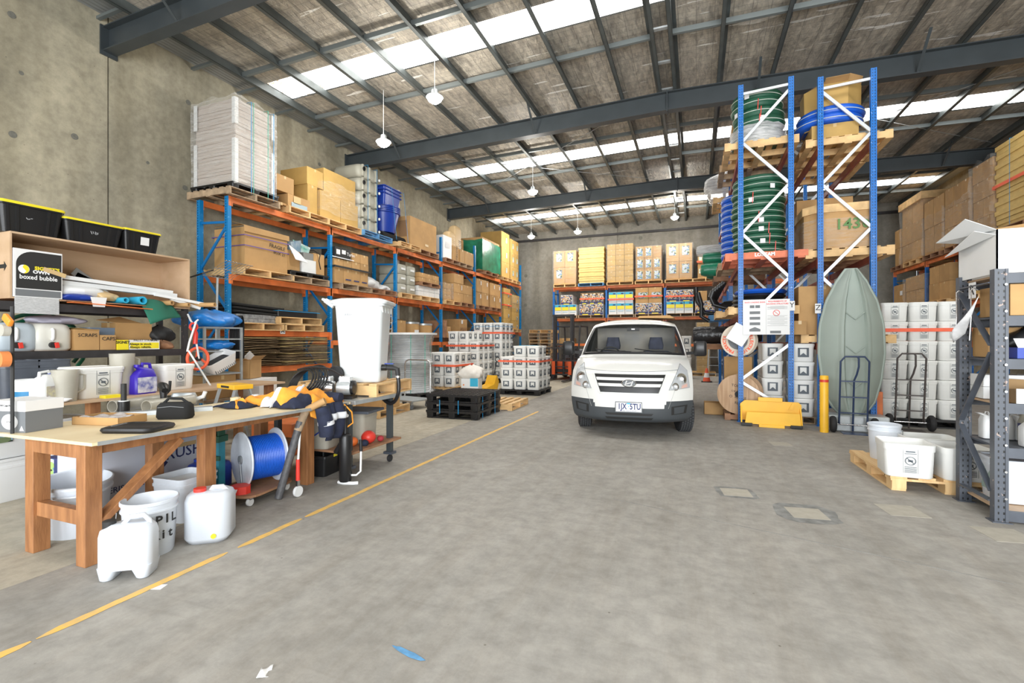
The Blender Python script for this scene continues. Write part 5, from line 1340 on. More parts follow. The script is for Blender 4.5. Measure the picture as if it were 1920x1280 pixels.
for s_ in(-1,1):
 def sp(u,v):
  t=side_t[min(110,int(round(u*110)))];e=SP(s_,t)
  if u==0:
   tt=6.0*(1-v);return SP(s_,tt)
  bl=min(1,u*110/8)
  zb=zbot(e.y);z=e.z+(zb-e.z)*v
  g=max(0,min(1,(e.z-z)/max(.02,e.z-1.0)));x=e.x+(s_*.955-e.x)*(1-(1-g)**2)*(1 if e.z>1.02 else 0)if e.z>1.02 else e.x
  if z<.6:x*=1-.04*(.6-z)/.35
  p=Vector((x,e.y,z))
  q=SP(s_,6.0*(1-v));q=Vector((p.x*bl+q.x*(1-bl),p.y if bl>=1 else p.y*bl+(q.y+.003)*(1-bl),p.z*bl+q.z*(1-bl)))
  return q
 def isglass(u,v):
  p=sp(round(u*110)/110,v);a=SP(s_,side_t[min(110,int(round(u*110)))])
  return 1.2<p.y<2.75 and p.z>1.22 and p.z<a.z-.09-max(0,.0)
 def islow(u,v):
  p=sp(round(u*110)/110,v);return p.y<.6 and p.z<.58
 shell['body'].grid(sp,110,K,skip=lambda u,v:isglass(u,v)or islow(u,v))
 shell['bumper'].grid(sp,110,K,skip=lambda u,v:not islow(u,v))
 sw=MB().grid(sp,110,K,skip=lambda u,v:not isglass(u,v));part(sw,'side_window',mat('dark_side_glass',(.02,.025,.03),.06,spec=.8),van,60)
e0=[SP(u/10-1,Tm)for u in range(21)]
mb=shell['body'];mb.add([tuple(p)for p in e0]+[(p.x*1.25,5.06,.3)for p in e0],[(i,i+1,21+i+1,21+i)for i in range(20)])
part(shell['body'],'body_shell',m_carpaint,van,50);part(shell['bumper'],'bumper',m_bumper,van,50)
part(shell['glass'],'windscreen',m_glassdark,van,80);part(shell['frit'],'windscreen_border',m_black,van,80)
b=MB()
for i in range(40):
 u0,u1=-.97+1.94*i/40,-.97+1.94*(i+1)/40;t0=9.02
p=MB().tube([SP(-.93+1.86*i/20,9.12)+Vector((0,-.015,.006))for i in range(21)],.016,8);part(p,'cowl',m_black,van)
for(x0,x1,zz)in((-.62,.0,.0),(.05,.66,.0)):
 a=SP(x0/.9,9.25)+Vector((0,-.03,.02));c=SP(x1/.9,9.12)+Vector((0,-.03,.02));a.z+=.03
 part(MB().tube([a,(a+c)/2+Vector((0,-.012,-.01)),c],.009,6),'wiper',m_black,van)
it=MB();it.box(-.80,.80,.95,1.28,.7,1.17);part(it,'dashboard',m_greyink,van,0,.02)
m_seat=mat('slate_seat',(.05,.055,.085),.9,var=.3,vs_=9)
for x in(-.40,.40):
 part(MB().rloft([(.75,.50,.16,.05),(1.30,.46,.14,.05)],(x,2.05,0)),'seat',m_seat,van,50);part(MB().rloft([(1.33,.26,.10,.04),(1.40,.28,.12,.05),(1.56,.22,.09,.04)],(x,2.07,0)),'headrest',m_seat,van,50)
part(MB().tube([(-.40+.19*math.cos(2*math.pi*i/24),1.42-.08*math.sin(2*math.pi*i/24),1.22+.16*math.sin(2*math.pi*i/24))for i in range(24)],.014,6,closed=True),'steering_wheel',m_ink,van)
part(MB().box(-.76,.76,2.55,2.58,.4,1.75),'bulkhead',mat('van_lining',(.30,.30,.29),.7,c2=(.45,.41,.34),vs_=3),van,0)
part(MB().box(-.9,.9,.9,5.0,.33,.36),'floor_pan',m_ink,van,0)
mir=part(MB().ob((.0,1.52,1.70),(.22,.04,.06)),'rear_view_mirror',m_ink,van,0);part(MB().ob((.0,1.49,1.705),(.06,.01,.02)),'paper_label',m_whiteink,mir,0)
part(MB().tube([FX(-.80+1.6*i/30,1.015+.035*abs(-1+2*i/30)**2.2,.0015)for i in range(31)],.0035,5),'bonnet_seam',m_greyink,van)
for s_ in(-1,1):
 part(MB().tube([FX(s_*(.795-.22*k/12),1.09-.62*k/12,.001)for k in range(13)],.0025,5),'panel_seam',mat('seam_grey',(.35,.35,.34),.6),van)
g=MB();fpatch(g,(-.54,.975),(.54,.975),(.435,.70),(-.435,.70),.006,24,8);gr=part(g,'grille',m_black,van,60)
for(z0,z1)in((.905,.932),(.83,.905),(.745,.808)):
 pass
for zc_,h_ in((.905,.045),(.815,.045)):
 q=MB();zt_,zb_=zc_+h_/2,zc_-h_/2;wf_=lambda z:.435+(.54-.435)*(z-.70)/.275-.012
 fpatch(q,(-wf_(zt_),zt_),(wf_(zt_),zt_),(wf_(zb_),zb_),(-wf_(zb_),zb_),.024,24,2);part(q,'grille_bar',m_carpaint,gr,60)
fr=MB()
for(a,c)in(((-.56,.99),(.56,.99)),((.56,.99),(.45,.685)),((.45,.685),(-.45,.685)),((-.45,.685),(-.56,.99))):
 fr.tube([FX(a[0]+(c[0]-a[0])*k/16,a[1]+(c[1]-a[1])*k/16,.008)for k in range(17)],.010,6)
part(fr,'grille_frame',m_carpaint,gr,60)
bd=MB();n=36;o_=FX(0,.845,.038)
bd.tube([o_+Vector((.105*math.cos(2*math.pi*i/n),0,.054*math.sin(2*math.pi*i/n)))for i in range(n)],.008,6,closed=True)
bd2=MB().prism([(.093*math.cos(2*math.pi*i/n),.844+.044*math.sin(2*math.pi*i/n))for i in range(n)],o_.y+.004,o_.y+.012,'Y')
bd.bar(o_+Vector((-.06,0,-.036)),o_+Vector((-.03,0,.040)),.018,.010,up=(0,1,0));bd.bar(o_+Vector((.03,0,-.040)),o_+Vector((.06,0,.036)),.018,.010,up=(0,1,0));bd.bar(o_+Vector((-.045,0,-.012)),o_+Vector((.045,0,.014)),.010,.016)
bg=part(bd,'badge',m_chrome,van,60);part(bd2,'badge_back',m_greyink,bg,0)
pl_=MB().ob((0,-.045,.49),(.375,.008,.136));P_=part(pl_,'number_plate',m_whiteink,van,0,.003);part(MB().ob((0,-.036,.49),(.40,.012,.16)),'plate_frame',m_greyink,P_,0)
text('1JX',.125,(-.095,-.0495,.497),(0,-1,0),m_blueink,P_,.0035,sx=.72);text('5TU',.125,(.098,-.0495,.497),(0,-1,0),m_blueink,P_,.0035,sx=.72)
text('VICTORIA - THE EDUCATION STATE',.014,(0,-.0495,.434),(0,-1,0),m_blueink,P_,.0005);part(MB().ob((0,-.05,.545),(.05,.001,.02)),'plate_crest',m_cyan,P_,0);part(MB().ob((0.002,-.05,.50),(.012,.001,.02)),'plate_mark',m_cyan,P_,0)
for s_ in(-1,1):
 q=MB();fpatch(q,(s_*.62,.50),(s_*.86,.52),(s_*.84,.39),(s_*.62,.37),.003);part(q,'fog_lamp_recess',m_ink,van,60)
 q=MB();fpatch(q,(s_*.66,.485),(s_*.82,.50),(s_*.80,.40),(s_*.66,.385),.008);part(q,'fog_lamp_cover',m_bumper,van,60)
for zz in(.375,.31):
 q=MB();fpatch(q,(-.36,zz+.018),(.36,zz+.018),(.33,zz-.018),(-.33,zz-.018),.005);part(q,'air_intake',m_ink,van,60)
for s_ in(-1,1):
 A,B_,C_,D=(s_*.865,1.03),(s_*.765,1.13),(s_*.585,.745),(s_*.895,.775)
 q=MB();fpatch(q,A,B_,C_,D,.003,10,10);hl=part(q,'head_lamp',mat('lamp_silver',(.55,.57,.58),.3,.5),van,60)
 for(x,z,r)in((s_*.765,.905,.088),(s_*.675,.795,.058)):
  c_=FX(x,z,.0);nrm=Vector((s_*.55,-1,.15)).normalized();M_=face_mat(c_+nrm*.004,nrm)
  part(MB().lathe([(r,-.01),(r,.012),(r*.8,.016),(r*.45,.004),(.001,.002)],n=28,caps=False).xf(M_),'reflector',m_chrome,hl,50)
  part(MB().lathe([(r*.36,.004),(r*.30,.03),(.001,.036)],n=20,caps=False).xf(M_),'bulb_lens',m_whiteink,hl,50)
 q=MB();fpatch(q,(s_*.78,.81),(s_*.86,.84),(s_*.86,.785),(s_*.77,.765),.012);part(q,'indicator',m_amber,hl,60)
 q=MB();fpatch(q,A,B_,C_,D,.022,10,10);part(q,'lamp_cover',m_lens,hl,60)
 e=MB();pts=[A,B_,C_,D,A]
 e.tube([FX(pts[i][0]+(pts[i+1][0]-pts[i][0])*k/6,pts[i][1]+(pts[i+1][1]-pts[i][1])*k/6,.005)for i in range(4)for k in range(6)],.004,5,closed=True);part(e,'lamp_seal',m_greyink,hl)
 mm=MB().rloft([(-.12,.16,.10,.04),(-.10,.20,.14,.05),(.10,.20,.14,.05),(.13,.15,.10,.04)],(s_*1.10,1.02,1.36));mm.bar((s_*.90,1.12,1.28),(s_*1.06,1.04,1.30),.05,.05)
 part(mm,'side_mirror',m_black,van,50)
def wheel(x,y,steer):
 t=bpy.data.objects.new('wheel',None);col.objects.link(t);t.parent=van;t.location=(x,y,.325);t.rotation_euler=(0,0,steer)
 W2=.105
 part(MB().lathe([(.20,-W2+.01),(.27,-W2-.008),(.305,-W2+.006),(.325,-W2+.03),(.327,0),(.325,W2-.03),(.305,W2-.006),(.27,W2+.008),(.20,W2-.01)],axis='X',n=48),'tyre',m_rubber,t,50)
 tr=MB()
 for i in range(44):
  a=2*math.pi*i/44
  for j,xx in enumerate((-.075,-.038,0,.038,.075)):
   aa=a+(j%2)*.07;tr.ob((xx,.328*math.cos(aa),.328*math.sin(aa)),(.028,.034,.010),0,aa-math.pi/2 if False else aa+math.pi/2,0)
 part(tr,'tread',mat('tread_grey',(.05,.052,.055),.8),t,0)
 part(MB().lathe([(.001,.03),(.09,.04),(.17,.02),(.205,.05),(.205,-.09),(.001,-.08)],axis='X',n=28,caps=False),'rim',m_galv,t,50)
for x,y,st in((-.80,.95,R(11)),(.83,.95,R(11)),(-.79,4.15,0),(.79,4.15,0)):wheel(x,y,st)
ww=MB();ww.box(-.72,-.70,.5,1.42,.30,.9);ww.box(.70,.72,.5,1.42,.30,.9);ww.box(-.9,.9,.46,.50,.30,.75);part(ww,'wheel_well',m_ink,van,0)
bx=MB();bx.add([(.05,2.3,1.945),(.75,2.3,1.93),(.80,3.4,1.95),(.05,3.4,1.95),(.08,2.32,1.985),(.66,2.3,1.99),(.74,3.4,2.0),(.08,3.4,1.99)],[(0,1,2,3),(4,5,6,7),(0,1,5,4),(1,2,6,5),(2,3,7,6),(3,0,4,7)])
o=solo(bx,'flat_carton',m_board,'flattened brown carton lying on the van roof','carton',van.location,R(4.4),smooth=0)
# forklift
c=fl(1050,716);fk=thing('forklift','orange and black forklift with tall mast standing before the back rack','forklift',(c.x-.10,c.y+.9,0),R(-3))
m_fork=mat('forklift_orange',(.80,.12,.03),.4)
for s_ in(-1,1):
 b=MB();b.box(s_*.34-.06,s_*.34+.06,-.10,.06,.05,2.48);b.box(s_*.34-.03,s_*.34+.03,-.16,-.10,.1,2.44);part(b,'mast_rail',m_blacksteel,fk,0)
 part(MB().box(s_*.32-.06,s_*.32+.06,-.28,-.24,.22,.72),'carriage_guard',m_fork,fk,0)
 b=MB();b.box(s_*.36-.05,s_*.36+.05,-1.25,-.22,.04,.075);b.box(s_*.36-.05,s_*.36+.05,-.25,-.21,.04,.7);part(b,'fork',m_blacksteel,fk,0)
 part(MB().lathe([(.02,-.10),(.24,-.10),(.27,0),(.24,.10),(.02,.10)],(s_*.52,.15,.27),axis='X',n=24),'wheel',m_rubber,fk)
 part(MB().lathe([(.02,-.09),(.2,-.09),(.22,0),(.2,.09),(.02,.09)],(s_*.48,1.65,.22),axis='X',n=24),'wheel',m_rubber,fk)
b=MB();b.box(-.42,.42,-.08,.04,2.40,2.48);b.box(-.42,.42,-.06,.02,1.30,1.38);b.box(-.42,.42,-.06,.02,.30,.42);part(b,'crossbar',m_blacksteel,fk,0)
b=MB();b.cyl((0,-.02,.2),(0,-.02,1.3),.045,n=12);part(b,'lift_cylinder',m_blacksteel,fk)
b=MB()
for k in range(9):b.box(-.50+k*.125-.01,-.50+k*.125+.01,-.26,-.24,.75,1.22)
b.box(-.58,.58,-.27,-.23,.72,.77);b.box(-.58,.58,-.27,-.23,1.2,1.24);b.box(-.45,.45,-.27,-.23,.2,.26);b.box(-.45,.45,-.27,-.23,.5,.53);part(b,'load_backrest',m_blacksteel,fk,0)
b=MB().rloft([(.18,1.0,1.75,.1),(.62,1.05,1.8,.12),(.70,1.0,1.7,.1)],(0,1.05,0));part(b,'chassis',m_fork,fk,50)
b=MB().rloft([(.70,1.0,.75,.12),(1.05,.95,.7,.15),(1.15,.8,.5,.12)],(0,1.6,0));part(b,'counterweight',m_graph,fk,50)
b=MB().rloft([(.7,.42,.4,.05),(.8,.42,.42,.05),(.82,.4,.1,.04,0,.18),(1.25,.4,.1,.04,0,.2)],(0,1.1,0));part(b,'seat',m_ink,fk,50)
b=MB()
for x in(-.48,.48):
 b.bar((x,.25,.65),(x,.55,2.05),.05,.05);b.bar((x,1.75,.7),(x,1.6,2.05),.05,.05);b.bar((x,.55,2.05),(x,1.6,2.05),.05,.05)
for k in range(6):b.bar((-.48,.55+k*.21,2.05),(.48,.55+k*.21,2.05),.03,.03)
part(b,'overhead_guard',m_blacksteel,fk,0)
x,y=-8.0+1.4,19.0
for px,py,w_,h,m_,lab in((928,628,.9,.32,m_cyan,'blue crate beyond the tall white tub stack'),(935,655,.8,.6,m_green,'dark green bin beyond the tall white tub stack')):
 c=fl(px,700);z_=EYE+(HZ-py)/FPX*(c.y*CS-c.x*SN)-h/2
for k,(zz,h,m_,lab)in enumerate(((0,.95,m_green,'dark green bin beyond the strapped tub stacks'),)):
 t=thing('storage_bin',lab,'bin',(-5.75,16.6,0));part(MB().rloft([(0,.75,.6,.05),(h,.85,.7,.05),(h,.80,.65,.05),(.05,.70,.55,.05)]),'bin_body',m_,t,40);part(MB().rloft([(h,.88,.73,.05),(h+.04,.86,.7,.05)]),'lid',m_board,t,40)
t=thing('crate','blue plastic crate standing on the green bin beyond the tubs','crate',(-5.75,16.6,1.0));part(MB().rloft([(0,.6,.4,.03),(.32,.65,.45,.03),(.32,.6,.4,.03),(.02,.56,.36,.03)]),'crate_body',m_cyan,t,40)
b=MB()
for k in range(6):b.box(-.29+k*.11,-.23+k*.11,-.228,-.222,.06,.26)
part(b,'slots',m_hoseblue,t,0)
c=fl(905,738);t=thing('pallet_jack','yellow pallet truck with black handle among the tub stacks','pallet truck',(-5.80,13.2,0),R(78))
part(MB().prism([(-.5,.05),(.15,.05),(.25,.35),(.12,.62),(-.05,.25),(-.5,.14)],-.28,.28,'Y'),'truck_body',m_yellow,t,0,.01)
b=MB()
for s_ in(-.2,.2):b.box(-1.1,-.4,s_-.07,s_+.07,.05,.10)
part(b,'fork',m_yellow,t,0);part(MB().cyl((.2,0,.5),(.42,0,1.2),.02,n=8),'handle_bar',m_black,t)
part(MB().tube([Vector((.42+.05,.13*math.cos(a),1.27+.09*math.sin(a)))for a in[2*math.pi*i/16 for i in range(16)]],.018,6,closed=True),'handle_grip',m_black,t);part(MB().lathe([(.01,-.05),(.09,-.05),(.09,.05),(.01,.05)],(.15,0,.09),axis='Y',n=16),'wheel',m_black,t);t.scale=(.8,.62,.72)
c_=(-7.15,10.9);P_black((c_[0],c_[1],0),0,'black plastic pallet under the tall foil-wrapped coil',scale=(1.1,1.1,1))
t=thing('wrapped_coil','tall grey coil wrapped in clear film with a flat white top','coil',(c_[0],c_[1],PH))
m_coilgrey=mat('ribbed_grey_pipe',(.38,.40,.41),.35,.2,var=.25,vs_=3)
pr=[];HH=1.52
for i in range(62):
 z=HH*i/61;s_=(z%(HH/2))/(HH/2);r=.52+.12*abs(2*s_-1)**3+.008*(i%2);pr.append((r,z))
part(MB().lathe([(.2,0)]+pr+[(.2,HH)],n=48),'coil',m_coilgrey,t,20)
rr=random.Random(4)
part(MB().grid(lambda u,v:((.68-.10*math.sin(math.pi*((v*2)%1.0001))+rr.uniform(0,.02))*math.cos(2*math.pi*u),(.68-.10*math.sin(math.pi*((v*2)%1.0001))+rr.uniform(0,.02))*math.sin(2*math.pi*u),v*HH),36,24),'film',m_film2,t,60)
bpy.data.objects[t.children[-1].name].data.materials[0]=film('coil_film',(.66,.68,.70),.10,.45,3)
part(MB().lathe([(.01,HH+.01),(.70,HH+.01),(.73,HH-.02),(.73,HH+.03),(.01,HH+.04)],n=44),'top_sheet',m_whitep,t,40)
for a in(-.5,.25,.8,2.4):part(MB().bar((.7*math.cos(a-1.2),.7*math.sin(a-1.2),0),(.7*math.cos(a-1.2),.7*math.sin(a-1.2),HH+.03),.012,.005),'strap',m_teal,t,0)
t=thing('platform_trolley','grey platform trolley with hooped handle before the foil-wrapped coil','trolley',(-6.05,9.15,0),R(-12))
part(MB().box(-.45,.45,-.32,.32,.17,.20),'platform',m_galv,t,0,.005)
part(MB().tube([(-.40,.30,.2),(-.40,.31,.95),(-.36,.31,1.02),(-.28,.31,1.05),(.28,.31,1.05),(.36,.31,1.02),(.40,.31,.95),(.40,.30,.2)],.016,10),'handle',m_teflon,t)
for x in(-.36,.36):
 for y in(-.25,.25):
  w_=part(MB().lathe([(.01,-.02),(.055,-.02),(.06,0),(.055,.02),(.01,.02)],(x,y,.062),axis='X',n=18),'caster',m_greyink,t);part(MB().box(x-.03,x+.03,y-.03,y+.03,.10,.17),'fork_bracket',m_galv,w_,0)
nz_=3
for i in range(nz_):P_black((-4.38,8.68,i*.155),R(2),'%s black plastic pallet in the low pile on the open floor'%('lowest','middle','topmost')[i],'low pile of black pallets',scale=(.93,1.07,1.0))
for k,y_ in enumerate((8.35,8.95)):solo(MB().bar((-3.83,y_,0),(-3.83,y_,.46),.012,.004,up=(1,0,0)),'load_strap',m_bluep,'thin blue strap on the black pallet pile, %s one'%('nearer','farther')[k],'strap',smooth=0)
for k,x_ in enumerate((-4.6,-4.2)):solo(MB().bar((x_,8.045,0.1),(x_,8.045,.36),.012,.004,up=(0,1,0)),'load_strap',m_bluep,'thin blue strap on the near face of the black pallets, %s one'%('left','right')[k],'strap',smooth=0)
P_pine((-4.25,10.0,0),R(2),'pale wooden pallet on the floor behind the black pallets')
c=fl(884,742)
t=thing('printed_box','white and blue printed box standing behind the black pallets','box',(-5.72,11.75,0),R(10));part(MB().box(-.24,.24,-.2,.2,0,.47),'box_body',m_whitep,t,0,.004)
b=MB();strip(b,(.12,-.2,.37),(0,-1,0),.22,.22);part(b,'blue_print',m_cyan,t,0);b=MB();strip(b,(.08,-.2,.13),(0,-1,0),.2,.1);part(b,'vehicle_picture',m_greyink,t,0)
for k in range(3):part(MB().cyl((-.17,-.2,.3-k*.1),(-.17,-.203,.3-k*.1),.022,n=12),'round_symbol',m_amber,t,0)
bag((-5.72,11.75,.475),.62,.5,.36,mat('cream_bag',(.80,.76,.70),.55,bump=.5,bs=9),'crumpled cream plastic bag on the printed box',seed=12)
# lower levels of the left rack
zq=1.5
t=thing('caged_tank','white caged liquid tank standing in the second rack bay','tank',(-8.75,11.1,1.5))
part(MB().rloft([(.12,.95,1.05,.1),(1.05,.95,1.05,.1),(1.12,.8,.9,.1)]),'tank_body',m_milk,t,50)
b=MB()
for k in range(9):b.cyl((.51,-.55+k*.1375,.1),(.51,-.55+k*.1375,1.08),.008,n=6)
for k in range(6):b.cyl((.51,-.56,.15+k*.18),(.51,.56,.15+k*.18),.008,n=6);b.cyl((-.5,-.56,.15+k*.18),(.51,-.56,.15+k*.18),.008,n=6)
for k in range(7):b.cyl((-.5+k*.16,-.56,.1),(-.5+k*.16,-.56,1.08),.008,n=6)
part(b,'cage',m_galv,t);part(MB().box(-.5,.52,-.57,.57,.0,.10),'base',m_galv,t,0)
zq=1.45
carton(T,La(744),La(766),.1,.7,zq,Lz(750,600),'brown carton left of the fibre drums',m_board);carton(T,La(748),La(758),-.02,.1,zq,zq+.28,'small tilted brown carton before the fibre drums',m_board)
carton(T,La(768)+.05,La(790),.70,.9,zq,Lz(775,597),'brown carton behind the fibre drums',m_board)
for px,r_,lab in((792,.27,'left brown fibre drum with a white label'),(815,.29,'right brown fibre drum with a grey rim')):
 y_=La(px);zt=Lz(px,604 if px<800 else 607)
 t=thing('fibre_drum',lab,'drum',(LX0-.37,y_-.12,zq+.004));part(MB().lathe([(r_,0),(r_,zt-zq-.05)],n=32),'drum_body',m_board,t);part(MB().lathe([(r_+.01,zt-zq-.06),(r_+.012,zt-zq),(.01,zt-zq)],n=32),'rim',m_galv,t)
 if px<800:part(MB().grid(lambda u,v:((r_+.004)*math.cos(-.5+u*.8),(r_+.004)*math.sin(-.5+u*.8),.2+v*.18),8,1),'paper_label',m_paper,t)
pal(P_dark,'L',LX0,16.0,1.45,'under the brown boards left of the lettered carton')
zq=1.6
carton(T,La(829),La(838),.0,.9,zq,Lz(830,600),'tall dark brown board carton in the fourth bay below',m_darkwood,tape=False)
o=carton(T,La(866),La(880),.1,.9,zq,Lz(870,598),'brown carton with three large letters below the fourth bay',m_board);text('MAX',.26,(.42,0,.3),(1,0,0),m_darkwood,o)
sticker(o,(1,0,0),.14,.14,m_paper,-.2,.85,'paper_label')
carton(T,La(845),La(852),.15,.8,zq,Lz(850,612),'narrow brown carton left of the lettered carton',m_board)
carton(T,La(893)+.05,La(908),.1,.8,1.45,1.45+.45,'slate blue box below the fifth bay',m_graph,tape=False);carton(T,La(909),La(937)-.1,.15,.9,1.45,1.45+.6,'wide brown carton below the fifth bay',m_board)
# timber work bench
BZ=.845
wb_=thing('work_bench','timber work bench with a pale plywood top at the left','work bench')
top=MB().prism([(-3.60,1.87),(-3.44,4.12),(-4.62,4.15),(-4.79,1.83)],BZ-.022,BZ);part(top,'bench_top',m_plytop,wb_,0,.002)
edge=MB().bar((-3.598,1.9,BZ-.012),(-3.444,4.1,BZ-.012),.006,.026);part(edge,'edge_strip',m_galv,wb_,0)
L_=.10
def leg(x,y,w_=L_):part(MB().box(x-w_/2,x+w_/2,y-w_/2,y+w_/2,0,BZ-.03),'leg',m_benchwood,wb_,0,.004)
for x,y in((-3.80,1.96),(-4.40,1.96),(-3.80,2.78),(-3.80,3.88),(-4.45,3.88),(-4.45,2.78)):leg(x,y)
b=MB();b.box(-4.35,-3.85,1.91,2.0,BZ-.13,BZ-.03);part(b,'end_rail',m_benchwood,wb_,0,.004)
b=MB();b.box(-4.35,-3.85,1.93,1.99,.26,.36);part(b,'foot_rail',m_benchwood,wb_,0,.004)
b=MB();b.box(-3.83,-3.78,2.01,3.83,BZ-.115,BZ-.03);part(b,'side_rail',m_benchwood,wb_,0,.004)
b=MB();b.box(-4.47,-4.42,2.01,3.83,BZ-.115,BZ-.03);part(b,'side_rail',m_benchwood,wb_,0,.004)
b=MB();b.bar((-3.815,2.0,.24),(-3.815,2.56,BZ-.12),.045,.10,up=(1,0,0));part(b,'diagonal_brace',m_benchwood,wb_,0,.004)
b=MB();b.box(-4.40,-3.85,3.85,3.91,.36,.46);part(b,'foot_rail',m_benchwood,wb_,0,.004)
def bp_(px,py,z=BZ):return fl(px,py,z)
def away(p,d):
 k=Vector((p.x,p.y,0)).normalized();return p+k*d
def jerry(name,label,loc,rz,w_,d_,h,m,capm,handle=True,mould=False,cap=(-.3,0),cat='jerrycan'):
 t=thing(name,label,cat,loc,rz);b=MB()
 if mould:
  for s_ in(-1,1):b.rloft([(0,w_*.20,d_*.8,.03,s_*w_*.33,0),(.01,w_*.24,d_*.95,.03,s_*w_*.33,0),(h*.22,w_*.40,d_,.03,s_*w_*.295,0)])
  b.rloft([(h*.17,w_*.90,d_*.97,.05),(h*.22,w_,d_,.05),(h*.70,w_,d_,.05),(h*.80,w_*.97,d_*.97,.06),(h*.88,w_*.7,d_*.7,.05,w_*.05,0)],k=5)
  part(b,'can_body',m,t,60)
  part(MB().tube([(-.14*w_,0,h*.82),(.02*w_,0,h*.97),(.28*w_,0,h*.99),(.38*w_,0,h*.90),(.40*w_,0,h*.78)],.016,10),'handle',m,t)
  part(MB().lathe([(.035,h*.80),(.036,h*.93),(.03,h*.94),(.001,h*.94)],(-w_*.36,0,0),n=20),'cap',capm,t,40)
 else:
  b.rloft([(0,w_*.82,d_*.82,.07),(.03,w_*.96,d_*.96,.09),(h*.1,w_,d_,.10),(h*.80,w_,d_,.10),(h*.90,w_*.92,d_*.92,.1),(h*.95,w_*.7,d_*.7,.08)],k=6)
  part(b,'can_body',m,t,60)
  part(MB().lathe([(.042,h*.90),(.042,h+.005),(.001,h+.005)],(w_*cap[0],d_*cap[1],0),n=20),'cap',capm,t,40)
  if handle:part(MB().tube([(w_*(cap[0]+.18),0,h*.90),(w_*(cap[0]+.26),0,h*.99),(w_*(cap[0]+.46),0,h*.99),(w_*(cap[0]+.56),0,h*.9)],.018,10),'handle',m,t)
 return t
m_can=mat('translucent_can',(.64,.68,.74),.35,var=.02,vs_=3,spec=.5)
p=away(fl(242,1090),.10);j1=jerry('jerrycan','white two-footed jerrycan with black cap in front of the spill bucket',(p.x,p.y,0),R(34),.30,.16,.385,m_can,m_ink,mould=True)
p=away(fl(395,1020),.15);j2=jerry('jerrycan','white cube jerrycan with red cap beside the spill bucket',(p.x,p.y,0),R(38),.31,.30,.385,m_can,m_red,cap=(-.2,-.1))
part(MB().cyl((.06,-.15,.06),(.06,-.158,.06),.018,n=14),'bung',m_yellowp,j2)
def bucket(name,label,loc,r,h,m=None,rz=0,handle='down',cat='bucket',seg=(1,1)):
 m=m or m_milk;t=thing(name,label,cat,loc,rz)
 b=MB().lathe([(r*.84,0),(r*.86,.006),(r*.97,h*.80),(r*1.03,h*.81),(r*1.02,h*.84),(r*.98,h*.85),(r*.99,h*.93),(r*1.04,h*.94),(r*1.04,h*.99),(r,h),(r*.96,h*.98),(r*.82,.012),(.001,.012)],n=44,caps=False)
 if seg!=(1,1):b.v=[(x*seg[0],y*seg[1],z)for x,y,z in b.v]
 part(b,'bucket_body',m,t,45);n=16
 hb=MB().tube([(r*1.06*seg[0]*math.cos(math.pi*i/n),-r*.55*math.sin(math.pi*i/n)*seg[1]-(r*.62*math.sin(math.pi*i/n)if True else 0),h*.86-h*.42*math.sin(math.pi*i/n))for i in range(n+1)],.004,6)if handle=='down' else MB().box(0,.001,0,.001,0,.001)
 if handle=='down':part(hb,'handle',m_galv,t)
 return t
p=away(fl(276,1036),.04);sb=bucket('bucket','white bucket marked SPILL KIT in black pen beside the bench leg',(p.x+.03,p.y,0),.165,.385,m_milk,R(55),handle='none')
for row_,zz,sz in(('SPIL',.255,.085),('Kit',.15,.085)):
 for i,ch in enumerate(row_):
  a=R(-78)+.30*i-(.0 if row_=='SPIL' else -.18)-R(0);rr_=.178*(.86+.11*zz/.31)+.002
  n_=(math.cos(a-R(-0)),math.sin(a),0)
  text(ch,sz,(rr_*n_[0],rr_*n_[1],zz),n_,m_ink,sb,.0022,name='handwriting')
sb.rotation_euler.z=R(46)
part(MB().tube([(.185*math.cos(R(200)),.185*math.sin(R(200)),.32),(.19*math.cos(R(190)),.19*math.sin(R(190)),.22),(.195*math.cos(R(180)),.195*math.sin(R(180)),.16)],.003,6),'handle',m_galv,sb)
def sqtub(label,loc,rz,w_,d_,h,m=None,lid=False,name='square_tub',cat='tub',content=None):
 m=m or m_milk;t=thing(name,label,cat,loc,rz)
 secs=[(0,w_*.86,d_*.86,.04),(.01,w_*.89,d_*.89,.05),(h*.80,w_*.96,d_*.96,.05),(h*.805,w_*.99,d_*.99,.05),(h*.86,w_*.99,d_*.99,.05),(h*.865,w_*.96,d_*.96,.05),(h*.96,w_*.97,d_*.97,.05),(h*.965,w_,d_,.05),(h,w_,d_,.05)]
 if not lid:secs+=[(h,w_*.95,d_*.95,.045),(.015,w_*.85,d_*.85,.04)]
 part(MB().rloft(secs),'tub_body',m,t,40)
 if lid:part(MB().rloft([(h*.97,w_*1.03,d_*1.03,.05),(h*1.03,w_*1.03,d_*1.03,.05),(h*1.035,w_*.95,d_*.95,.05),(h*1.01,w_*.93,d_*.93,.05)]),'lid',m,t,40)
 if content:part(MB().rloft([(h*.80,w_*.9,d_*.9,.04),(h*.86,w_*.9,d_*.9,.04)]),'contents',content,t,40)
 return t
sqtub('open white square tub behind the cube jerrycan',(-4.08,2.80,0),R(4),.36,.36,.36,content=m_whitep)
p=away(fl(140,1008),.25);ov=bucket('oval_tub','big white open oval tub with wire handle under the bench',(p.x,p.y,0),.27,.40,m_milk,R(-20),handle='none',seg=(1.25,.85),cat='tub')
part(MB().tube([(-.30,-.12,.30),(-.25,-.2,.27),(-.1,-.25,.26)],.004,6),'handle',m_galv,ov)
p=fl(300,935);t=thing('printed_carton','big white carton printed RUSH under the bench','carton',(-4.98,2.98,0),R(3));part(MB().box(-.25,.25,-.52,.52,0,.66),'carton_body',mat('pale_blue_board',(.62,.66,.76),.6),t,0,.004)
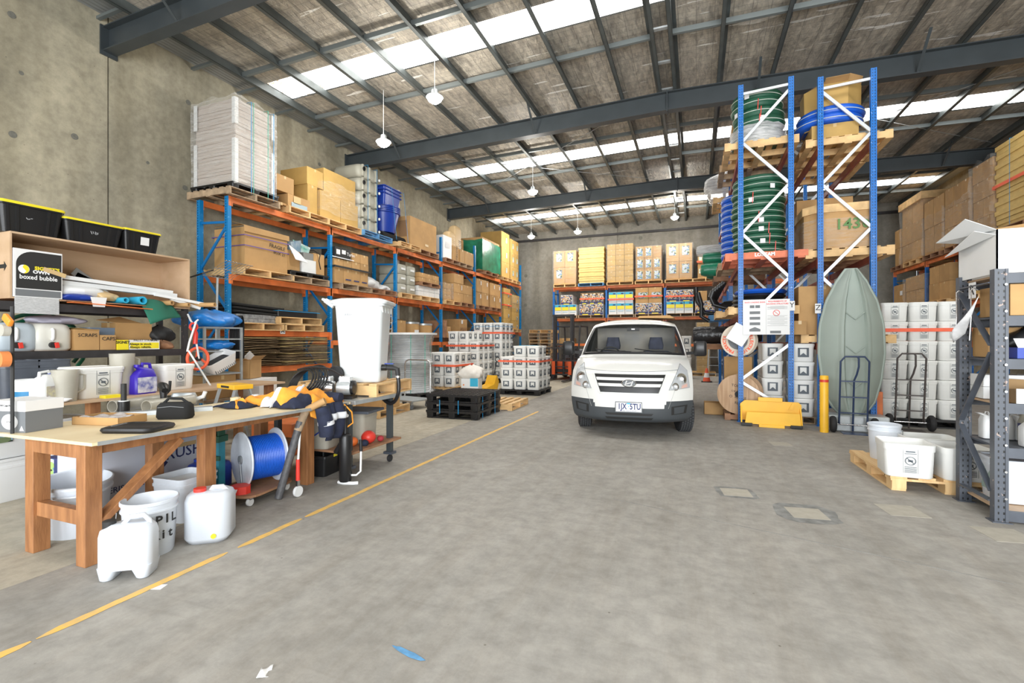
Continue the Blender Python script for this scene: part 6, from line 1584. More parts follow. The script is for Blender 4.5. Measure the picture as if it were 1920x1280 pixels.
text('RUSH',.15,(.252,.25,.40),(1,0,0),m_blueink,t,.001);text('ULINE',.075,(.252,.30,.585),(1,0,0),m_ink,t,.001);text('PERISHABLE',.07,(.252,-.28,.20),(1,0,0),m_blueink,t)
b=MB();n_=(1,0,0)
for(dx,dy,w_,h_)in((.30,.635,.34,.004),(.30,.535,.34,.004),(.13,.585,.004,.10),(.47,.585,.004,.10)):strip(b,(.251,dx,dy),n_,w_,h_)
strip(b,(.251,.02,.33),n_,.09,.09,spin=R(45));part(b,'printed_symbol',m_blueink,t,0)
b=MB();strip(b,(.251,-.36,.60),n_,.08,.12);strip(b,(.251,.28,.47),n_,.18,.04);part(b,'tape_piece',m_tape,t,0)
p=fl(395,960);t=jerry('jerrycan','blue plastic jerrycan behind the second bench leg',(-4.36,3.22,0),R(20),.34,.30,.36,m_blue,m_blue)
for k,(x,y,z,dx,dy,dz,m_,lab)in enumerate(((*fl(112,950)[:2],0,.16,.20,.46,m_blueink,'navy printed box under the bench beside the white tubs'),(*fl(180,942)[:2],0,.14,.16,.46,mat('lime_print',(.45,.55,.10),.5,c2=(.8,.8,.75),vs_=5),'lime and white printed box under the bench'))):
 t=thing('printed_box',lab,'box',(x,y,z),R(20));part(MB().box(-dx/2,dx/2,-dy/2,dy/2,0,dz),'box_body',m_,t,0,.003)
 b=MB();strip(b,(-dx*.0,-dy/2,dz*.82),(0,-1,0),dx*.6,.16);part(b,'picture_label',m_photo,t,0)
m_photo2=print_mat('landscape_print',(.25,.40,.55),(.55,.50,.12),(.15,.20,.10),7)
for k,(lab)in enumerate(('lower wide white tub at the left edge','upper wide white tub with a landscape label at the left edge')):
 p=fl(45,925);t=sqtub(lab,(-6.15,2.36,k*.405),R(4),.42,.66,.39,lid=True,m=m_whitep)
 if k:b=MB();strip(b,(.212,-.02,.24),(1,0,0),.22,.17);part(b,'picture_label',m_photo2,t,0)
sqtub('white tub with lid just behind the wide tubs',(-6.15,2.92,0),R(10),.36,.36,.38,lid=True,m=m_whitep);sqtub('white tub standing on the lidded tub behind the wide tubs',(-6.15,2.92,.40),R(10),.36,.36,.30,lid=True,m=m_whitep)
p=bp_(30,801);t=thing('paper_box','black and white copy paper box on the left end of the bench','box',(-4.60,1.99,BZ),R(10));part(MB().box(-.16,.16,-.12,.12,0,.15),'box_body',m_greyink,t,0,.002);part(MB().box(-.163,.163,-.123,.123,.15,.225),'lid',m_paper,t,0,.002)
b=MB();q=MB().prism([(.075*math.cos(a),.055*math.sin(a))for a in[2*math.pi*i/24 for i in range(24)]],0,.001).xf(face_mat((.02,-.121,.075),(0,-1,0)));b.add(q.v,q.f);part(b,'oval_label',m_paper,t,0)
text('x 5 reams',.018,(.03,-.1225,.075),(0,-1,0),m_ink,t);text('A4 Copy Paper',.02,(-.0,-.1245,.19),(0,-1,0),m_ink,t)
b=MB().prism([(-.02,-.015),(.02,-.015),(0,.02)],0,.001).xf(face_mat((.13,-.121,.03),(0,-1,0)));part(b,'recycling_mark',m_paper,t,0)
p=bp_(195,796);t=thing('cardboard_tray','shallow brown cardboard tray of plastic bags on the bench','tray',(p.x-.05,p.y+.07,BZ),R(12))
b=MB();b.box(-.21,.21,-.12,.12,0,.004);b.box(-.21,.21,-.12,-.115,0,.062);b.box(-.21,.21,.115,.12,0,.062);b.box(-.21,-.205,-.12,.12,0,.062);b.box(.205,.21,-.12,.12,0,.062);part(b,'tray_body',m_board,t,0)
part(MB().grid(lambda u,v:(-.19+.38*u,-.11+.22*v,.05+.018*math.sin(9*u+4*v)*math.sin(8*v)),18,10),'plastic_bags',film('bag_film',(.8,.8,.82),.35,.9,8),t,60)
p=bp_(258,812);t=thing('parcel_scale','flat black tray-shaped scale nearest the bench edge','scale',(p.x-.12,p.y+.08,BZ),R(20));part(MB().rloft([(0,.36,.27,.05),(.018,.38,.29,.05),(.034,.37,.28,.05),(.042,.33,.24,.05),(.042,.30,.22,.04),(.037,.29,.21,.04)]),'scale_body',m_black,t,40)
p=bp_(323,788);t=thing('black_pouch','black padded carry pouch with a strap on the bench','pouch',(p.x-.08,p.y+.08,BZ),R(28));part(MB().rloft([(0,.24,.12,.04),(.02,.27,.14,.05),(.11,.26,.13,.05),(.135,.22,.09,.04)],k=5),'pouch_body',m_foamblack,t,60)
part(MB().tube([(-.10,0,.12),(-.05,0,.17),(.05,.0,.165),(.11,0,.12)],.012,8),'handle',m_foamblack,t);part(MB().tube([(.10,-.07,.10),(0,-.075,.11),(-.1,-.07,.10)],.003,5),'zip',m_greyink,t)
a,c=bp_(205,782),bp_(398,768);solo(MB().prism([(-.06,0),(.06,0),(.05,.035),(-.05,.035)],0,(c-a).length,'Y'),'metal_channel',m_galv,'long grey metal channel lying behind the pouch','channel',(a.x,a.y,BZ),math.atan2(-(c.x-a.x),c.y-a.y),smooth=0)
p=bp_(226,775);t=thing('black_core','upright black plastic core on a wider black roll','roll',(p.x-.06,p.y+.06,BZ));part(MB().lathe([(.02,0),(.045,0),(.045,.10),(.02,.10)],n=24),'wide_roll',m_black,t);part(MB().lathe([(.02,.10),(.022,.10),(.022,.26),(.014,.26)],n=20),'core_tube',m_ink,t);part(MB().lathe([(.014,.10),(.04,.10),(.04,.108),(.014,.108)],n=20),'white_cap',m_whitep,t)
for px,lab in((202,'clear plastic pipe end lying left of the black core'),(268,'clear plastic pipe end lying right of the black core')):
 p=bp_(px,778);solo(MB().lathe([(.055,0),(.055,.5),(.050,.5),(.050,0),(.055,0)],axis='Y',n=28,caps=False),'clear_pipe',m_clear,lab,'pipe',(p.x-.12,p.y+.10,BZ+.056),R(12))
p=bp_(290,770);t=thing('heat_gun','black heat gun standing on its grip behind the pouch','tool',(p.x-.16,p.y+.18,BZ),R(-20));part(MB().tube([(0,0,0),(0.01,0,.10),(.0,0,.19)],[.035,.028,.036],14),'grip',m_black,t,60);part(MB().tube([(.06,0,.17),(0,0,.205),(-.07,0,.21),(-.13,0,.20)],[.028,.042,.036,.022],14),'barrel',m_black,t,60)
p=bp_(330,765);t=thing('drill_case_tool','white and silver power tool lying behind the black pouch','tool',(p.x-.18,p.y+.20,BZ),R(30));part(MB().rloft([(0,.22,.10,.03),(.07,.24,.11,.04),(.12,.20,.08,.03)]),'tool_body',m_galv,t,50);part(MB().tube([(.1,0,.05),(.18,0,.08),(.2,0,.13)],.02,8),'nozzle',m_whitep,t)
p=bp_(250,765);solo(MB().tube([(p.x-.1,p.y+.15,BZ+.02),(p.x,p.y+.12,BZ+.03),(p.x+.06,p.y+.2,BZ+.05),(p.x+.09,p.y+.28,BZ+.15),(p.x+.07,p.y+.30,BZ+.24)],.014,8),'rubber_hose',m_black,'short black rubber hose with upright end on the bench','hose')
for px,py,r_,m_,lab in((440,754,.05,mat('clear_tape_roll',(.78,.68,.45),.3),'flat roll of yellowish tape on the bench before the jacket'),(478,748,.04,m_whitep,'small roll of white tape beside the jacket')):
 p=bp_(px,py);solo(MB().lathe([(r_*.6,0),(r_,0),(r_,.045),(r_*.6,.045),(r_*.6,0)],n=28,caps=False),'tape_roll',m_,lab,'tape roll',(p.x-.05,p.y+.05,BZ))
jk=thing('work_jacket','orange and navy work jacket with silver bands draped over the bench end','jacket',(-3.86,3.78,BZ),R(0))
def drape(x0,x1,y0,y1,h,seed,edge=.4,hang=0):
 rr=random.Random(seed);ph=[rr.uniform(0,6)for _ in range(6)]
 def fn(u,v):
  x=x0+(x1-x0)*u;y=y0+(y1-y0)*v
  e=min(1,min(u,1-u)/.18)**.5*min(1,min(v,1-v)/.18)**.5
  z=.012+h*e*(.62+.22*math.sin(7*u+ph[0]+3*v)+.18*math.sin(9*v+ph[1]-5*u)+.06*math.sin(21*u+ph[2]+13*v))
  x+=.02*math.sin(8*v+ph[3]);y+=.02*math.sin(7*u+ph[4])
  ex=x-.36+.04
  if ex>0:z-=ex*1.5*hang;x=.32+ex*(.35 if hang else 1)
  return(x,y,max(z,.010)if ex<=0 or not hang else z)
 return MB().grid(fn,30,30)
part(drape(-.42,.20,-.30,.22,.17,3),'orange_back',m_hivis,jk,70,thick=.01)
part(drape(-.02,.40,-.12,.36,.13,5,hang=1),'orange_front',m_hivis,jk,70,thick=.01)
part(drape(.02,.34,-.34,.02,.12,8,hang=1),'navy_panel',m_navy,jk,70,thick=.01)
part(drape(-.50,-.16,-.52,-.22,.06,9),'navy_sleeve',m_navy,jk,70,thick=.01);part(drape(-.36,-.2,-.50,-.36,.075,10),'orange_cuff',m_hivis,jk,70,thick=.01)
part(drape(-.08,.06,-.34,.20,.175,3),'reflective_band',m_reflect,jk,70,thick=.012)
b=MB().grid(lambda u,v:(.40+.05*math.sin(3*v)+.02*math.sin(9*u),.0+.20*u-.02*v,.02-.36*v),10,12);part(b,'hanging_navy_side',m_navy,jk,70,thick=.02)
b=MB().grid(lambda u,v:(.425+.05*math.sin(3*(v*.4+.3))+.02*math.sin(9*u),.0+.20*u,-.08-.06*v),10,4);part(b,'reflective_band',m_reflect,jk,70,thick=.01)
b=MB().tube([(.44,.22,-.01),(.47,.30,-.10),(.46,.33,-.22),(.43,.24,-.27)],.008,6);part(b,'piping',m_hivis,jk)
b=MB().tube([(.44,-.10,.0),(.47,-.08,-.14),(.465,-.06,-.28)],[.065,.075,.07],14);part(b,'hanging_sleeve',m_navy,jk,60);part(MB().tube([(.468,-.075,-.13),(.468,-.07,-.17)],[.079,.079],14),'reflective_band',m_reflect,jk,60)
b=MB().tube([(.0,.50,.05),(.22,.62,.05),(.46,.60,.05)],[.06,.055,.06],14)
# dolly with the blue rope reel, teal stand, poles
p=fl(490,935);DX,DY=-3.98,3.38
t=thing('timber_dolly','round-cornered timber dolly on casters under the blue rope reel','dolly',(DX,DY,0),R(8));part(MB().rloft([(.085,.50,.62,.12),(.105,.50,.62,.12)]),'deck',m_darkwood,t,0)
for x in(-.18,.18):
 for y in(-.24,.24):c_=part(MB().lathe([(.01,-.014),(.034,-.014),(.038,0),(.034,.014),(.01,.014)],(x,y,.038),axis='X',n=18),'caster',m_whitep,t);part(MB().box(x-.02,x+.02,y-.02,y+.02,.06,.085),'bracket',m_chrome,c_,0)
t=thing('rope_reel','reel of bright blue rope with white metal discs on the dolly','reel',(DX+.02,DY+.06,.37),R(71))
m_disc=mat('worn_white_disc',(.62,.66,.72),.4,var=.12,vs_=9)
for x in(-.17,.15):part(MB().lathe([(.03,0),(.255,0),(.262,.01),(.255,.018),(.03,.018)],(x,0,0),axis='X',n=48),'disc',m_disc,t,40)
pr=[(.205+.004*(k%2),-.15+.30*k/40)for k in range(41)];part(MB().lathe(pr,axis='X',n=40),'rope',m_hoseblue,t,25)
part(MB().lathe([(.001,-.19),(.04,-.185),(.04,-.17)],axis='X',n=20),'hub',m_greyink,t);part(MB().bar((-.185,0,0),(-.185,-.06,-.26),.02,.006,up=(1,0,0)),'spoke',m_galv,t,0)
t=thing('reel_stand','teal steel stand with a dark green clamp beside the rope reel','stand',(DX-.13,DY-.25,.105),R(12));part(MB().box(-.03,.03,-.04,.04,0,.46),'post',m_tealmetal,t,0,.003);b=MB();b.box(-.045,.045,-.06,.06,.46,.52);b.box(-.04,-.02,-.05,.03,.52,.60);b.box(.02,.04,-.05,.03,.52,.60);b.box(-.06,.06,-.07,-.05,.3,.34);part(b,'clamp',m_green,t,0,.004)
p=fl(455,925);t=thing('red_tin','flat red tin with white emblem on the front of the dolly','tin',(DX+.10,DY-.21,.107),R(8));part(MB().prism([(.085*math.cos(R(22.5+45*k)),.07*math.sin(R(22.5+45*k)))for k in range(8)],0,.07),'tin_body',m_red,t,0,.004);text('w',.06,(0,-.072,.04),(0,-1,0),m_whiteink,t,.003)
def pole(name,label,a,b_,r,m,cat,n=14,**k):return solo(MB().tube([a,b_],r,n),name,m,label,cat,**k)
m_speck=mat('speckled_black_pole',(.06,.06,.065),.5,c2=(.10,.10,.105),vs_=30)
A_=Vector((DX+.30,DY+.02,.0));B_=Vector((DX+.42,DY+.17,.72));t=thing('leaning_pole','speckled dark pole topped by a cardboard tube leaning at the bench edge','pole');part(MB().tube([A_+Vector((0,0,.01)),B_],.035,14),'pole',m_speck,t);C_=B_+Vector((.02,.05,.10));part(MB().tube([B_-(B_-A_)*.12,C_],.038,14),'wooden_top',m_oldwood,t)
part(MB().lathe([(.028,-.02),(.034,-.02),(.034,.20),(.028,.20),(.028,-.02)],n=20,caps=False).xf(Matrix.Translation(C_)@Vector((.6,.35,.35)).to_track_quat('Z','Y').to_matrix().to_4x4()),'cardboard_tube',m_board,t,40)
t=thing('bolt_cutter','long white rod with a red grip standing beside the dark pole','tool');q0=Vector((DX+.42,DY+.14,.16));part(MB().tube([q0+Vector((0,0,.17)),q0+Vector((.0,.03,.50))],.010,8),'rod',m_whitep,t);part(MB().tube([q0,q0+Vector((0,0,.2))],[.020,.018],10),'grip',m_red,t);part(MB().sphere(q0+Vector((0,.03,.53)),.03,10),'joint',m_ink,t);c_=part(MB().lathe([(.01,-.014),(.05,-.014),(.054,0),(.05,.014),(.01,.014)],(q0.x,q0.y,.055),axis='X',n=18),'caster',m_whitep,t);part(MB().bar((q0.x,q0.y,.06),(q0.x,q0.y,.17),.02,.03),'bracket',m_chrome,c_,0)
# steel trolley table with bin, compressor, jack
t=thing('steel_table','grey steel trolley table with a timber lower shelf on casters','table')
tx0,tx1,ty0,ty1,TZ_=-4.60,-3.42,4.17,5.04,.85
part(MB().box(tx0,tx1,ty0,ty1,TZ_-.045,TZ_),'table_top',m_galv,t,0,.003)
for x in(tx0+.04,tx1-.12):
 for y in(ty0+.04,ty1-.08):
  part(MB().box(x-.03,x+.03,y-.03,y+.03,.13,TZ_-.045),'leg',m_grey,t,0)
  c_=part(MB().lathe([(.01,-.016),(.04,-.016),(.044,0),(.04,.016),(.01,.016)],(x,y,.044),axis='X',n=18),'caster',m_rubber,t);part(MB().box(x-.06,x+.06,y-.05,y+.05,.10,.13),'bracket',m_graph,c_,0)
part(MB().box(tx0,tx1-.02,ty0-.02,ty1+.02,.27,.295),'lower_shelf',m_darkwood,t,0,.002)
mk_=Proto(mk_pallet(m_pine,1.12,.86));mk_((-4.0,4.88,TZ_+.002),R(6),'pale wooden pallet under the white wheelie bin on the steel table')
o=solo(MB().box(-.36,.36,-.05,.05,0,.085),'timber_block',m_benchwood,'long brown timber box left of the compressor','timber',(-4.2,4.24,TZ_+.001),R(0),bev=.004,smooth=0)
bn=thing('wheelie_bin','tall white wheelie bin with a hose valve standing on the pallet','bin',(-3.80,4.80,TZ_+PH+.004),R(112))
m_bin=mat('pale_bin_plastic',(.70,.73,.74),.30,spec=.6,coat=.2)
part(MB().rloft([(0,.40,.46,.05),(.02,.42,.48,.06),(.12,.43,.49,.06),(.13,.415,.475,.06),(.86,.49,.56,.06),(.90,.50,.57,.06),(.905,.53,.62,.06),(.93,.53,.62,.06)],k=5),'bin_body',m_bin,bn,50)
part(MB().rloft([(.93,.55,.66,.06),(.955,.57,.68,.07),(.975,.53,.64,.08),(1.0,.40,.50,.1)],k=5),'lid',m_bin,bn,50)
part(MB().tube([(-.22,.36,.95),(-.22,.42,.98),(.22,.42,.98),(.22,.36,.95)],.016,10),'handle',m_bin,bn)
b=MB()
for s_ in(-1,1):b.tube([(s_*.2,.30,.90),(s_*.2,.40,.97)],.03,10)
part(b,'hinge',m_bin,bn)
b=MB()
for k in range(4):part(MB().prism([(-.2+k*.13-.04,.90),(-.2+k*.13+.04,.90),(-.2+k*.13,.83)],-.285,-.27,'Y'),'rib',m_bin,bn,0)
for s_ in(-1,1):part(MB().lathe([(.02,-.02),(.09,-.02),(.1,0),(.09,.02),(.02,.02)],(s_*.24,.26,.10),axis='X',n=28),'wheel',m_black,bn)
text('SULO',.035,(-.245,.12,.80),(-1,0,0),m_greyink,bn)
part(MB().cyl((-.10,-.20,.17),(-.10,-.30,.17),.038,n=18),'valve_collar',m_black,bn);v_=part(MB().tube([(-.10,-.28,.17),(-.10,-.38,.165),(-.11,-.43,.15),(-.115,-.44,.06)],[.03,.032,.03,.028],14),'valve',m_ink,bn);part(MB().ob((-.10,-.33,.215),(.03,.11,.012),R(-8)),'valve_handle',m_blue,v_,0,.003);part(MB().lathe([(.034,-.012),(.034,.012)],(-.115,-.44,.06),n=16),'ring',m_chrome,v_)
bpy.context.view_layer.update()
W_=bn.matrix_world@Vector((-.115,-.44,.05))
hp=[W_,W_+Vector((.01,.0,-.10)),W_+Vector((0,.0,-.20)),W_+Vector((-.06,.02,-.29)),W_+Vector((-.15,.03,-.32)),W_+Vector((-.26,.03,-.25)),W_+Vector((-.33,.02,-.15)),W_+Vector((-.36,.04,-.07))]
def smooth_path(P,n=6):
 out=[]
 for i in range(len(P)-1):
  p0,p1,p2,p3=P[max(i-1,0)],P[i],P[i+1],P[min(i+2,len(P)-1)]
  for k in range(n):
   f_=k/n;out.append(.5*(2*p1+(p2-p0)*f_+(2*p0-5*p1+4*p2-p3)*f_**2+(3*p1-p0-3*p2+p3)*f_**3))
 return out+[P[-1]]
solo(MB().tube(smooth_path(hp),.023,12),'drain_hose',m_black,'thick black hose curving down from the wheelie bin valve','hose',smooth=60)
cp=thing('air_compressor','silver twin-motor air pump on the steel table','air pump',(-3.76,4.28,TZ_+.001),R(20))
for x in(-.12,.10):
 part(MB().lathe([(.02,-.09),(.075,-.085),(.085,-.04),(.085,.05),(.07,.09),(.02,.1)],(x,0,.12),axis='X',n=24),'motor',m_teflon if x<0 else m_galv,cp,50);part(MB().box(x-.06,x+.06,-.05,.05,.17,.25),'cylinder_head',m_chrome,cp,0,.006)
 b=MB()
 for k in range(4):b.box(x-.064,x+.064,-.054,.054,.18+k*.016,.185+k*.016)
 part(b,'fins',m_galv,cp,0)
part(MB().lathe([(.02,.15),(.078,.15),(.08,.20),(.02,.215)],(0,0,.12),axis='X',n=24),'end_cap',m_black,cp,50);part(MB().box(-.22,.20,-.08,.08,0,.03),'base',m_black,cp,0);part(MB().tube([(-.2,0,.1),(-.27,-.02,.16),(-.2,-.09,.2),(-.02,-.1,.18)],.010,8),'pipe',m_black,cp)
for k in range(6):
 r_=.17+.012*k;mb=MB().tube([Vector((-4.12+.02*k+r_*math.cos(a)*.95,4.12+r_*.35*math.sin(a)+.01*k,TZ_+.19+.8*r_*math.sin(a+.2)*.95))for a in[2*math.pi*i/28 for i in range(28)]],.011,8,closed=True)
 if k==0:cc=thing('coiled_hose','coil of black hose hanging beside the silver air pump','hose')
 part(mb,'loop',m_black,cc)
part(MB().tube(smooth_path([Vector((-4.05,4.0,TZ_+.33)),Vector((-3.9,4.05,TZ_+.36)),Vector((-3.7,4.1,TZ_+.34)),Vector((-3.55,4.12,TZ_+.27))]),.011,8),'tail',m_black,cc)
part(MB().tube([(-4.2,4.0,TZ_+.012),(-4.0,3.98,TZ_+.012),(-3.9,4.1,TZ_+.012)],.011,8),'tail',m_black,cc)
solo(MB().tube([(-3.95,4.05,TZ_+.055),(-3.75,3.99,TZ_+.055),(-3.48,4.02,TZ_+.05)],[.05,.055,.05],14),'rolled_trousers',m_navy,'rolled navy work trousers on the front edge of the steel table','clothing')
solo(MB().tube([(-3.82,4.007,TZ_+.055),(-3.76,3.99,TZ_+.055)],[.058,.058],14),'reflective_tape',m_reflect,'silver reflective band round the rolled navy trousers','band')
sqtub('translucent grey tub with blue handle on the lower shelf',(-3.98,4.28,.296),R(10),.36,.34,.34,m=m_clear,name='storage_tub');o=[x for x in bpy.data.objects if x.name.startswith('storage_tub')][-1]
part(MB().tube([(.17,-.18,.30),(.1,-.2,.2),(-.02,-.2,.12)],.008,6),'handle',m_blue,o)
sqtub('second translucent tub beside the red cap on the lower shelf',(-3.76,4.68,.296),R(5),.30,.34,.36,m=m_clear,name='storage_tub')
solo(MB().box(-.28,.28,-.2,.2,0,.03),'tub_lid',m_graph,'dark violet-grey lid lying across the translucent tubs','lid',(-3.78,4.6,.66),R(10),smooth=0,bev=.004)  # storage tub lid laid flat over the tubs
for(x,y,z,r_,m_,lab,cat)in((-3.58,4.60,.37,.085,m_red,'bright red round cap on the lower shelf','cap'),(-3.66,4.42,.345,.06,mat('orange_ball',(.9,.20,.04),.5),'orange ball beside the red cap','ball'),(-3.54,4.48,.325,.045,m_navy,'dark cloth bundle before the red cap','cloth'),(-3.50,4.72,.335,.04,mat('red_dark_cloth',(.35,.03,.04),.8),'dark red cloth right of the red cap','cloth')):
 solo(MB().sphere((0,0,0),r_,18,sq=(1,1,.88)),cat.replace(' ','_')+'_item',m_,lab,cat,(x,y,z),smooth=80)
t=thing('crate','black lidless crate on the floor under the steel table','crate',(-3.95,4.28,0),R(8));part(MB().rloft([(0,.26,.34,.03),(.2,.30,.38,.03),(.205,.33,.41,.03),(.23,.33,.41,.03),(.23,.28,.36,.03),(.02,.24,.32,.03)]),'crate_body',m_black,t,40);b=MB();strip(b,(.155,.10,.12),(1,0,0),.07,.13);part(b,'paper_label',m_paper,t,0);b=MB();strip(b,(.165,-.02,.215),(1,0,0),.07,.03);part(b,'yellow_sticker',m_yellowp,t,0)
p=fl(645,908);t=thing('trolley_jack','tall black cylinder pump with white feet standing before the table','pump',(p.x,p.y+.02,0));part(MB().lathe([(.055,.03),(.062,.04),(.062,.50),(.055,.52),(.03,.53)],n=28),'cylinder',m_black,t,50)
part(MB().tube([(0,0,.52),(0,0,.70)],.022,12),'rod',m_black,t);part(MB().tube([(0,0,.70),(0,0,.84)],.014,12),'thin_rod',m_ink,t);part(MB().lathe([(.03,.70),(.035,.72),(.02,.73)],n=18),'collar',m_whitep,t)
part(MB().tube([(-.07,-.02,.018),(0,-.03,.018),(.10,.0,.018),(.14,.03,.018)],.018,10),'foot',m_whitep,t);part(MB().tube([(.03,.02,.09),(.10,.05,.09),(.14,.07,.13),(.145,.07,.34)],.011,10),'lever',m_whitep,t);part(MB().tube([(.145,.07,.34),(.14,.07,.46)],.017,10),'lever_grip',m_black,t);part(MB().tube([(-.12,0,.32),(-.05,0,.42),(.03,0,.46)],.03,10),'bracket',m_black,t)
P_pine((-6.25,8.1,0),R(4),'pale wooden pallet on the floor behind the steel table');carton(axes('F',7.7)[0],-6.1,-5.68,0,.6,PH+.004,PH+.48,'brown carton on the floor pallet behind the steel table',m_board)
carton(axes('F',7.7)[0],-6.75,-6.15,.1,.7,PH+.004,PH+.35,'wide brown carton left on the floor pallet',m_board)
# black shelving, plywood cabinet and lower bench at the wall
SX=-6.5
def Sy(px):return yX(px,SX)
def Sz(px,py):return zX(px,py,SX)
sh=thing('shelving_unit','black steel shelving unit along the left wall','shelving');SY0,SY1=1.95,Sy(350)
for x in(SX-.04,SX-.56):
 for y in(SY0,SY1):part(MB().box(x-.03,x+.03,y-.03,y+.03,0,1.93 if y>3 else 1.93),'post',upright_mat('black_upright',(.035,.033,.035),(.3,.3,.3)),sh,0)
for z in(.45,1.385,1.90):
 part(MB().box(SX-.02,SX+.0,SY0,SY1,z-.085,z),'beam',m_blacksteel,sh,0);part(MB().box(SX-.60,SX-.58,SY0,SY1,z-.085,z),'beam',m_blacksteel,sh,0);part(MB().box(SX-.58,SX-.02,SY0,SY1,z-.02,z-.002),'shelf',m_darkwood,sh,0)
cab=thing('plywood_cabinet','long open plywood box on top of the black shelving','cabinet');CY0,CY1=Sy(22),Sy(354);CZ0,CZ1=1.93,2.615;XB=SX-.60
for(y0_,y1_,z0_,z1_,nm)in((CY0-.012,CY1+.012,CZ1-.02,CZ1,'top_panel'),(CY0,CY1,CZ0,CZ0+.018,'bottom_panel'),(CY0-.016,CY0+.002,CZ0,CZ1-.02,'side_panel'),(CY1-.002,CY1+.016,CZ0,CZ1-.02,'side_panel')):
 part(MB().box(XB,SX,y0_,y1_,z0_,z1_),nm,m_ply,cab,0,.001)
part(MB().box(XB-.012,XB,CY0,CY1,CZ0,CZ1),'back_panel',m_ply,cab,0)
b=MB();b.prism([(-.10,.02),(.02,.02),(.02,.05),(.07,0),(.02,-.05),(.02,-.02),(-.10,-.02)],0,.001);b.xf(face_mat((SX-.12,CY0-.017,CZ0+.33),(0,-1,0)));part(b,'arrow_mark',m_ink,cab,0)
def mk_crate():
 t=thing('lidded_crate','x','crate');part(MB().rloft([(0,.36,.56,.04),(.34,.43,.65,.05),(.345,.45,.67,.05),(.37,.45,.67,.05)]),'crate_body',m_black,t,40)
 part(MB().rloft([(.365,.46,.68,.05),(.385,.47,.69,.05),(.40,.45,.67,.05),(.40,.42,.64,.05),(.392,.41,.63,.05)]),'lid',m_yellowp,t,40)
 for y in(-.26,-.16,.16,.26):part(MB().bar((.190,y*.9,.02),(.221,y,.34),.012,.03),'rib',m_black,t,0)
 return t
CR=Proto(mk_crate);scr=mat('faint_scribble',(.35,.36,.38),.6)
for i,(pa,pb,lab)in enumerate(((0,130,'largest-looking black crate with yellow lid, nearest on the plywood cabinet'),(122,241,'middle black crate with yellow lid and scribble on the plywood cabinet'),(236,309,'farthest black crate with yellow lid and a white label'))):
 ya,yb=Sy(pa),Sy(pb);sc_=(yb-ya)/.69;zt_=Sz((pa+pb)/2,(382,415,432)[i]);zs=(zt_-CZ1)/.40
 CR((SX-.26,(ya+yb)/2,CZ1+.002),0,lab,None,(.95,sc_,zs))
 if i<2:
  for k,tx in enumerate(('light','bulb')if i==1 else('cable','ties')):o=solo(text_mb(tx,.085).xf(face_mat((SX-.26+.213*.95-.004*0+.0-(.02 if k else .008),(ya+yb)/2+.02,CZ1+(.26-.09*k)*zs),(1,0,-.09),spin=R(25))),'handwriting',scr,'%s scribbled word on the %s crate'%(('upper','lower')[k],('nearest','middle')[i]),'writing',smooth=0)
 else:b=MB();strip(b,(SX-.26+.205,(ya+yb)/2+.02,CZ1+.21*zs),(1,0,-.09),.10,.10);solo(b,'paper_label',m_paper,'small white label on the farthest crate','label',smooth=0)
y0_,y1_=Sy(24),Sy(116);zt_=Sz(70,470);t=thing('bubble_wrap_box','black and white box lettered boxed bubble in the plywood cabinet','box',(SX+.01,(y0_+y1_)/2,CZ0+.02));W_,H_=y1_-y0_,zt_-CZ0-.02
part(MB().box(-.34,-.0,-W_/2,W_/2,0,H_),'box_body',m_paper,t,0,.003);n_=(1,0,0)
b=MB();pts=[(-W_/2+.02,.10*H_/.55),(W_/2-.01,.10*H_/.55),(W_/2-.01,H_-.02),(-W_/2+.16,H_-.02)]+[(-W_/2+.16-.14*math.sin(a),H_-.16+.14*math.cos(a))for a in[math.pi/2*k/8 for k in range(1,9)]]
b.prism(pts,0,.0025,'X');part(b,'black_panel',m_ink,t,0);b=MB();strip(b,(0,0,.045),n_,W_-.03,.07,0,.003);part(b,'grey_band',m_greyink,t,0)
text('boxed bubble',.066,(.003,0,H_*.42),n_,m_whiteink,t,.001,sx=.86);text('SIGNET\'S',.048,(.003,.07,H_*.62),n_,m_yellowp,t,.002,sx=1.1);text('OWN',.048,(.003,.02,H_*.54),n_,m_whiteink,t,.002,sx=1.1)
b=MB().lathe([(.001,0),(.045,0),(.045,.002),(.001,.002)],n=24).xf(face_mat((.0025,-W_*.30,H_*.58),n_));part(b,'round_logo',m_whiteink,t,0);b=MB().prism([(-.0+.045*math.sin(a)*.9,.045*math.cos(a))for a in[math.pi*k/12 for k in range(13)]]+[(.018,-.02),(-.012,.02)],0,.003).xf(face_mat((.003,-W_*.30,H_*.58),n_));part(b,'yellow_half',m_yellowp,t,0)
b=MB().ob((.006,W_*.33,H_*.57),(.004,.20,.045),0,R(-16));part(b,'torn_tape',m_tape,t,0)
part(MB().box(-.004,.004,-W_/2+.01,W_/2-.03,-.17,.0),'bubble_film',film('bubble_film',(.72,.73,.74),.55,.95,40),t,0)
for k,(ya,yb,z,w_,lab)in enumerate(((118,330,2.10,.05,'lower long white plastic profile in the cabinet'),(118,322,2.16,.04,'upper long white plastic profile in the cabinet'))):
 solo(MB().bar((SX-.15+.04*k,Sy(ya),z+.05),(SX-.05,Sy(yb)+.02,z-.02*k),.10,w_),'plastic_profile',m_whitep,lab,'profile',smooth=0)
solo(MB().bar((SX-.3,Sy(118),2.20),(SX-.2,Sy(322),2.19),.12,.02),'brown_board',m_darkwood,'narrow brown board on the white profiles','board',smooth=0)
bag((SX-.18,Sy(160),1.99),.3,.62,.17,m_whitep,'roll of white bubble wrap in the cabinet','bubble wrap','bubble_wrap',seed=20)
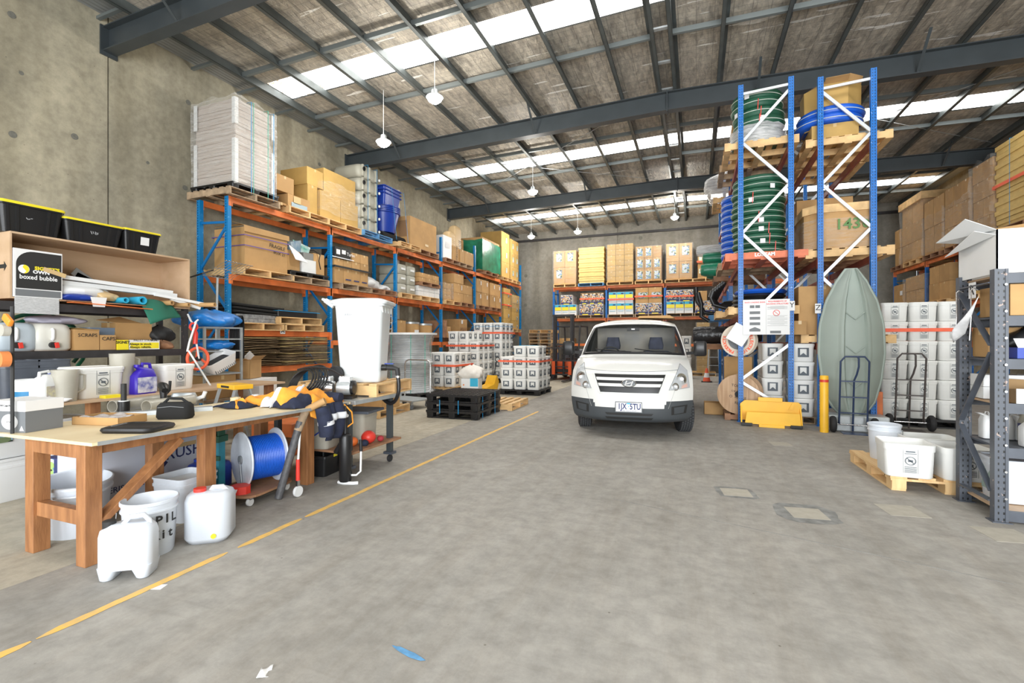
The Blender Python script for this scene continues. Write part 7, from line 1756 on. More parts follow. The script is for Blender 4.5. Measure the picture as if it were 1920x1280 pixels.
bag((SX-.1,Sy(205),1.97),.2,.24,.12,m_tape,'folded tan paper bundle in the cabinet','paper','paper_bundle',seed=21);bag((SX-.08,Sy(148),1.95),.2,.35,.09,m_blue,'dark blue plastic sheet at the bottom of the cabinet','sheet','plastic_sheet',seed=22)
for(px,z,r_,m_,lab,x0_)in((270,1.995,.05,m_cyan,'bright blue rolled mat end',.06),(240,1.985,.035,m_cyan,'small blue rolled end left of the blue mat',.05),(305,1.99,.032,m_board,'left cardboard tube end',.08),(331,1.975,.028,m_board,'middle cardboard tube end',.14),(365,1.99,.030,m_board,'right cardboard tube end',.30)):
 solo(MB().lathe([(r_*.6,0),(r_,0),(r_,.5),(r_*.6,.5),(r_*.6,0)],axis='X',n=22,caps=False),'tube_roll',m_,lab+' in the cabinet','roll',(SX-.5+x0_+.05,Sy(px)-.08,z+.0),R(15 if px>280 else 0))
for k,(pa,pb,z,dxx)in enumerate(((290,398,2.0,.16),(320,372,1.96,.10))):solo(MB().bar((SX+.0,Sy(pa),z+.09),(SX+dxx,Sy(pb)-.05,z-.04+.02),.05,.035),'plastic_profile',m_whitep,'%s white profile sticking out past the cabinet end'%('long','short')[k],'profile',smooth=0)
for k,(pa,pb,z,m_,lab)in enumerate(((115,265,1.905,m_darkwood,'upper thin brown panel on the shelving beam'),(125,275,1.91-.0,m_orange,'lower thin reddish panel on the shelving beam'))):solo(MB().bar((SX+.03+.03*k,Sy(pa),z+.012+.02*(1-k)),(SX+.03+.03*k,Sy(pb),z+.012+.015*(1-k)-.03*k),.12,.010),'thin_panel',m_,lab,'panel',smooth=0)
solo(MB().prism([(-.08,.06),(.08,.06),(.06,-.05),(-.055,-.05)],0,.004,'X'),'paper_label',m_paper,'small white ticket with red print hanging at the cabinet front','label',(SX+.1,Sy(175),1.935),smooth=0)
b=MB().grid(lambda u,v:(SX+.02+.12*v+.03*math.sin(5*u),Sy(255)+u*.40+.08*v,2.0+.02*math.sin(4*u)-(.30-.12*u)*v**1.4),14,10);solo(b,'green_mat',m_greencloth,'dark green sheet hanging over the shelf front','sheet',smooth=70,thick=.006)
b=MB();b.ob((SX-.53,Sy(205),2.28),(.02,.22,.10),0,R(-35));b.ob((SX-.53,Sy(218),2.24),(.02,.30,.06),0,R(-25));solo(b,'bent_bracket',m_galv,'bent grey metal scrap at the back of the cabinet','bracket',smooth=0)
zs=1.386
def watercan(px,lab,m_,rz=0):
 y_=Sy(px);t=thing('water_container',lab,'container',(SX-.17,y_,zs));part(MB().rloft([(0,.26,.32,.08),(.03,.30,.37,.10),(.22,.30,.37,.10),(.28,.26,.32,.09),(.30,.18,.24,.07)],k=6),'container_body',m_,t,60)
 part(MB().tube([(.155,-.02,.24),(.17,-.02,.22),(.17,-.02,.14),(.155,-.02,.12)],.016,8),'handle',m_whitep,t);tp_=part(MB().cyl((.15,-.02,.065),(.185,-.02,.065),.032,n=18),'tap',m_ink,t);part(MB().ob((.20,.0,.062),(.02,.035,.06),0,R(10)),'tap_lever',m_red,tp_,0,.004)
watercan(36,'left water container with bluish liquid and red tap',mat('bluish_can',(.45,.52,.58),.35,c2=(.50,.57,.62),vs_=2));watercan(104,'right water container, half empty, with red tap',mat('cloudy_can',(.72,.72,.68),.35,c2=(.66,.63,.54),vs_=2))
TS=axes('L',SX)[0]
o=carton(TS,Sy(142),Sy(188),.02,.40,zs,Sz(160,617),'open brown carton marked SCRAPS on the middle shelf',m_board,tape=False);text('SCRAPS',.055,(.19+.012,0,.17),(1,0,0),m_ink,o,name='handwriting')
b=MB();dx,dy,dz=o['_d'];b.add([(-dx/2-.04,-dy/2,dz+.02),(dx/2+.04,-dy/2+.02,dz+.012),(dx/2+.02,dy/2,dz-.005),(-dx/2,dy/2,dz)],[(0,1,2,3)]);part(b,'flap',m_boardy,o,0,thick=.004)
o=carton(TS,Sy(188)+.01,Sy(219),.02,.34,zs,Sz(205,628),'small brown carton marked CAPS on the middle shelf',m_board,tape=False);text('CAPS',.06,(.16+.012,0,.13),(1,0,0),m_ink,o,name='handwriting')
sqtub('grey-blue translucent bin behind the small marked cartons',(SX-.42,Sy(222),zs),0,.28,.34,.27,m=mat('blue_clear',(.25,.33,.45),.3,alpha=.8),name='storage_tub')
for(pa,pb,py,lab,kind)in((220,243,637,'small yellow box with black lettering beside the caps carton',0),(243,301,637,'white and yellow strapping box reading Always in stock',1)):
 ya,yb=Sy(pa)+.005,Sy(pb)-.005;zt_=Sz((pa+pb)/2,py);t=thing('printed_box',lab,'box',(SX,(ya+yb)/2,zs));part(MB().box(-.24,-.01,-(yb-ya)/2,(yb-ya)/2,0,zt_-zs),'box_body',m_paper if kind else m_yellowp,t,0,.002)
 if kind:
  b=MB();strip(b,(-.01,0,.05),(1,0,0),yb-ya-.02,.075,0,.002);part(b,'yellow_band',m_yellowp,t,0);text('Always in stock.',.040,(-.007,-.05,.068),(1,0,0),m_ink,t,.0008);text('Always reliable.',.040,(-.007,-.05,.03),(1,0,0),m_ink,t,.0008);text('PALLET STRAP',.035,(-.009,-.02,.115),(1,0,0),m_ink,t,name='handwriting');text('SIGNET',.03,(-.009,.12,.115),(1,0,0),m_ink,t,.001)
 else:text('SIGNET',.045,(-.009,.0,.09),(1,0,0),m_ink,t,.0015)
o=carton(TS,Sy(243),Sy(310),.27,.56,zs,Sz(275,605),'big open brown carton behind the strapping box',m_board)
b=MB();dx,dy,dz=o['_d'];b.add([(dx/2,-dy/2,dz),(dx/2,-dy/2+.3,dz),(dx/2-.1,-dy/2+.1,dz+.08),(dx/2-.1,-dy/2-.16,dz+.03)],[(0,1,2,3)]);part(b,'flap',m_board,o,0,thick=.004)
bag((SX-.2,Sy(322),zs),.25,.22,.12,m_darkwood,'brown leather tool pouch on the middle shelf','pouch','tool_pouch',seed=31);bag((SX-.25,Sy(333),zs),.2,.14,.10,mat('orange_cord',(.75,.35,.05),.7),'orange cord bundle at the middle shelf end','cord','cord_bundle',seed=32)
bag((SX-.35,Sy(330),zs+.10),.3,.30,.22,m_ink,'tangle of black cables above the tool pouch','cables','cable_tangle',seed=33)
bag((SX-.3,Sy(130),zs+.30),.3,.5,.10,mat('lilac_film',(.5,.48,.58),.35),'lilac plastic bags on the water containers','bags','plastic_bag',seed=34)
t=thing('green_hose','looped green garden hose hanging behind the shelving','hose');pth=[Vector((XB-.1,Sy(48)+math.cos(a)*.42+.42,1.45+.36*math.sin(a)))for a in[R(200)-R(14)*i for i in range(18)]]
for k in range(2):part(MB().tube(smooth_path([p+Vector((-.02*k,.05*k,-.05*k))for p in pth],2),.022,8),'loop',m_greenp if k else m_green,t)
for k in range(2):part(MB().tube([(XB-.1,Sy(118)+.08*k,1.4),(XB-.1,Sy(115)+.08*k,.9)],.025,8),'tail',m_green,t)
b2=thing('plywood_bench','lower plywood bench in front of the black shelving','bench');b=MB().prism([(-5.62,2.42),(-5.55,5.25),(-6.35,5.25),(-6.38,2.30),(-5.85,2.28)],.88,.905);part(b,'bench_top',m_ply,b2,0)
for x,y in((-5.72,yX(174,-5.72)),(-5.7,5.1),(-6.34,3.3),(-6.3,5.1)):part(MB().box(x-.045,x+.045,y-.045,y+.045,0,.88),'leg',m_benchwood,b2,0)
Q=lambda px,X=-5.8:(X,yX(px,X))
zb2=.905
bucket('pail','white and blue round pail on the lower plywood bench',(*Q(58,-6.0),zb2),.13,.22,m_whitep,handle='none',cat='pail');o=bpy.data.objects[[x.name for x in bpy.data.objects if x.name.startswith('pail')][-1]];part(MB().lathe([(.117,.01),(.122,.11)],n=36,caps=False),'blue_label',mat('blue_label_paint',(.03,.2,.4),.5),o)
for k,(px,X)in enumerate(((30,-6.28),(84,-6.28))):sqtub('%s dark grey tub at the back of the lower bench'%('left','right')[k],(*Q(px,X),zb2),0,.30,.34,.40,m=m_graph,name='dark_tub')
t=thing('detergent_jug','white handled jug with a printed label on the lower bench','jug',(*Q(86,-5.80),zb2),R(20));part(MB().rloft([(0,.15,.2,.03),(.02,.16,.21,.04),(.18,.16,.21,.04),(.24,.12,.14,.04),(.27,.06,.07,.03)]),'jug_body',m_whitep,t,50);part(MB().tube([(.0,-.07,.21),(0,-.06,.29),(0,.02,.30),(0,.08,.23)],.014,8),'handle',m_whitep,t);b=MB();strip(b,(.082,0,.10),(1,0,0),.15,.12);part(b,'picture_label',mat('purple_label',(.25,.2,.35),.5,c2=(.7,.65,.4),vs_=15),t,0);part(MB().lathe([(.025,.27),(.025,.30),(.001,.30)],(0,.05,-.01),n=14),'cap',m_blue,t)
def pitcher(px,X,r,h,lab,nm='measuring_jug'):
 t=thing(nm,lab,'jug',(*Q(px,X),zb2));part(MB().lathe([(r*.82,0),(r,h),(r*.96,h),(r*.78,.01),(.001,.01)],n=28),'jug_body',m_clear,t,50);part(MB().tube([(.0,r*.95,h*.85),(0,r*1.5,h*.8),(0,r*1.45,h*.35),(0,r*.88,h*.25)],.010,8),'handle',m_clear,t)
pitcher(122,-5.75,.105,.31,'tall cloudy measuring jug in front of the white tub');
t=TUBW((*Q(172,-5.95),zb2),R(90),'white lidded tub with warning label on the lower bench, left one');t.scale=(1.08,1.0,1.05)
t=TUBW((*Q(318,-6.02),zb2),R(90),'white lidded tub with warning label on the lower bench, right one');t.scale=(1.0,1.0,1.0)
for k in range(2):pitcher(226+3*k,-5.9,.115,.32,'%s clear jug of the nested pair between the white tubs'%('lower','upper')[k]);bpy.data.objects[[x.name for x in bpy.data.objects if x.name.startswith('measuring_jug')][-1]].location.z+=.13*k
t=thing('detergent_bottle','blue handled detergent bottle with a printed label','bottle',(*Q(267,-5.80),zb2),R(8));m_bp=mat('royal_blue_plastic',(.045,.02,.42),.35);part(MB().rloft([(0,.13,.24,.03),(.02,.14,.25,.04),(.20,.14,.25,.04),(.27,.10,.16,.04,0,.03),(.30,.05,.07,.02,0,-.06)]),'bottle_body',m_bp,t,50);part(MB().tube([(0,-.02,.26),(0,.0,.335),(0,.08,.33),(0,.10,.24)],.018,8),'handle',m_bp,t);b=MB();strip(b,(.072,0,.10),(1,0,0),.22,.17);part(b,'picture_label',mat('bottle_label',(.80,.80,.82),.5,c2=(.10,.12,.40),vs_=14),t,0);part(MB().lathe([(.03,.30),(.03,.325),(.001,.325)],(0,-.06,0),n=14),'cap',m_bp,t)
bag((-5.72,yX(100,-5.72),zb2),.2,.24,.05,m_paper,'crumpled tissue with green print on the lower bench','tissue','tissue',seed=41);solo(MB().box(-.05,.05,-.08,.08,0,.03),'yellow_block',m_yellowp,'small yellow sponge at the lower bench edge','sponge',(-5.68,yX(209,-5.68),zb2),smooth=0)
solo(MB().rloft([(0,.15,.16,.03),(.07,.2,.2,.03),(.07,.18,.18,.03),(.01,.13,.14,.03)]),'white_bowl',m_whitep,'small white square bowl at the near end of the lower bench','bowl',(*Q(62,-5.8),zb2))
t=thing('kit_box','grey plastic box with a red knob under the lower bench','box',(-6.02,3.75,0));part(MB().box(-.2,.2,-.38,.42,0,.80),'box_body',m_greyp,t,0,.01);part(MB().cyl((.2,.05,.70),(.23,.05,.70),.045,n=20),'knob',m_red,t)
p=Vector((-5.12,4.10,0));t=thing('step_ladder','aluminium step ladder with a yellow top between the benches','ladder',tuple(p),R(-15))
part(MB().box(-.22,.22,-.11,.11,.93,.985),'top_step',m_yellow,t,0,.006);b=MB();b.box(-.1,.1,-.113,-.11,.945,.97);part(b,'embossed_logo',m_ink,t,0)
for s_ in(-1,1):part(MB().bar((s_*.24,-.34,0),(s_*.20,-.08,.93),.05,.025),'rail',m_galv,t,0);part(MB().bar((s_*.22,.34,0),(s_*.19,.08,.93),.03,.02),'rear_leg',m_galv,t,0)
for k in range(3):part(MB().box(-.22,.22,-.30+.07*k,-.22+.07*k,.24+.24*k,.265+.24*k),'step',m_galv,t,0)
solo(MB().box(-.3,.3,-.25,.25,0,.42),'red_box',m_orange,'red-orange case on the floor behind the rope reel','case',(-5.2,4.9,0.0),R(10),smooth=0,bev=.01)
ct=thing('wire_cart','tall grey wire-sided cart beside the shelving end','cart',(-6.88,5.1,0),R(-5));b=MB()
for x in(-.28,.28):
 for y in(-.26,.30):b.box(x-.015,x+.015,y-.015,y+.015,0.08,1.70)
for z in(.6,1.0,1.34,1.52,1.69):
 b.box(-.28,.28,-.27,-.25,z-.01,z+.01);b.box(-.28,.28,.29,.31,z-.01,z+.01);b.box(-.29,-.27,-.26,.30,z-.01,z+.01);b.box(.27,.29,-.26,.30,z-.01,z+.01)
part(b,'frame',m_galv,ct,0);b=MB()
for k in range(10):b.cyl((-.28,-.24+k*.058,1.0),(.28,-.24+k*.058,1.0),.004,n=6);b.cyl((-.28,-.24+k*.058,1.34),(.28,-.24+k*.058,1.34),.004,n=6)
part(b,'wire_shelf',m_galv,ct);part(MB().box(-.30,.30,-.28,.32,.60,.63),'deck',m_oldwood,ct,0)
for x in(-.24,.24):
 for y in(-.22,.26):part(MB().lathe([(.01,-.015),(.045,-.015),(.045,.015),(.01,.015)],(x,y,.046),axis='X',n=16),'caster',m_black,ct)
bag((-6.85,5.12,1.365),.46,.45,.15,m_tarp,'lower crumpled bright blue tarpaulin inside the wire cart','tarpaulin','blue_tarp',seed=50);bag((-6.85,5.06,1.705),.62,.78,.26,m_tarp,'upper blue tarpaulin draped on top of the wire cart','tarpaulin','blue_tarp',seed=51)
t=thing('tilted_basket','tilted white basket with black parts in the wire cart','basket',(-6.5,4.98,1.10),(R(28),R(8),R(-5)));part(MB().rloft([(0,.26,.34,.05),(.18,.34,.44,.05),(.18,.32,.42,.05),(.01,.24,.32,.05)]),'basket_body',m_whitep,t,40);b=MB()
for k in range(12):b.box(.128+.0,.140,-.16+k*.028,-.150+k*.028,.01,.10)
part(b,'slots',m_greyink,t,0);part(MB().rloft([(.10,.26,.34,.04),(.13,.2,.3,.04)]),'black_parts',m_ink,t,40)
carton(axes('L',-6.6)[0],4.9,5.34,.05,.5,.632,.632+.34,'brown perforated carton on the cart deck',m_board)
mw=thing('wheel_measure','orange-red measuring wheel hanging by its handle at the shelving end','measuring wheel',(SX+.16,yX(371,SX+.16),zX(371,672,SX+.16)),R(0));WR=.145
ms=MB();ms.tube([(0,WR*math.cos(2*math.pi*i/36),WR*math.sin(2*math.pi*i/36))for i in range(36)],.020,10,closed=True);part(ms,'rim',m_redstrap,mw)
for a in(90,210,330):
 part(MB().bar((0,.02*math.cos(R(a+60)),.02*math.sin(R(a+60))),(0,WR*math.cos(R(a)),WR*math.sin(R(a))),.03,.012,up=(1,0,0)),'spoke',m_redstrap,mw,0)
part(MB().cyl((-.02,0,0),(.025,0,0),.035,n=20),'hub',m_ink,mw);part(MB().tube([(.02,0,0),(.03,-.03,.15),(.03,-.06,.30)],.012,8),'handle_tube',m_whitep,mw);part(MB().tube([(.03,-.06,.20),(.03,-.05,.34),(.03,-.08,.40)],.028,10),'handle_grip',m_red,mw)
part(MB().tube([(.03,-.08+.05*math.cos(a),.43+.05*math.sin(a))for a in[2*math.pi*i/16 for i in range(16)]],.014,8,closed=True),'handle_loop',m_red,mw)
solo(MB().tube([(SX-.01,SY1+.02,1.86),(SX+.06,SY1+.03,1.74),mw.location+Vector((.0,-.10,.52)),mw.location+Vector((.03,-.08,.475)),mw.location+Vector((.05,-.03,.53))],.012,8),'white_hook',m_whitep,'bent white hook holding the measuring wheel','hook');solo(MB().tube([mw.location+Vector((.05,-.06,.50)),mw.location+Vector((.06,-.16,.22)),mw.location+Vector((.08,-.20,.10))],.013,8),'white_rod',m_whitep,'upper white rod beside the measuring wheel','rod');solo(MB().tube([mw.location+Vector((.09,-.19,.11)),mw.location+Vector((.35,-.06,-.38))],.012,8),'white_rod',m_whitep,'lower leaning white rod with blue tip','rod')
t=thing('cable_bundle','long hanging bundle of black cables at the rack corner post','cables')
for k in range(7):pth=[Vector((-7.02+.018*k,5.52+.012*k+.10*math.sin(a*.5)*(1 if a<math.pi else 1)+.09*math.cos(a),1.50+.40*math.sin(a)))for a in[2*math.pi*i/24 for i in range(24)]];part(MB().tube(pth,.011,6,closed=True),'loop',m_black,t)
t=thing('wire_rack','wire drying rack sticking out beside the blue corner post','rack',(-7.4,5.65,2.56),(0,R(-14),R(10)));b=MB()
for k in range(9):b.cyl((-.05,-.28+k*.07,.0),(.42,-.28+k*.07,.12),.004,n=6)
for x in(-.05,.2,.42):b.cyl((x,-.30,.0+.26*max(0,x)),(x,.30,.0+.26*max(0,x)),.006,n=6)
part(b,'wires',m_teflon,t);part(MB().ob((.02,-.42,-.02),(.3,.26,.02),0,R(20)),'dark_tray',m_black,t,0)
solo(MB().tube([(-7.2,5.40,.02),(-7.42,5.62,2.54)],.018,10),'metal_pole',m_galv,'thin leaning metal pole under the wire drying rack','pole')
t=thing('open_carton','open brown carton on a white archive box beside the flattened cartons','carton',(-6.98,5.78,.875),R(25));b=MB()
for(x0_,x1_,y0_,y1_)in((-.17,.17,-.2,-.195),(-.17,.17,.195,.2),(-.17,-.165,-.2,.2),(.165,.17,-.2,.2)):b.box(x0_,x1_,y0_,y1_,0,.30)
b.box(-.17,.17,-.2,.2,0,.005);part(b,'carton_body',m_board,t,0);b=MB();b.add([(.17,-.2,.3),(.17,.2,.3),(.24,.22,.37),(.24,-.22,.37)],[(0,1,2,3)]);part(b,'flap',m_board,t,0,thick=.004);b=MB();b.add([(-.17,-.2,.3),(.17,-.2,.3),(.15,-.31,.33),(-.15,-.31,.33)],[(0,1,2,3)]);part(b,'flap',m_board,t,0,thick=.004)
t=thing('archive_box','white archive box under the open brown carton','box',(-6.85,5.78,.0),R(20));part(MB().box(-.2,.25,-.2,.35,.60,.87),'box_body',m_paper,t,0,.003);part(MB().box(.25,.252,.0,.10,.78,.81),'hand_hole',m_ink,t,0)
t=thing('side_table','low plywood table carrying the archive box behind the bench','table',(-6.85,5.95,0),R(4));part(MB().box(-.45,.45,-.45,.6,.57,.598),'table_top',m_ply,t,0)
for x in(-.4,.4):
 for y in(-.4,.55):part(MB().box(x-.03,x+.03,y-.03,y+.03,0,.57),'leg',m_benchwood,t,0)
b=MB().grid(lambda u,v:(-6.5+.3*v,6.2+u*.35+.2*v,1.42-.35*v+.03*math.sin(6*u)),8,8)
solo(MB().ob((-7.2,6.02,1.12),(.02,.30,.30),0,R(-38),R(20)),'white_sheet',m_paper,'tilted white paper bag beside the flattened cartons','paper',smooth=0)
t=thing('tape_dispenser','orange tape dispenser on a thin black post at the left edge','tape dispenser',(-4.40,1.80,1.64),R(0));part(MB().cyl((-.09,.06,-.794),(-.09,.06,.10),.012,n=8),'post',m_ink,t);part(MB().cyl((-.10,.06,-.02),(0,0,0),.008,n=6),'arm',m_ink,t);part(MB().lathe([(.02,-.025),(.055,-.025),(.055,.025),(.02,.025)],(-.06,0,-.27),axis='Y',n=24),'tape_roll',m_amber,t);part(MB().ob((0.0,0,0),(.10,.03,.05),0,0,R(35)),'handle',mat('orange_plastic',(.85,.28,.03),.4),t,0,.01);part(MB().lathe([(.02,-.02),(.04,-.02),(.04,.02),(.02,.02)],(-.04,0,-.07),axis='Y',n=20),'roll',m_clear,t)
# right: shelving, pallet, hull, hand trucks
GX,GY0,GY1,GH=2.30,5.10,5.74,2.09
gs=thing('shelving_unit','charcoal bolted steel shelving unit at the right edge with sign R','shelving')
for x in(GX+.045,GX+1.95):
 for y,d in((GY0+.04,.09),(GY1-.04,.09)):
  o=link('post',post_mesh('post',GH,m_greyup,.09,.07),gs,(x,y,0))
TOPS=(.10,.62,.985,1.35,1.705,2.055)
for z in TOPS:
 for y in(GY0,GY1-.04):part(MB().box(GX+.09,GX+1.95,y+.01,y+.04,z-.085,z-.002),'beam',m_graph,gs,0)
 part(MB().box(GX+.06,GX+1.95,GY0+.04,GY1-.04,z-.022,z-.006),'shelf',m_ply if z in(2.055,.985,.10)else m_graph,gs,0)
for(ya,za,yb,zb_)in((GY0+.07,.16,GY1-.08,.16),(GY0+.07,.24,GY1-.08,.72),(GY1-.08,.76,GY0+.07,1.40),(GY0+.07,1.46,GY1-.08,1.92),(GY0+.07,1.985,GY1-.08,1.98)):
 part(MB().bar((GX+.01,ya,za),(GX+.01,yb,zb_),.012,.045,up=(1,0,0)),'brace',m_graph,gs,0)
b=MB()
for k in range(9):b.cyl((GX+.07,GY0+.004,.2+k*.22),(GX+.07,GY0-.004,.2+k*.22),.010,n=8)
part(b,'bolt',m_teflon,gs)
for px,py in((1905,488+29),):pass
def shelf_tag(x,z,w_=.22):
 b=MB().box(x,x+w_,GY0+.006,GY0+.0095,z-.06,z-.03);part(b,'shelf_label',m_paper,gs,0)
shelf_tag(GX+.30,2.055);shelf_tag(GX+.25,.985);shelf_tag(GX+.36,.62)
o=solo(MB().box(-.002,.002,-.055,.055,-.07,.07),'letter_sign',m_paper,'small white sign with the letter R on the charcoal shelving end','sign',(GX-.003,5.44,1.945),smooth=0);text('R',.12,(-.003,0,0),(-1,0,0),m_ink,o,.003)
for k,y in enumerate((5.60,5.35)):solo(MB().tube([(GX-.0,y,1.94),(GX-.03,y,1.96),(GX-.05,y,1.94),(GX-.06,y-.03,1.70-.0*k),(GX-.08,y-.05,1.50)],.005,6),'wire_hook',m_teflon,'%s long wire hook on the shelving end frame'%('farther','nearer')[k],'hook')
b=MB().grid(lambda u,v:(GX-.06-.05*math.sin(3*v)*u-.03*u,5.20+.16*u+.22*v*(1-.2*u)-.0,1.88-.32*v-.18*u+.10*u*v),8,10);solo(b,'clipboard_paper',mat('scribbled_paper',(.70,.70,.70),.7,c2=(.52,.52,.52),vs_=14),'curled grey drawing sheet hanging from the wire hook','paper',smooth=60,thick=.002)
TG=axes('F',GY0)[0]
t=thing('open_carton','large white open carton with raised flaps on top of the charcoal shelving','carton',(0,0,0));b=MB();x0_,x1_=GX+.02,GX+.95;z0_,z1_=2.057,2.42
b.box(x0_,x1_,GY0+.02,GY0+.03,z0_,z1_);b.box(x0_,x0_+.01,GY0+.02,GY1,z0_,z1_);b.box(x0_,x1_,GY1-.01,GY1,z0_,z1_);b.box(x1_-.01,x1_,GY0+.02,GY1,z0_,z1_);part(b,'carton_body',m_whitep,t,0)
b=MB().add([(x0_,GY0+.02,z1_),(x0_,GY1,z1_),(x0_-.16,GY1+.02,z1_+.02),(x0_-.13,GY0+.2,z1_+.14)],[(0,1,2,3)]);b.add([(x0_,GY0+.03,z1_-.04),(x0_,GY1,z1_-.04),(x0_-.09,GY1+.03,z1_-.12),(x0_-.09,GY0+.15,z1_+.02)],[(0,1,2,3)]);part(b,'flap',m_whitep,t,0,thick=.005,label=None)
b=MB().add([(x0_+.2,GY1,z1_),(x1_,GY1,z1_),(x1_,GY1+.1,z1_+.22),(x0_+.2,GY1+.1,z1_+.12)],[(0,1,2,3)]);part(b,'inner_flap',m_board,t,0,thick=.005)
o=carton(TG,GX+.12,GX+.62,.05,.5,1.705,1.705+.26,'brown carton with a large white label on the charcoal shelving',m_board);sticker(o,(0,-1,0),.30,.17,m_paper,.2,.60,'paper_label')
o=carton(TG,GX+.10,GX+.60,.32,.58,1.35,1.35+.26,'brown carton with black hand holes behind the blue box',m_board)
t=thing('printed_box','white and blue lettered box on the fourth charcoal shelf','box',(GX+.40,GY0+.18,1.351));part(MB().box(-.24,.30,-.14,.12,0,.09),'box_body',m_blue,t,0,.002);part(MB().prism([(-.24,.09),(.30,.09),(.32,.165),(-.27,.165)],-.15,-.145,'Y'),'white_flap',m_paper,t,0);text('HANSON',.05,(.03,-.142,.055),(0,-1,0),m_whiteink,t,.001);text('Your Trusted Partner',.022,(.03,-.142,.02),(0,-1,0),m_whiteink,t)
bag((GX+.34,GY0+.30,1.36),.36,.24,.25,m_black,'black rubber gloves bundle behind the blue and white box','gloves','glove_bundle',seed=60)
t=thing('printed_box','blue and white box with pictures of bottles at the rear of the shelf','box',(GX+.30,GY1-.17,1.351),R(8));part(MB().box(-.16,.16,-.10,.10,0,.20),'box_body',m_blue,t,0);b=MB();strip(b,(-.161,0,.1),(-1,0,0),.18,.18);strip(b,(-.04,-.101,.1),(0,-1,0),.2,.18);part(b,'picture_label',mat('bottle_picture',(.75,.78,.72),.5,c2=(.25,.45,.55),vs_=5),t,0)
for k,(x,y,w_,lab)in enumerate(((GX+.22,GY1-.20,.30,'left small white carton at the back of the third shelf'),(GX+.55,GY1-.20,.3,'middle small white carton at the back of the third shelf'),(GX+.88,GY1-.2,.3,'right small white carton at the back of the third shelf'))):
 for r_ in range(2):solo(MB().box(-w_/2,w_/2,-.11,.11,0,.105),'small_carton',m_whitep,lab.replace('small',('lower small','upper small')[r_]),'carton',(x,y,.985+.107*r_),smooth=0,bev=.003)
t=thing('open_carton','open brown carton of small bottles behind a white printed front','carton',(GX+.40,GY0+.16,.985));b=MB();b.box(-.26,.34,-.15,-.145,0,.12);part(b,'white_front',m_paper,t,0);b=MB();b.box(-.26,.34,-.145,.12,0,.10);b.prism([(-.26,.10),(.30,.10),(.12,.17),(-.26,.19)],.1,.12,'Y');part(b,'carton_body',m_boardin,t,0)
for k in range(4):part(MB().lathe([(.022,.1),(.022,.135),(.001,.135)],(-.10+.09*k,-.08,0),n=14),'bottle_top',m_whitep,t)
text('handwash refills',.024,(.05,-.151,.07),(0,-1,0),m_greyink,t);text('24 x 500 ml',.02,(.08,-.151,.035),(0,-1,0),m_greyink,t)
def smalljug(x,y,z,lab,label_=True,s=1.0,dark=False):
 t=thing('small_jug',lab,'jug',(x,y,z));part(MB().rloft([(0,.20*s,.11,.02),(.012,.21*s,.12,.03),(.16,.21*s,.12,.03),(.20,.15*s,.09,.03),(.225,.05,.05,.02,-.05,0)]),'jug_body',m_whitep,t,50);part(MB().tube([(-.02*s,0,.20),(.0,0,.235),(.06*s,0,.235),(.085*s,0,.18)],.012*s,8),'handle',m_whitep,t)
 if label_:part(MB().cyl((-.02,-.061,.10),(-.02,-.0625,.10),.027,n=20),'red_roundel',m_red,t);part(MB().box(-.07,.08,-.0625,-.061,.03,.055),'dark_band',m_blueink,t,0);part(MB().cyl((.055,-.061,.105),(.055,-.0625,.105),.018,n=14),'fruit_picture',m_amber,t)
smalljug(GX+.33,GY0+.13,.62,'front white jug with a red round label on the second shelf');smalljug(GX+.58,GY0+.13,.62,'right front white jug with a red round label at the frame edge')
for k in range(5):smalljug(GX+.15+.075*k,GY1-.16,.62,'%s plain white jug in the rear row of the second shelf'%['leftmost','second','third','fourth','fifth'][k],False,.34)
for k in range(3):
 t=thing('dark_bottle','%s dark bottle with white shoulder behind the front jugs'%['left','middle','right'][k],'bottle',(GX+.34+.12*k,GY0+.30,.62));part(MB().lathe([(.048,0),(.05,.18),(.03,.25),(.016,.27),(.016,.30),(.001,.30)],n=22),'bottle_body',m_greyp,t,50);part(MB().lathe([(.0505,.13),(.0505,.17)],n=22,caps=False),'dark_label',m_blueink,t)
bucket('bucket','big white round bucket on the lowest charcoal shelf',(GX+.66,GY0+.26,.101),.21,.42,m_milk,handle='none');t=sqtub('white square tub with a grey emblem at the shelf bottom rear',(GX+.30,GY1-.25,.101),0,.36,.34,.36,lid=True);b=MB();b.prism([(-.12,-.08),(.12,-.08),(.03,.02),(.10,.10),(.04,.13),(-.02,.05),(-.10,.13)],0,.002).xf(face_mat((-.172,-.02,.16),(-1,0,0)));part(b,'printed_emblem',mat('green_grey_print',(.25,.33,.30),.6),t,0)
ep=thing('pallet','new pale timber pallet with block feet carrying open white tubs','pallet',(2.30,6.45,0),R(2));m_newpine=mat('new_pine',(.78,.55,.28),.6,c2=(.68,.43,.20),vs_=4,stretch=(8,.7,1))
for k,x in enumerate((-.43,-.2,.0,.2,.43)):part(MB().box(x-.07,x+.07,-.6,.6,.122,.144),'deck_board',m_newpine,ep,0)
for y in(-.54,0,.54):part(MB().box(-.5,.5,y-.07,y+.07,.10,.122),'stringer_board',m_newpine,ep,0)
for x in(-.43,0,.43):
 for y in(-.54,0,.54):part(MB().box(x-.06,x+.06,y-.07,y+.07,.022,.10),'block',m_newpine,ep,0)
 part(MB().box(x-.06,x+.06,-.6,.6,0,.022),'base_board',m_newpine,ep,0)
EZ=.144
p=fl(1668,865,EZ);bucket('bucket','tall open white round bucket at the back of the small pallet',(p.x,p.y+.16,EZ),.155,.40,m_milk,R(150))
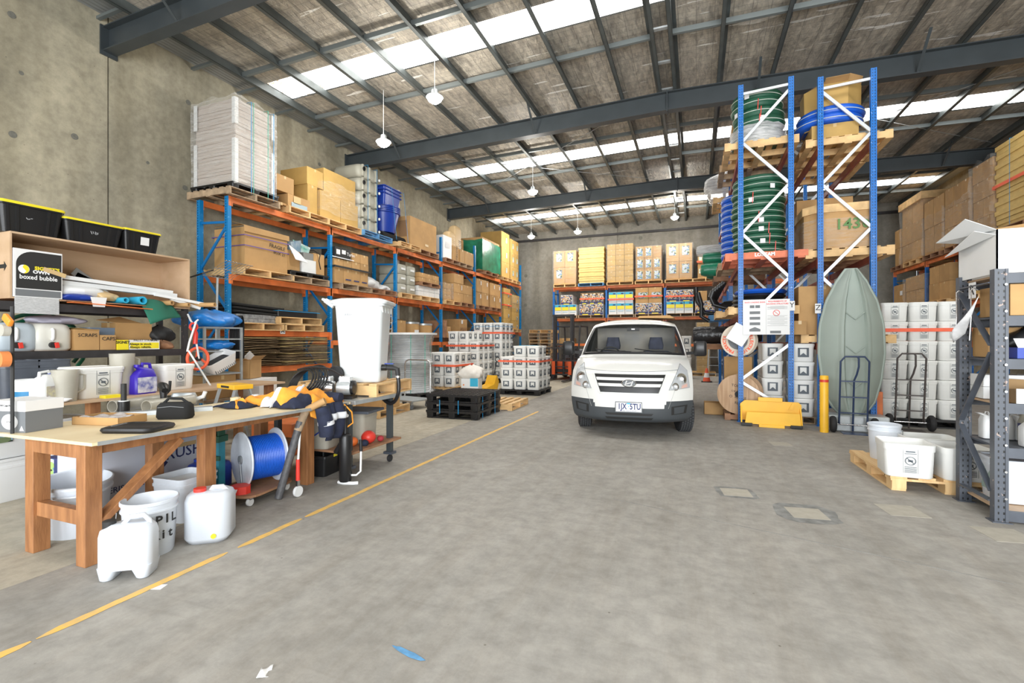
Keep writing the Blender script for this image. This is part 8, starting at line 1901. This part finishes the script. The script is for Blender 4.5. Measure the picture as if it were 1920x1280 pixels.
p=fl(1705,897,EZ);OTUB((p.x+.03,p.y+.22,EZ),R(-4),'open white square tub with a warning label on the pallet corner',None,(1.05,1.05,1.0));OTUB((p.x+.48,p.y+.25,EZ),R(3),'open white square tub half hidden by the charcoal post',None,(1.05,1.05,.95));OTUB((p.x+.40,p.y+.72,EZ),R(0),'open white square tub farthest on the small pallet',None,(1.25,1.0,.95))
HY=9.62;hx=xY(1599,9.5);HT=zY(1600,503,9.45);HB=.27
prof=[(0,.18),(.03,.25),(.10,.34),(.25,.42),(.42,.463),(.60,.45),(.76,.37),(.89,.24),(.97,.13),(1.0,.08)]
def hw(v):
 for(a,wa),(b_,wb2)in zip(prof,prof[1:]):
  if v<=b_:f_=(v-a)/(b_-a);f_=f_*f_*(3-2*f_)*.4+f_*.6;return wa+(wb2-wa)*f_
 return prof[-1][1]
hull=thing('dinghy_hull','grey-green plastic boat hull standing on its end against rack Z','boat hull',(hx,HY,HB));HL=HT-HB
def hp_(u,v):
 s_=2*u-1;w_=hw(v);k=abs(s_);D=.27*(.45+.55*math.sin(math.pi*min(1,v*.9+.1))**.6)
 d=D*(1-k**2.6)
 ck=w_/.485
 if k<.36:d-=.035*min(1,(.36-k)/.06)*(1 if v>.015 else 0)
 elif k<.50:d+=.012
 if .36<=k<.44:d+=.004
 return(s_*w_,-d-.03,v*HL)
part(MB().grid(hp_,60,50),'hull_skin',m_kayak,hull,38)
part(MB().tube([(hw(v)*s_+0,-.02,v*HL)for s_,v in[(-1,i/24)for i in range(25)]+[(1,1-i/24)for i in range(25)]],.028,8,closed=True),'gunwale',m_kayak,hull,60)
part(MB().grid(lambda u,v:((2*u-1)*hw(v)*.98,.02,v*HL),8,30),'inner_floor',m_kayak,hull,40)
for k,v in enumerate((.66,.43,.20)):
 z=v*HL;yy=hp_(.5,v)[1]-.004;w_=.13
 part(MB().tube([(-w_,yy-.004,z+.09),(0,yy-.012,z-.03),(w_,yy-.004,z+.09)],.010,6),'chevron',m_kayak,hull,0)
solo(MB().box(-.40,.45,-.34,.06,0,.265),'grey_plinth',m_galv,'grey plastic pallet under the upright hull','pallet',(hx,HY,0),smooth=0,bev=.02)
def handtruck(lab,x,y,rz,m,h=1.25):
 t=thing('hand_truck',lab,'hand truck',(x,y,0),rz);W=.19
 fr=[(-W,.10,.12),(-W,-.02,.95),(-W,-.05,h-.08),(-W+.06,-.06,h),(W-.06,-.06,h),(W,-.05,h-.08),(W,-.02,.95),(W,.10,.12)]
 fr=[(a,.12-.16*(z/h),z)for a,b_,z in fr]
 part(MB().tube(fr,.014,10),'frame',m,t)
 part(MB().tube([(0,.12,.02),(0,.03,.85),(.03,.0,.95),(.05,-.04,1.08),(.05,-.04,h-.03),(.03,-.04,h)],.014,10),'centre_bar',m,t)
 for z in(.32,.58,.84):part(MB().bar((-W,.12-.16*(z/h),z),(W,.12-.16*(z/h),z),.02,.02),'crossbar',m,t,0)
 for s_ in(-1,1):
  w_=part(MB().lathe([(.05,-.035),(.11,-.04),(.13,-.02),(.132,0),(.13,.02),(.11,.04),(.05,.035)],(s_*.28,.05,.132),axis='X',n=26),'wheel',m_rubber,t,50);part(MB().lathe([(.001,-.03),(.055,-.02),(.055,.02),(.001,.03)],(s_*.28,.05,.132),axis='X',n=20),'hub',m_chrome,w_,50)
  part(MB().prism([(0.02,.14),(.10,.16),(.12,.34)],s_*W-.004,s_*W+.004,'X'),'side_plate',m,t,0)
 part(MB().cyl((-.30,.05,.132),(.30,.05,.132),.010,n=10),'axle',m_chrome,t);part(MB().box(-.17,.17,-.12,.12,0,.008),'toe_plate',m,t,0)
p=fl(1602,813);handtruck('dark blue hand truck standing before the upright hull',p.x,9.12,R(-4),m_truckblue,1.24)
p=fl(1706,806);handtruck('brown-grey hand truck standing before the tall white tubs',p.x,p.y-.05,R(-4),mat('brown_grey_paint',(.075,.06,.055),.45),1.28)
p=fl(1547,811);t=thing('bollard','yellow bollard with a red band beside the upright hull','bollard',(p.x,p.y+.06,0));part(MB().lathe([(.062,0),(.062,.91),(.055,.925),(.001,.93)],n=28),'post',m_yellow,t,40);part(MB().lathe([(.0635,.82),(.0635,.86)],n=28,caps=False),'red_band',m_red,t)
p=fl(1450,803);t=thing('forklift_attachment','yellow steel forklift scoop lying before rack Y','attachment',(p.x-.02,p.y+.10,0),R(-3));b=MB()
b.prism([(-.47,.08),(.47,.08),(.47,.38),(.43,.42),(-.40,.42),(-.47,.36)],.20,.23,'Y');part(b,'back_plate',m_yellow,t,0,.006);part(MB().prism([(-.40,.05),(.44,.05),(.42,.25),(-.37,.24)],-.02,.0,'Y'),'front_plate',m_yellow,t,0,.006)
b=MB();b.prism([(0,.04),(.22,.04),(.22,.36),(.10,.22),(0,.07)],-.47,-.45,'X');b.prism([(0,.04),(.22,.04),(.22,.36),(.10,.22),(0,.07)],.45,.47,'X');part(b,'side_plate',m_yellow,t,0)
part(MB().box(-.19,.19,.19,.24,.42,.49),'top_hook',m_yellow,t,0,.005);part(MB().box(-.19,.20,-.05,.10,0,.05),'bottom_lip',m_yellow,t,0,.004);part(MB().prism([(.28,.30),(.34,.42),(.37,.40),(.34,.30)],.17,.19,'Y'),'lug',m_yellow,t,0)
for s_ in(-1,1):part(MB().box(s_*.38-.09,s_*.38+.09,-.04,.1,.015,.06),'fork_pocket',m_ink,t,0)
solo(MB().box(-.05,.05,-.03,.03,0,.62),'post_guard',m_orange,'orange post guard at the foot of the right blue post','post guard',(xY(1648,9.9),9.9,0),smooth=0,bev=.01)
fin()
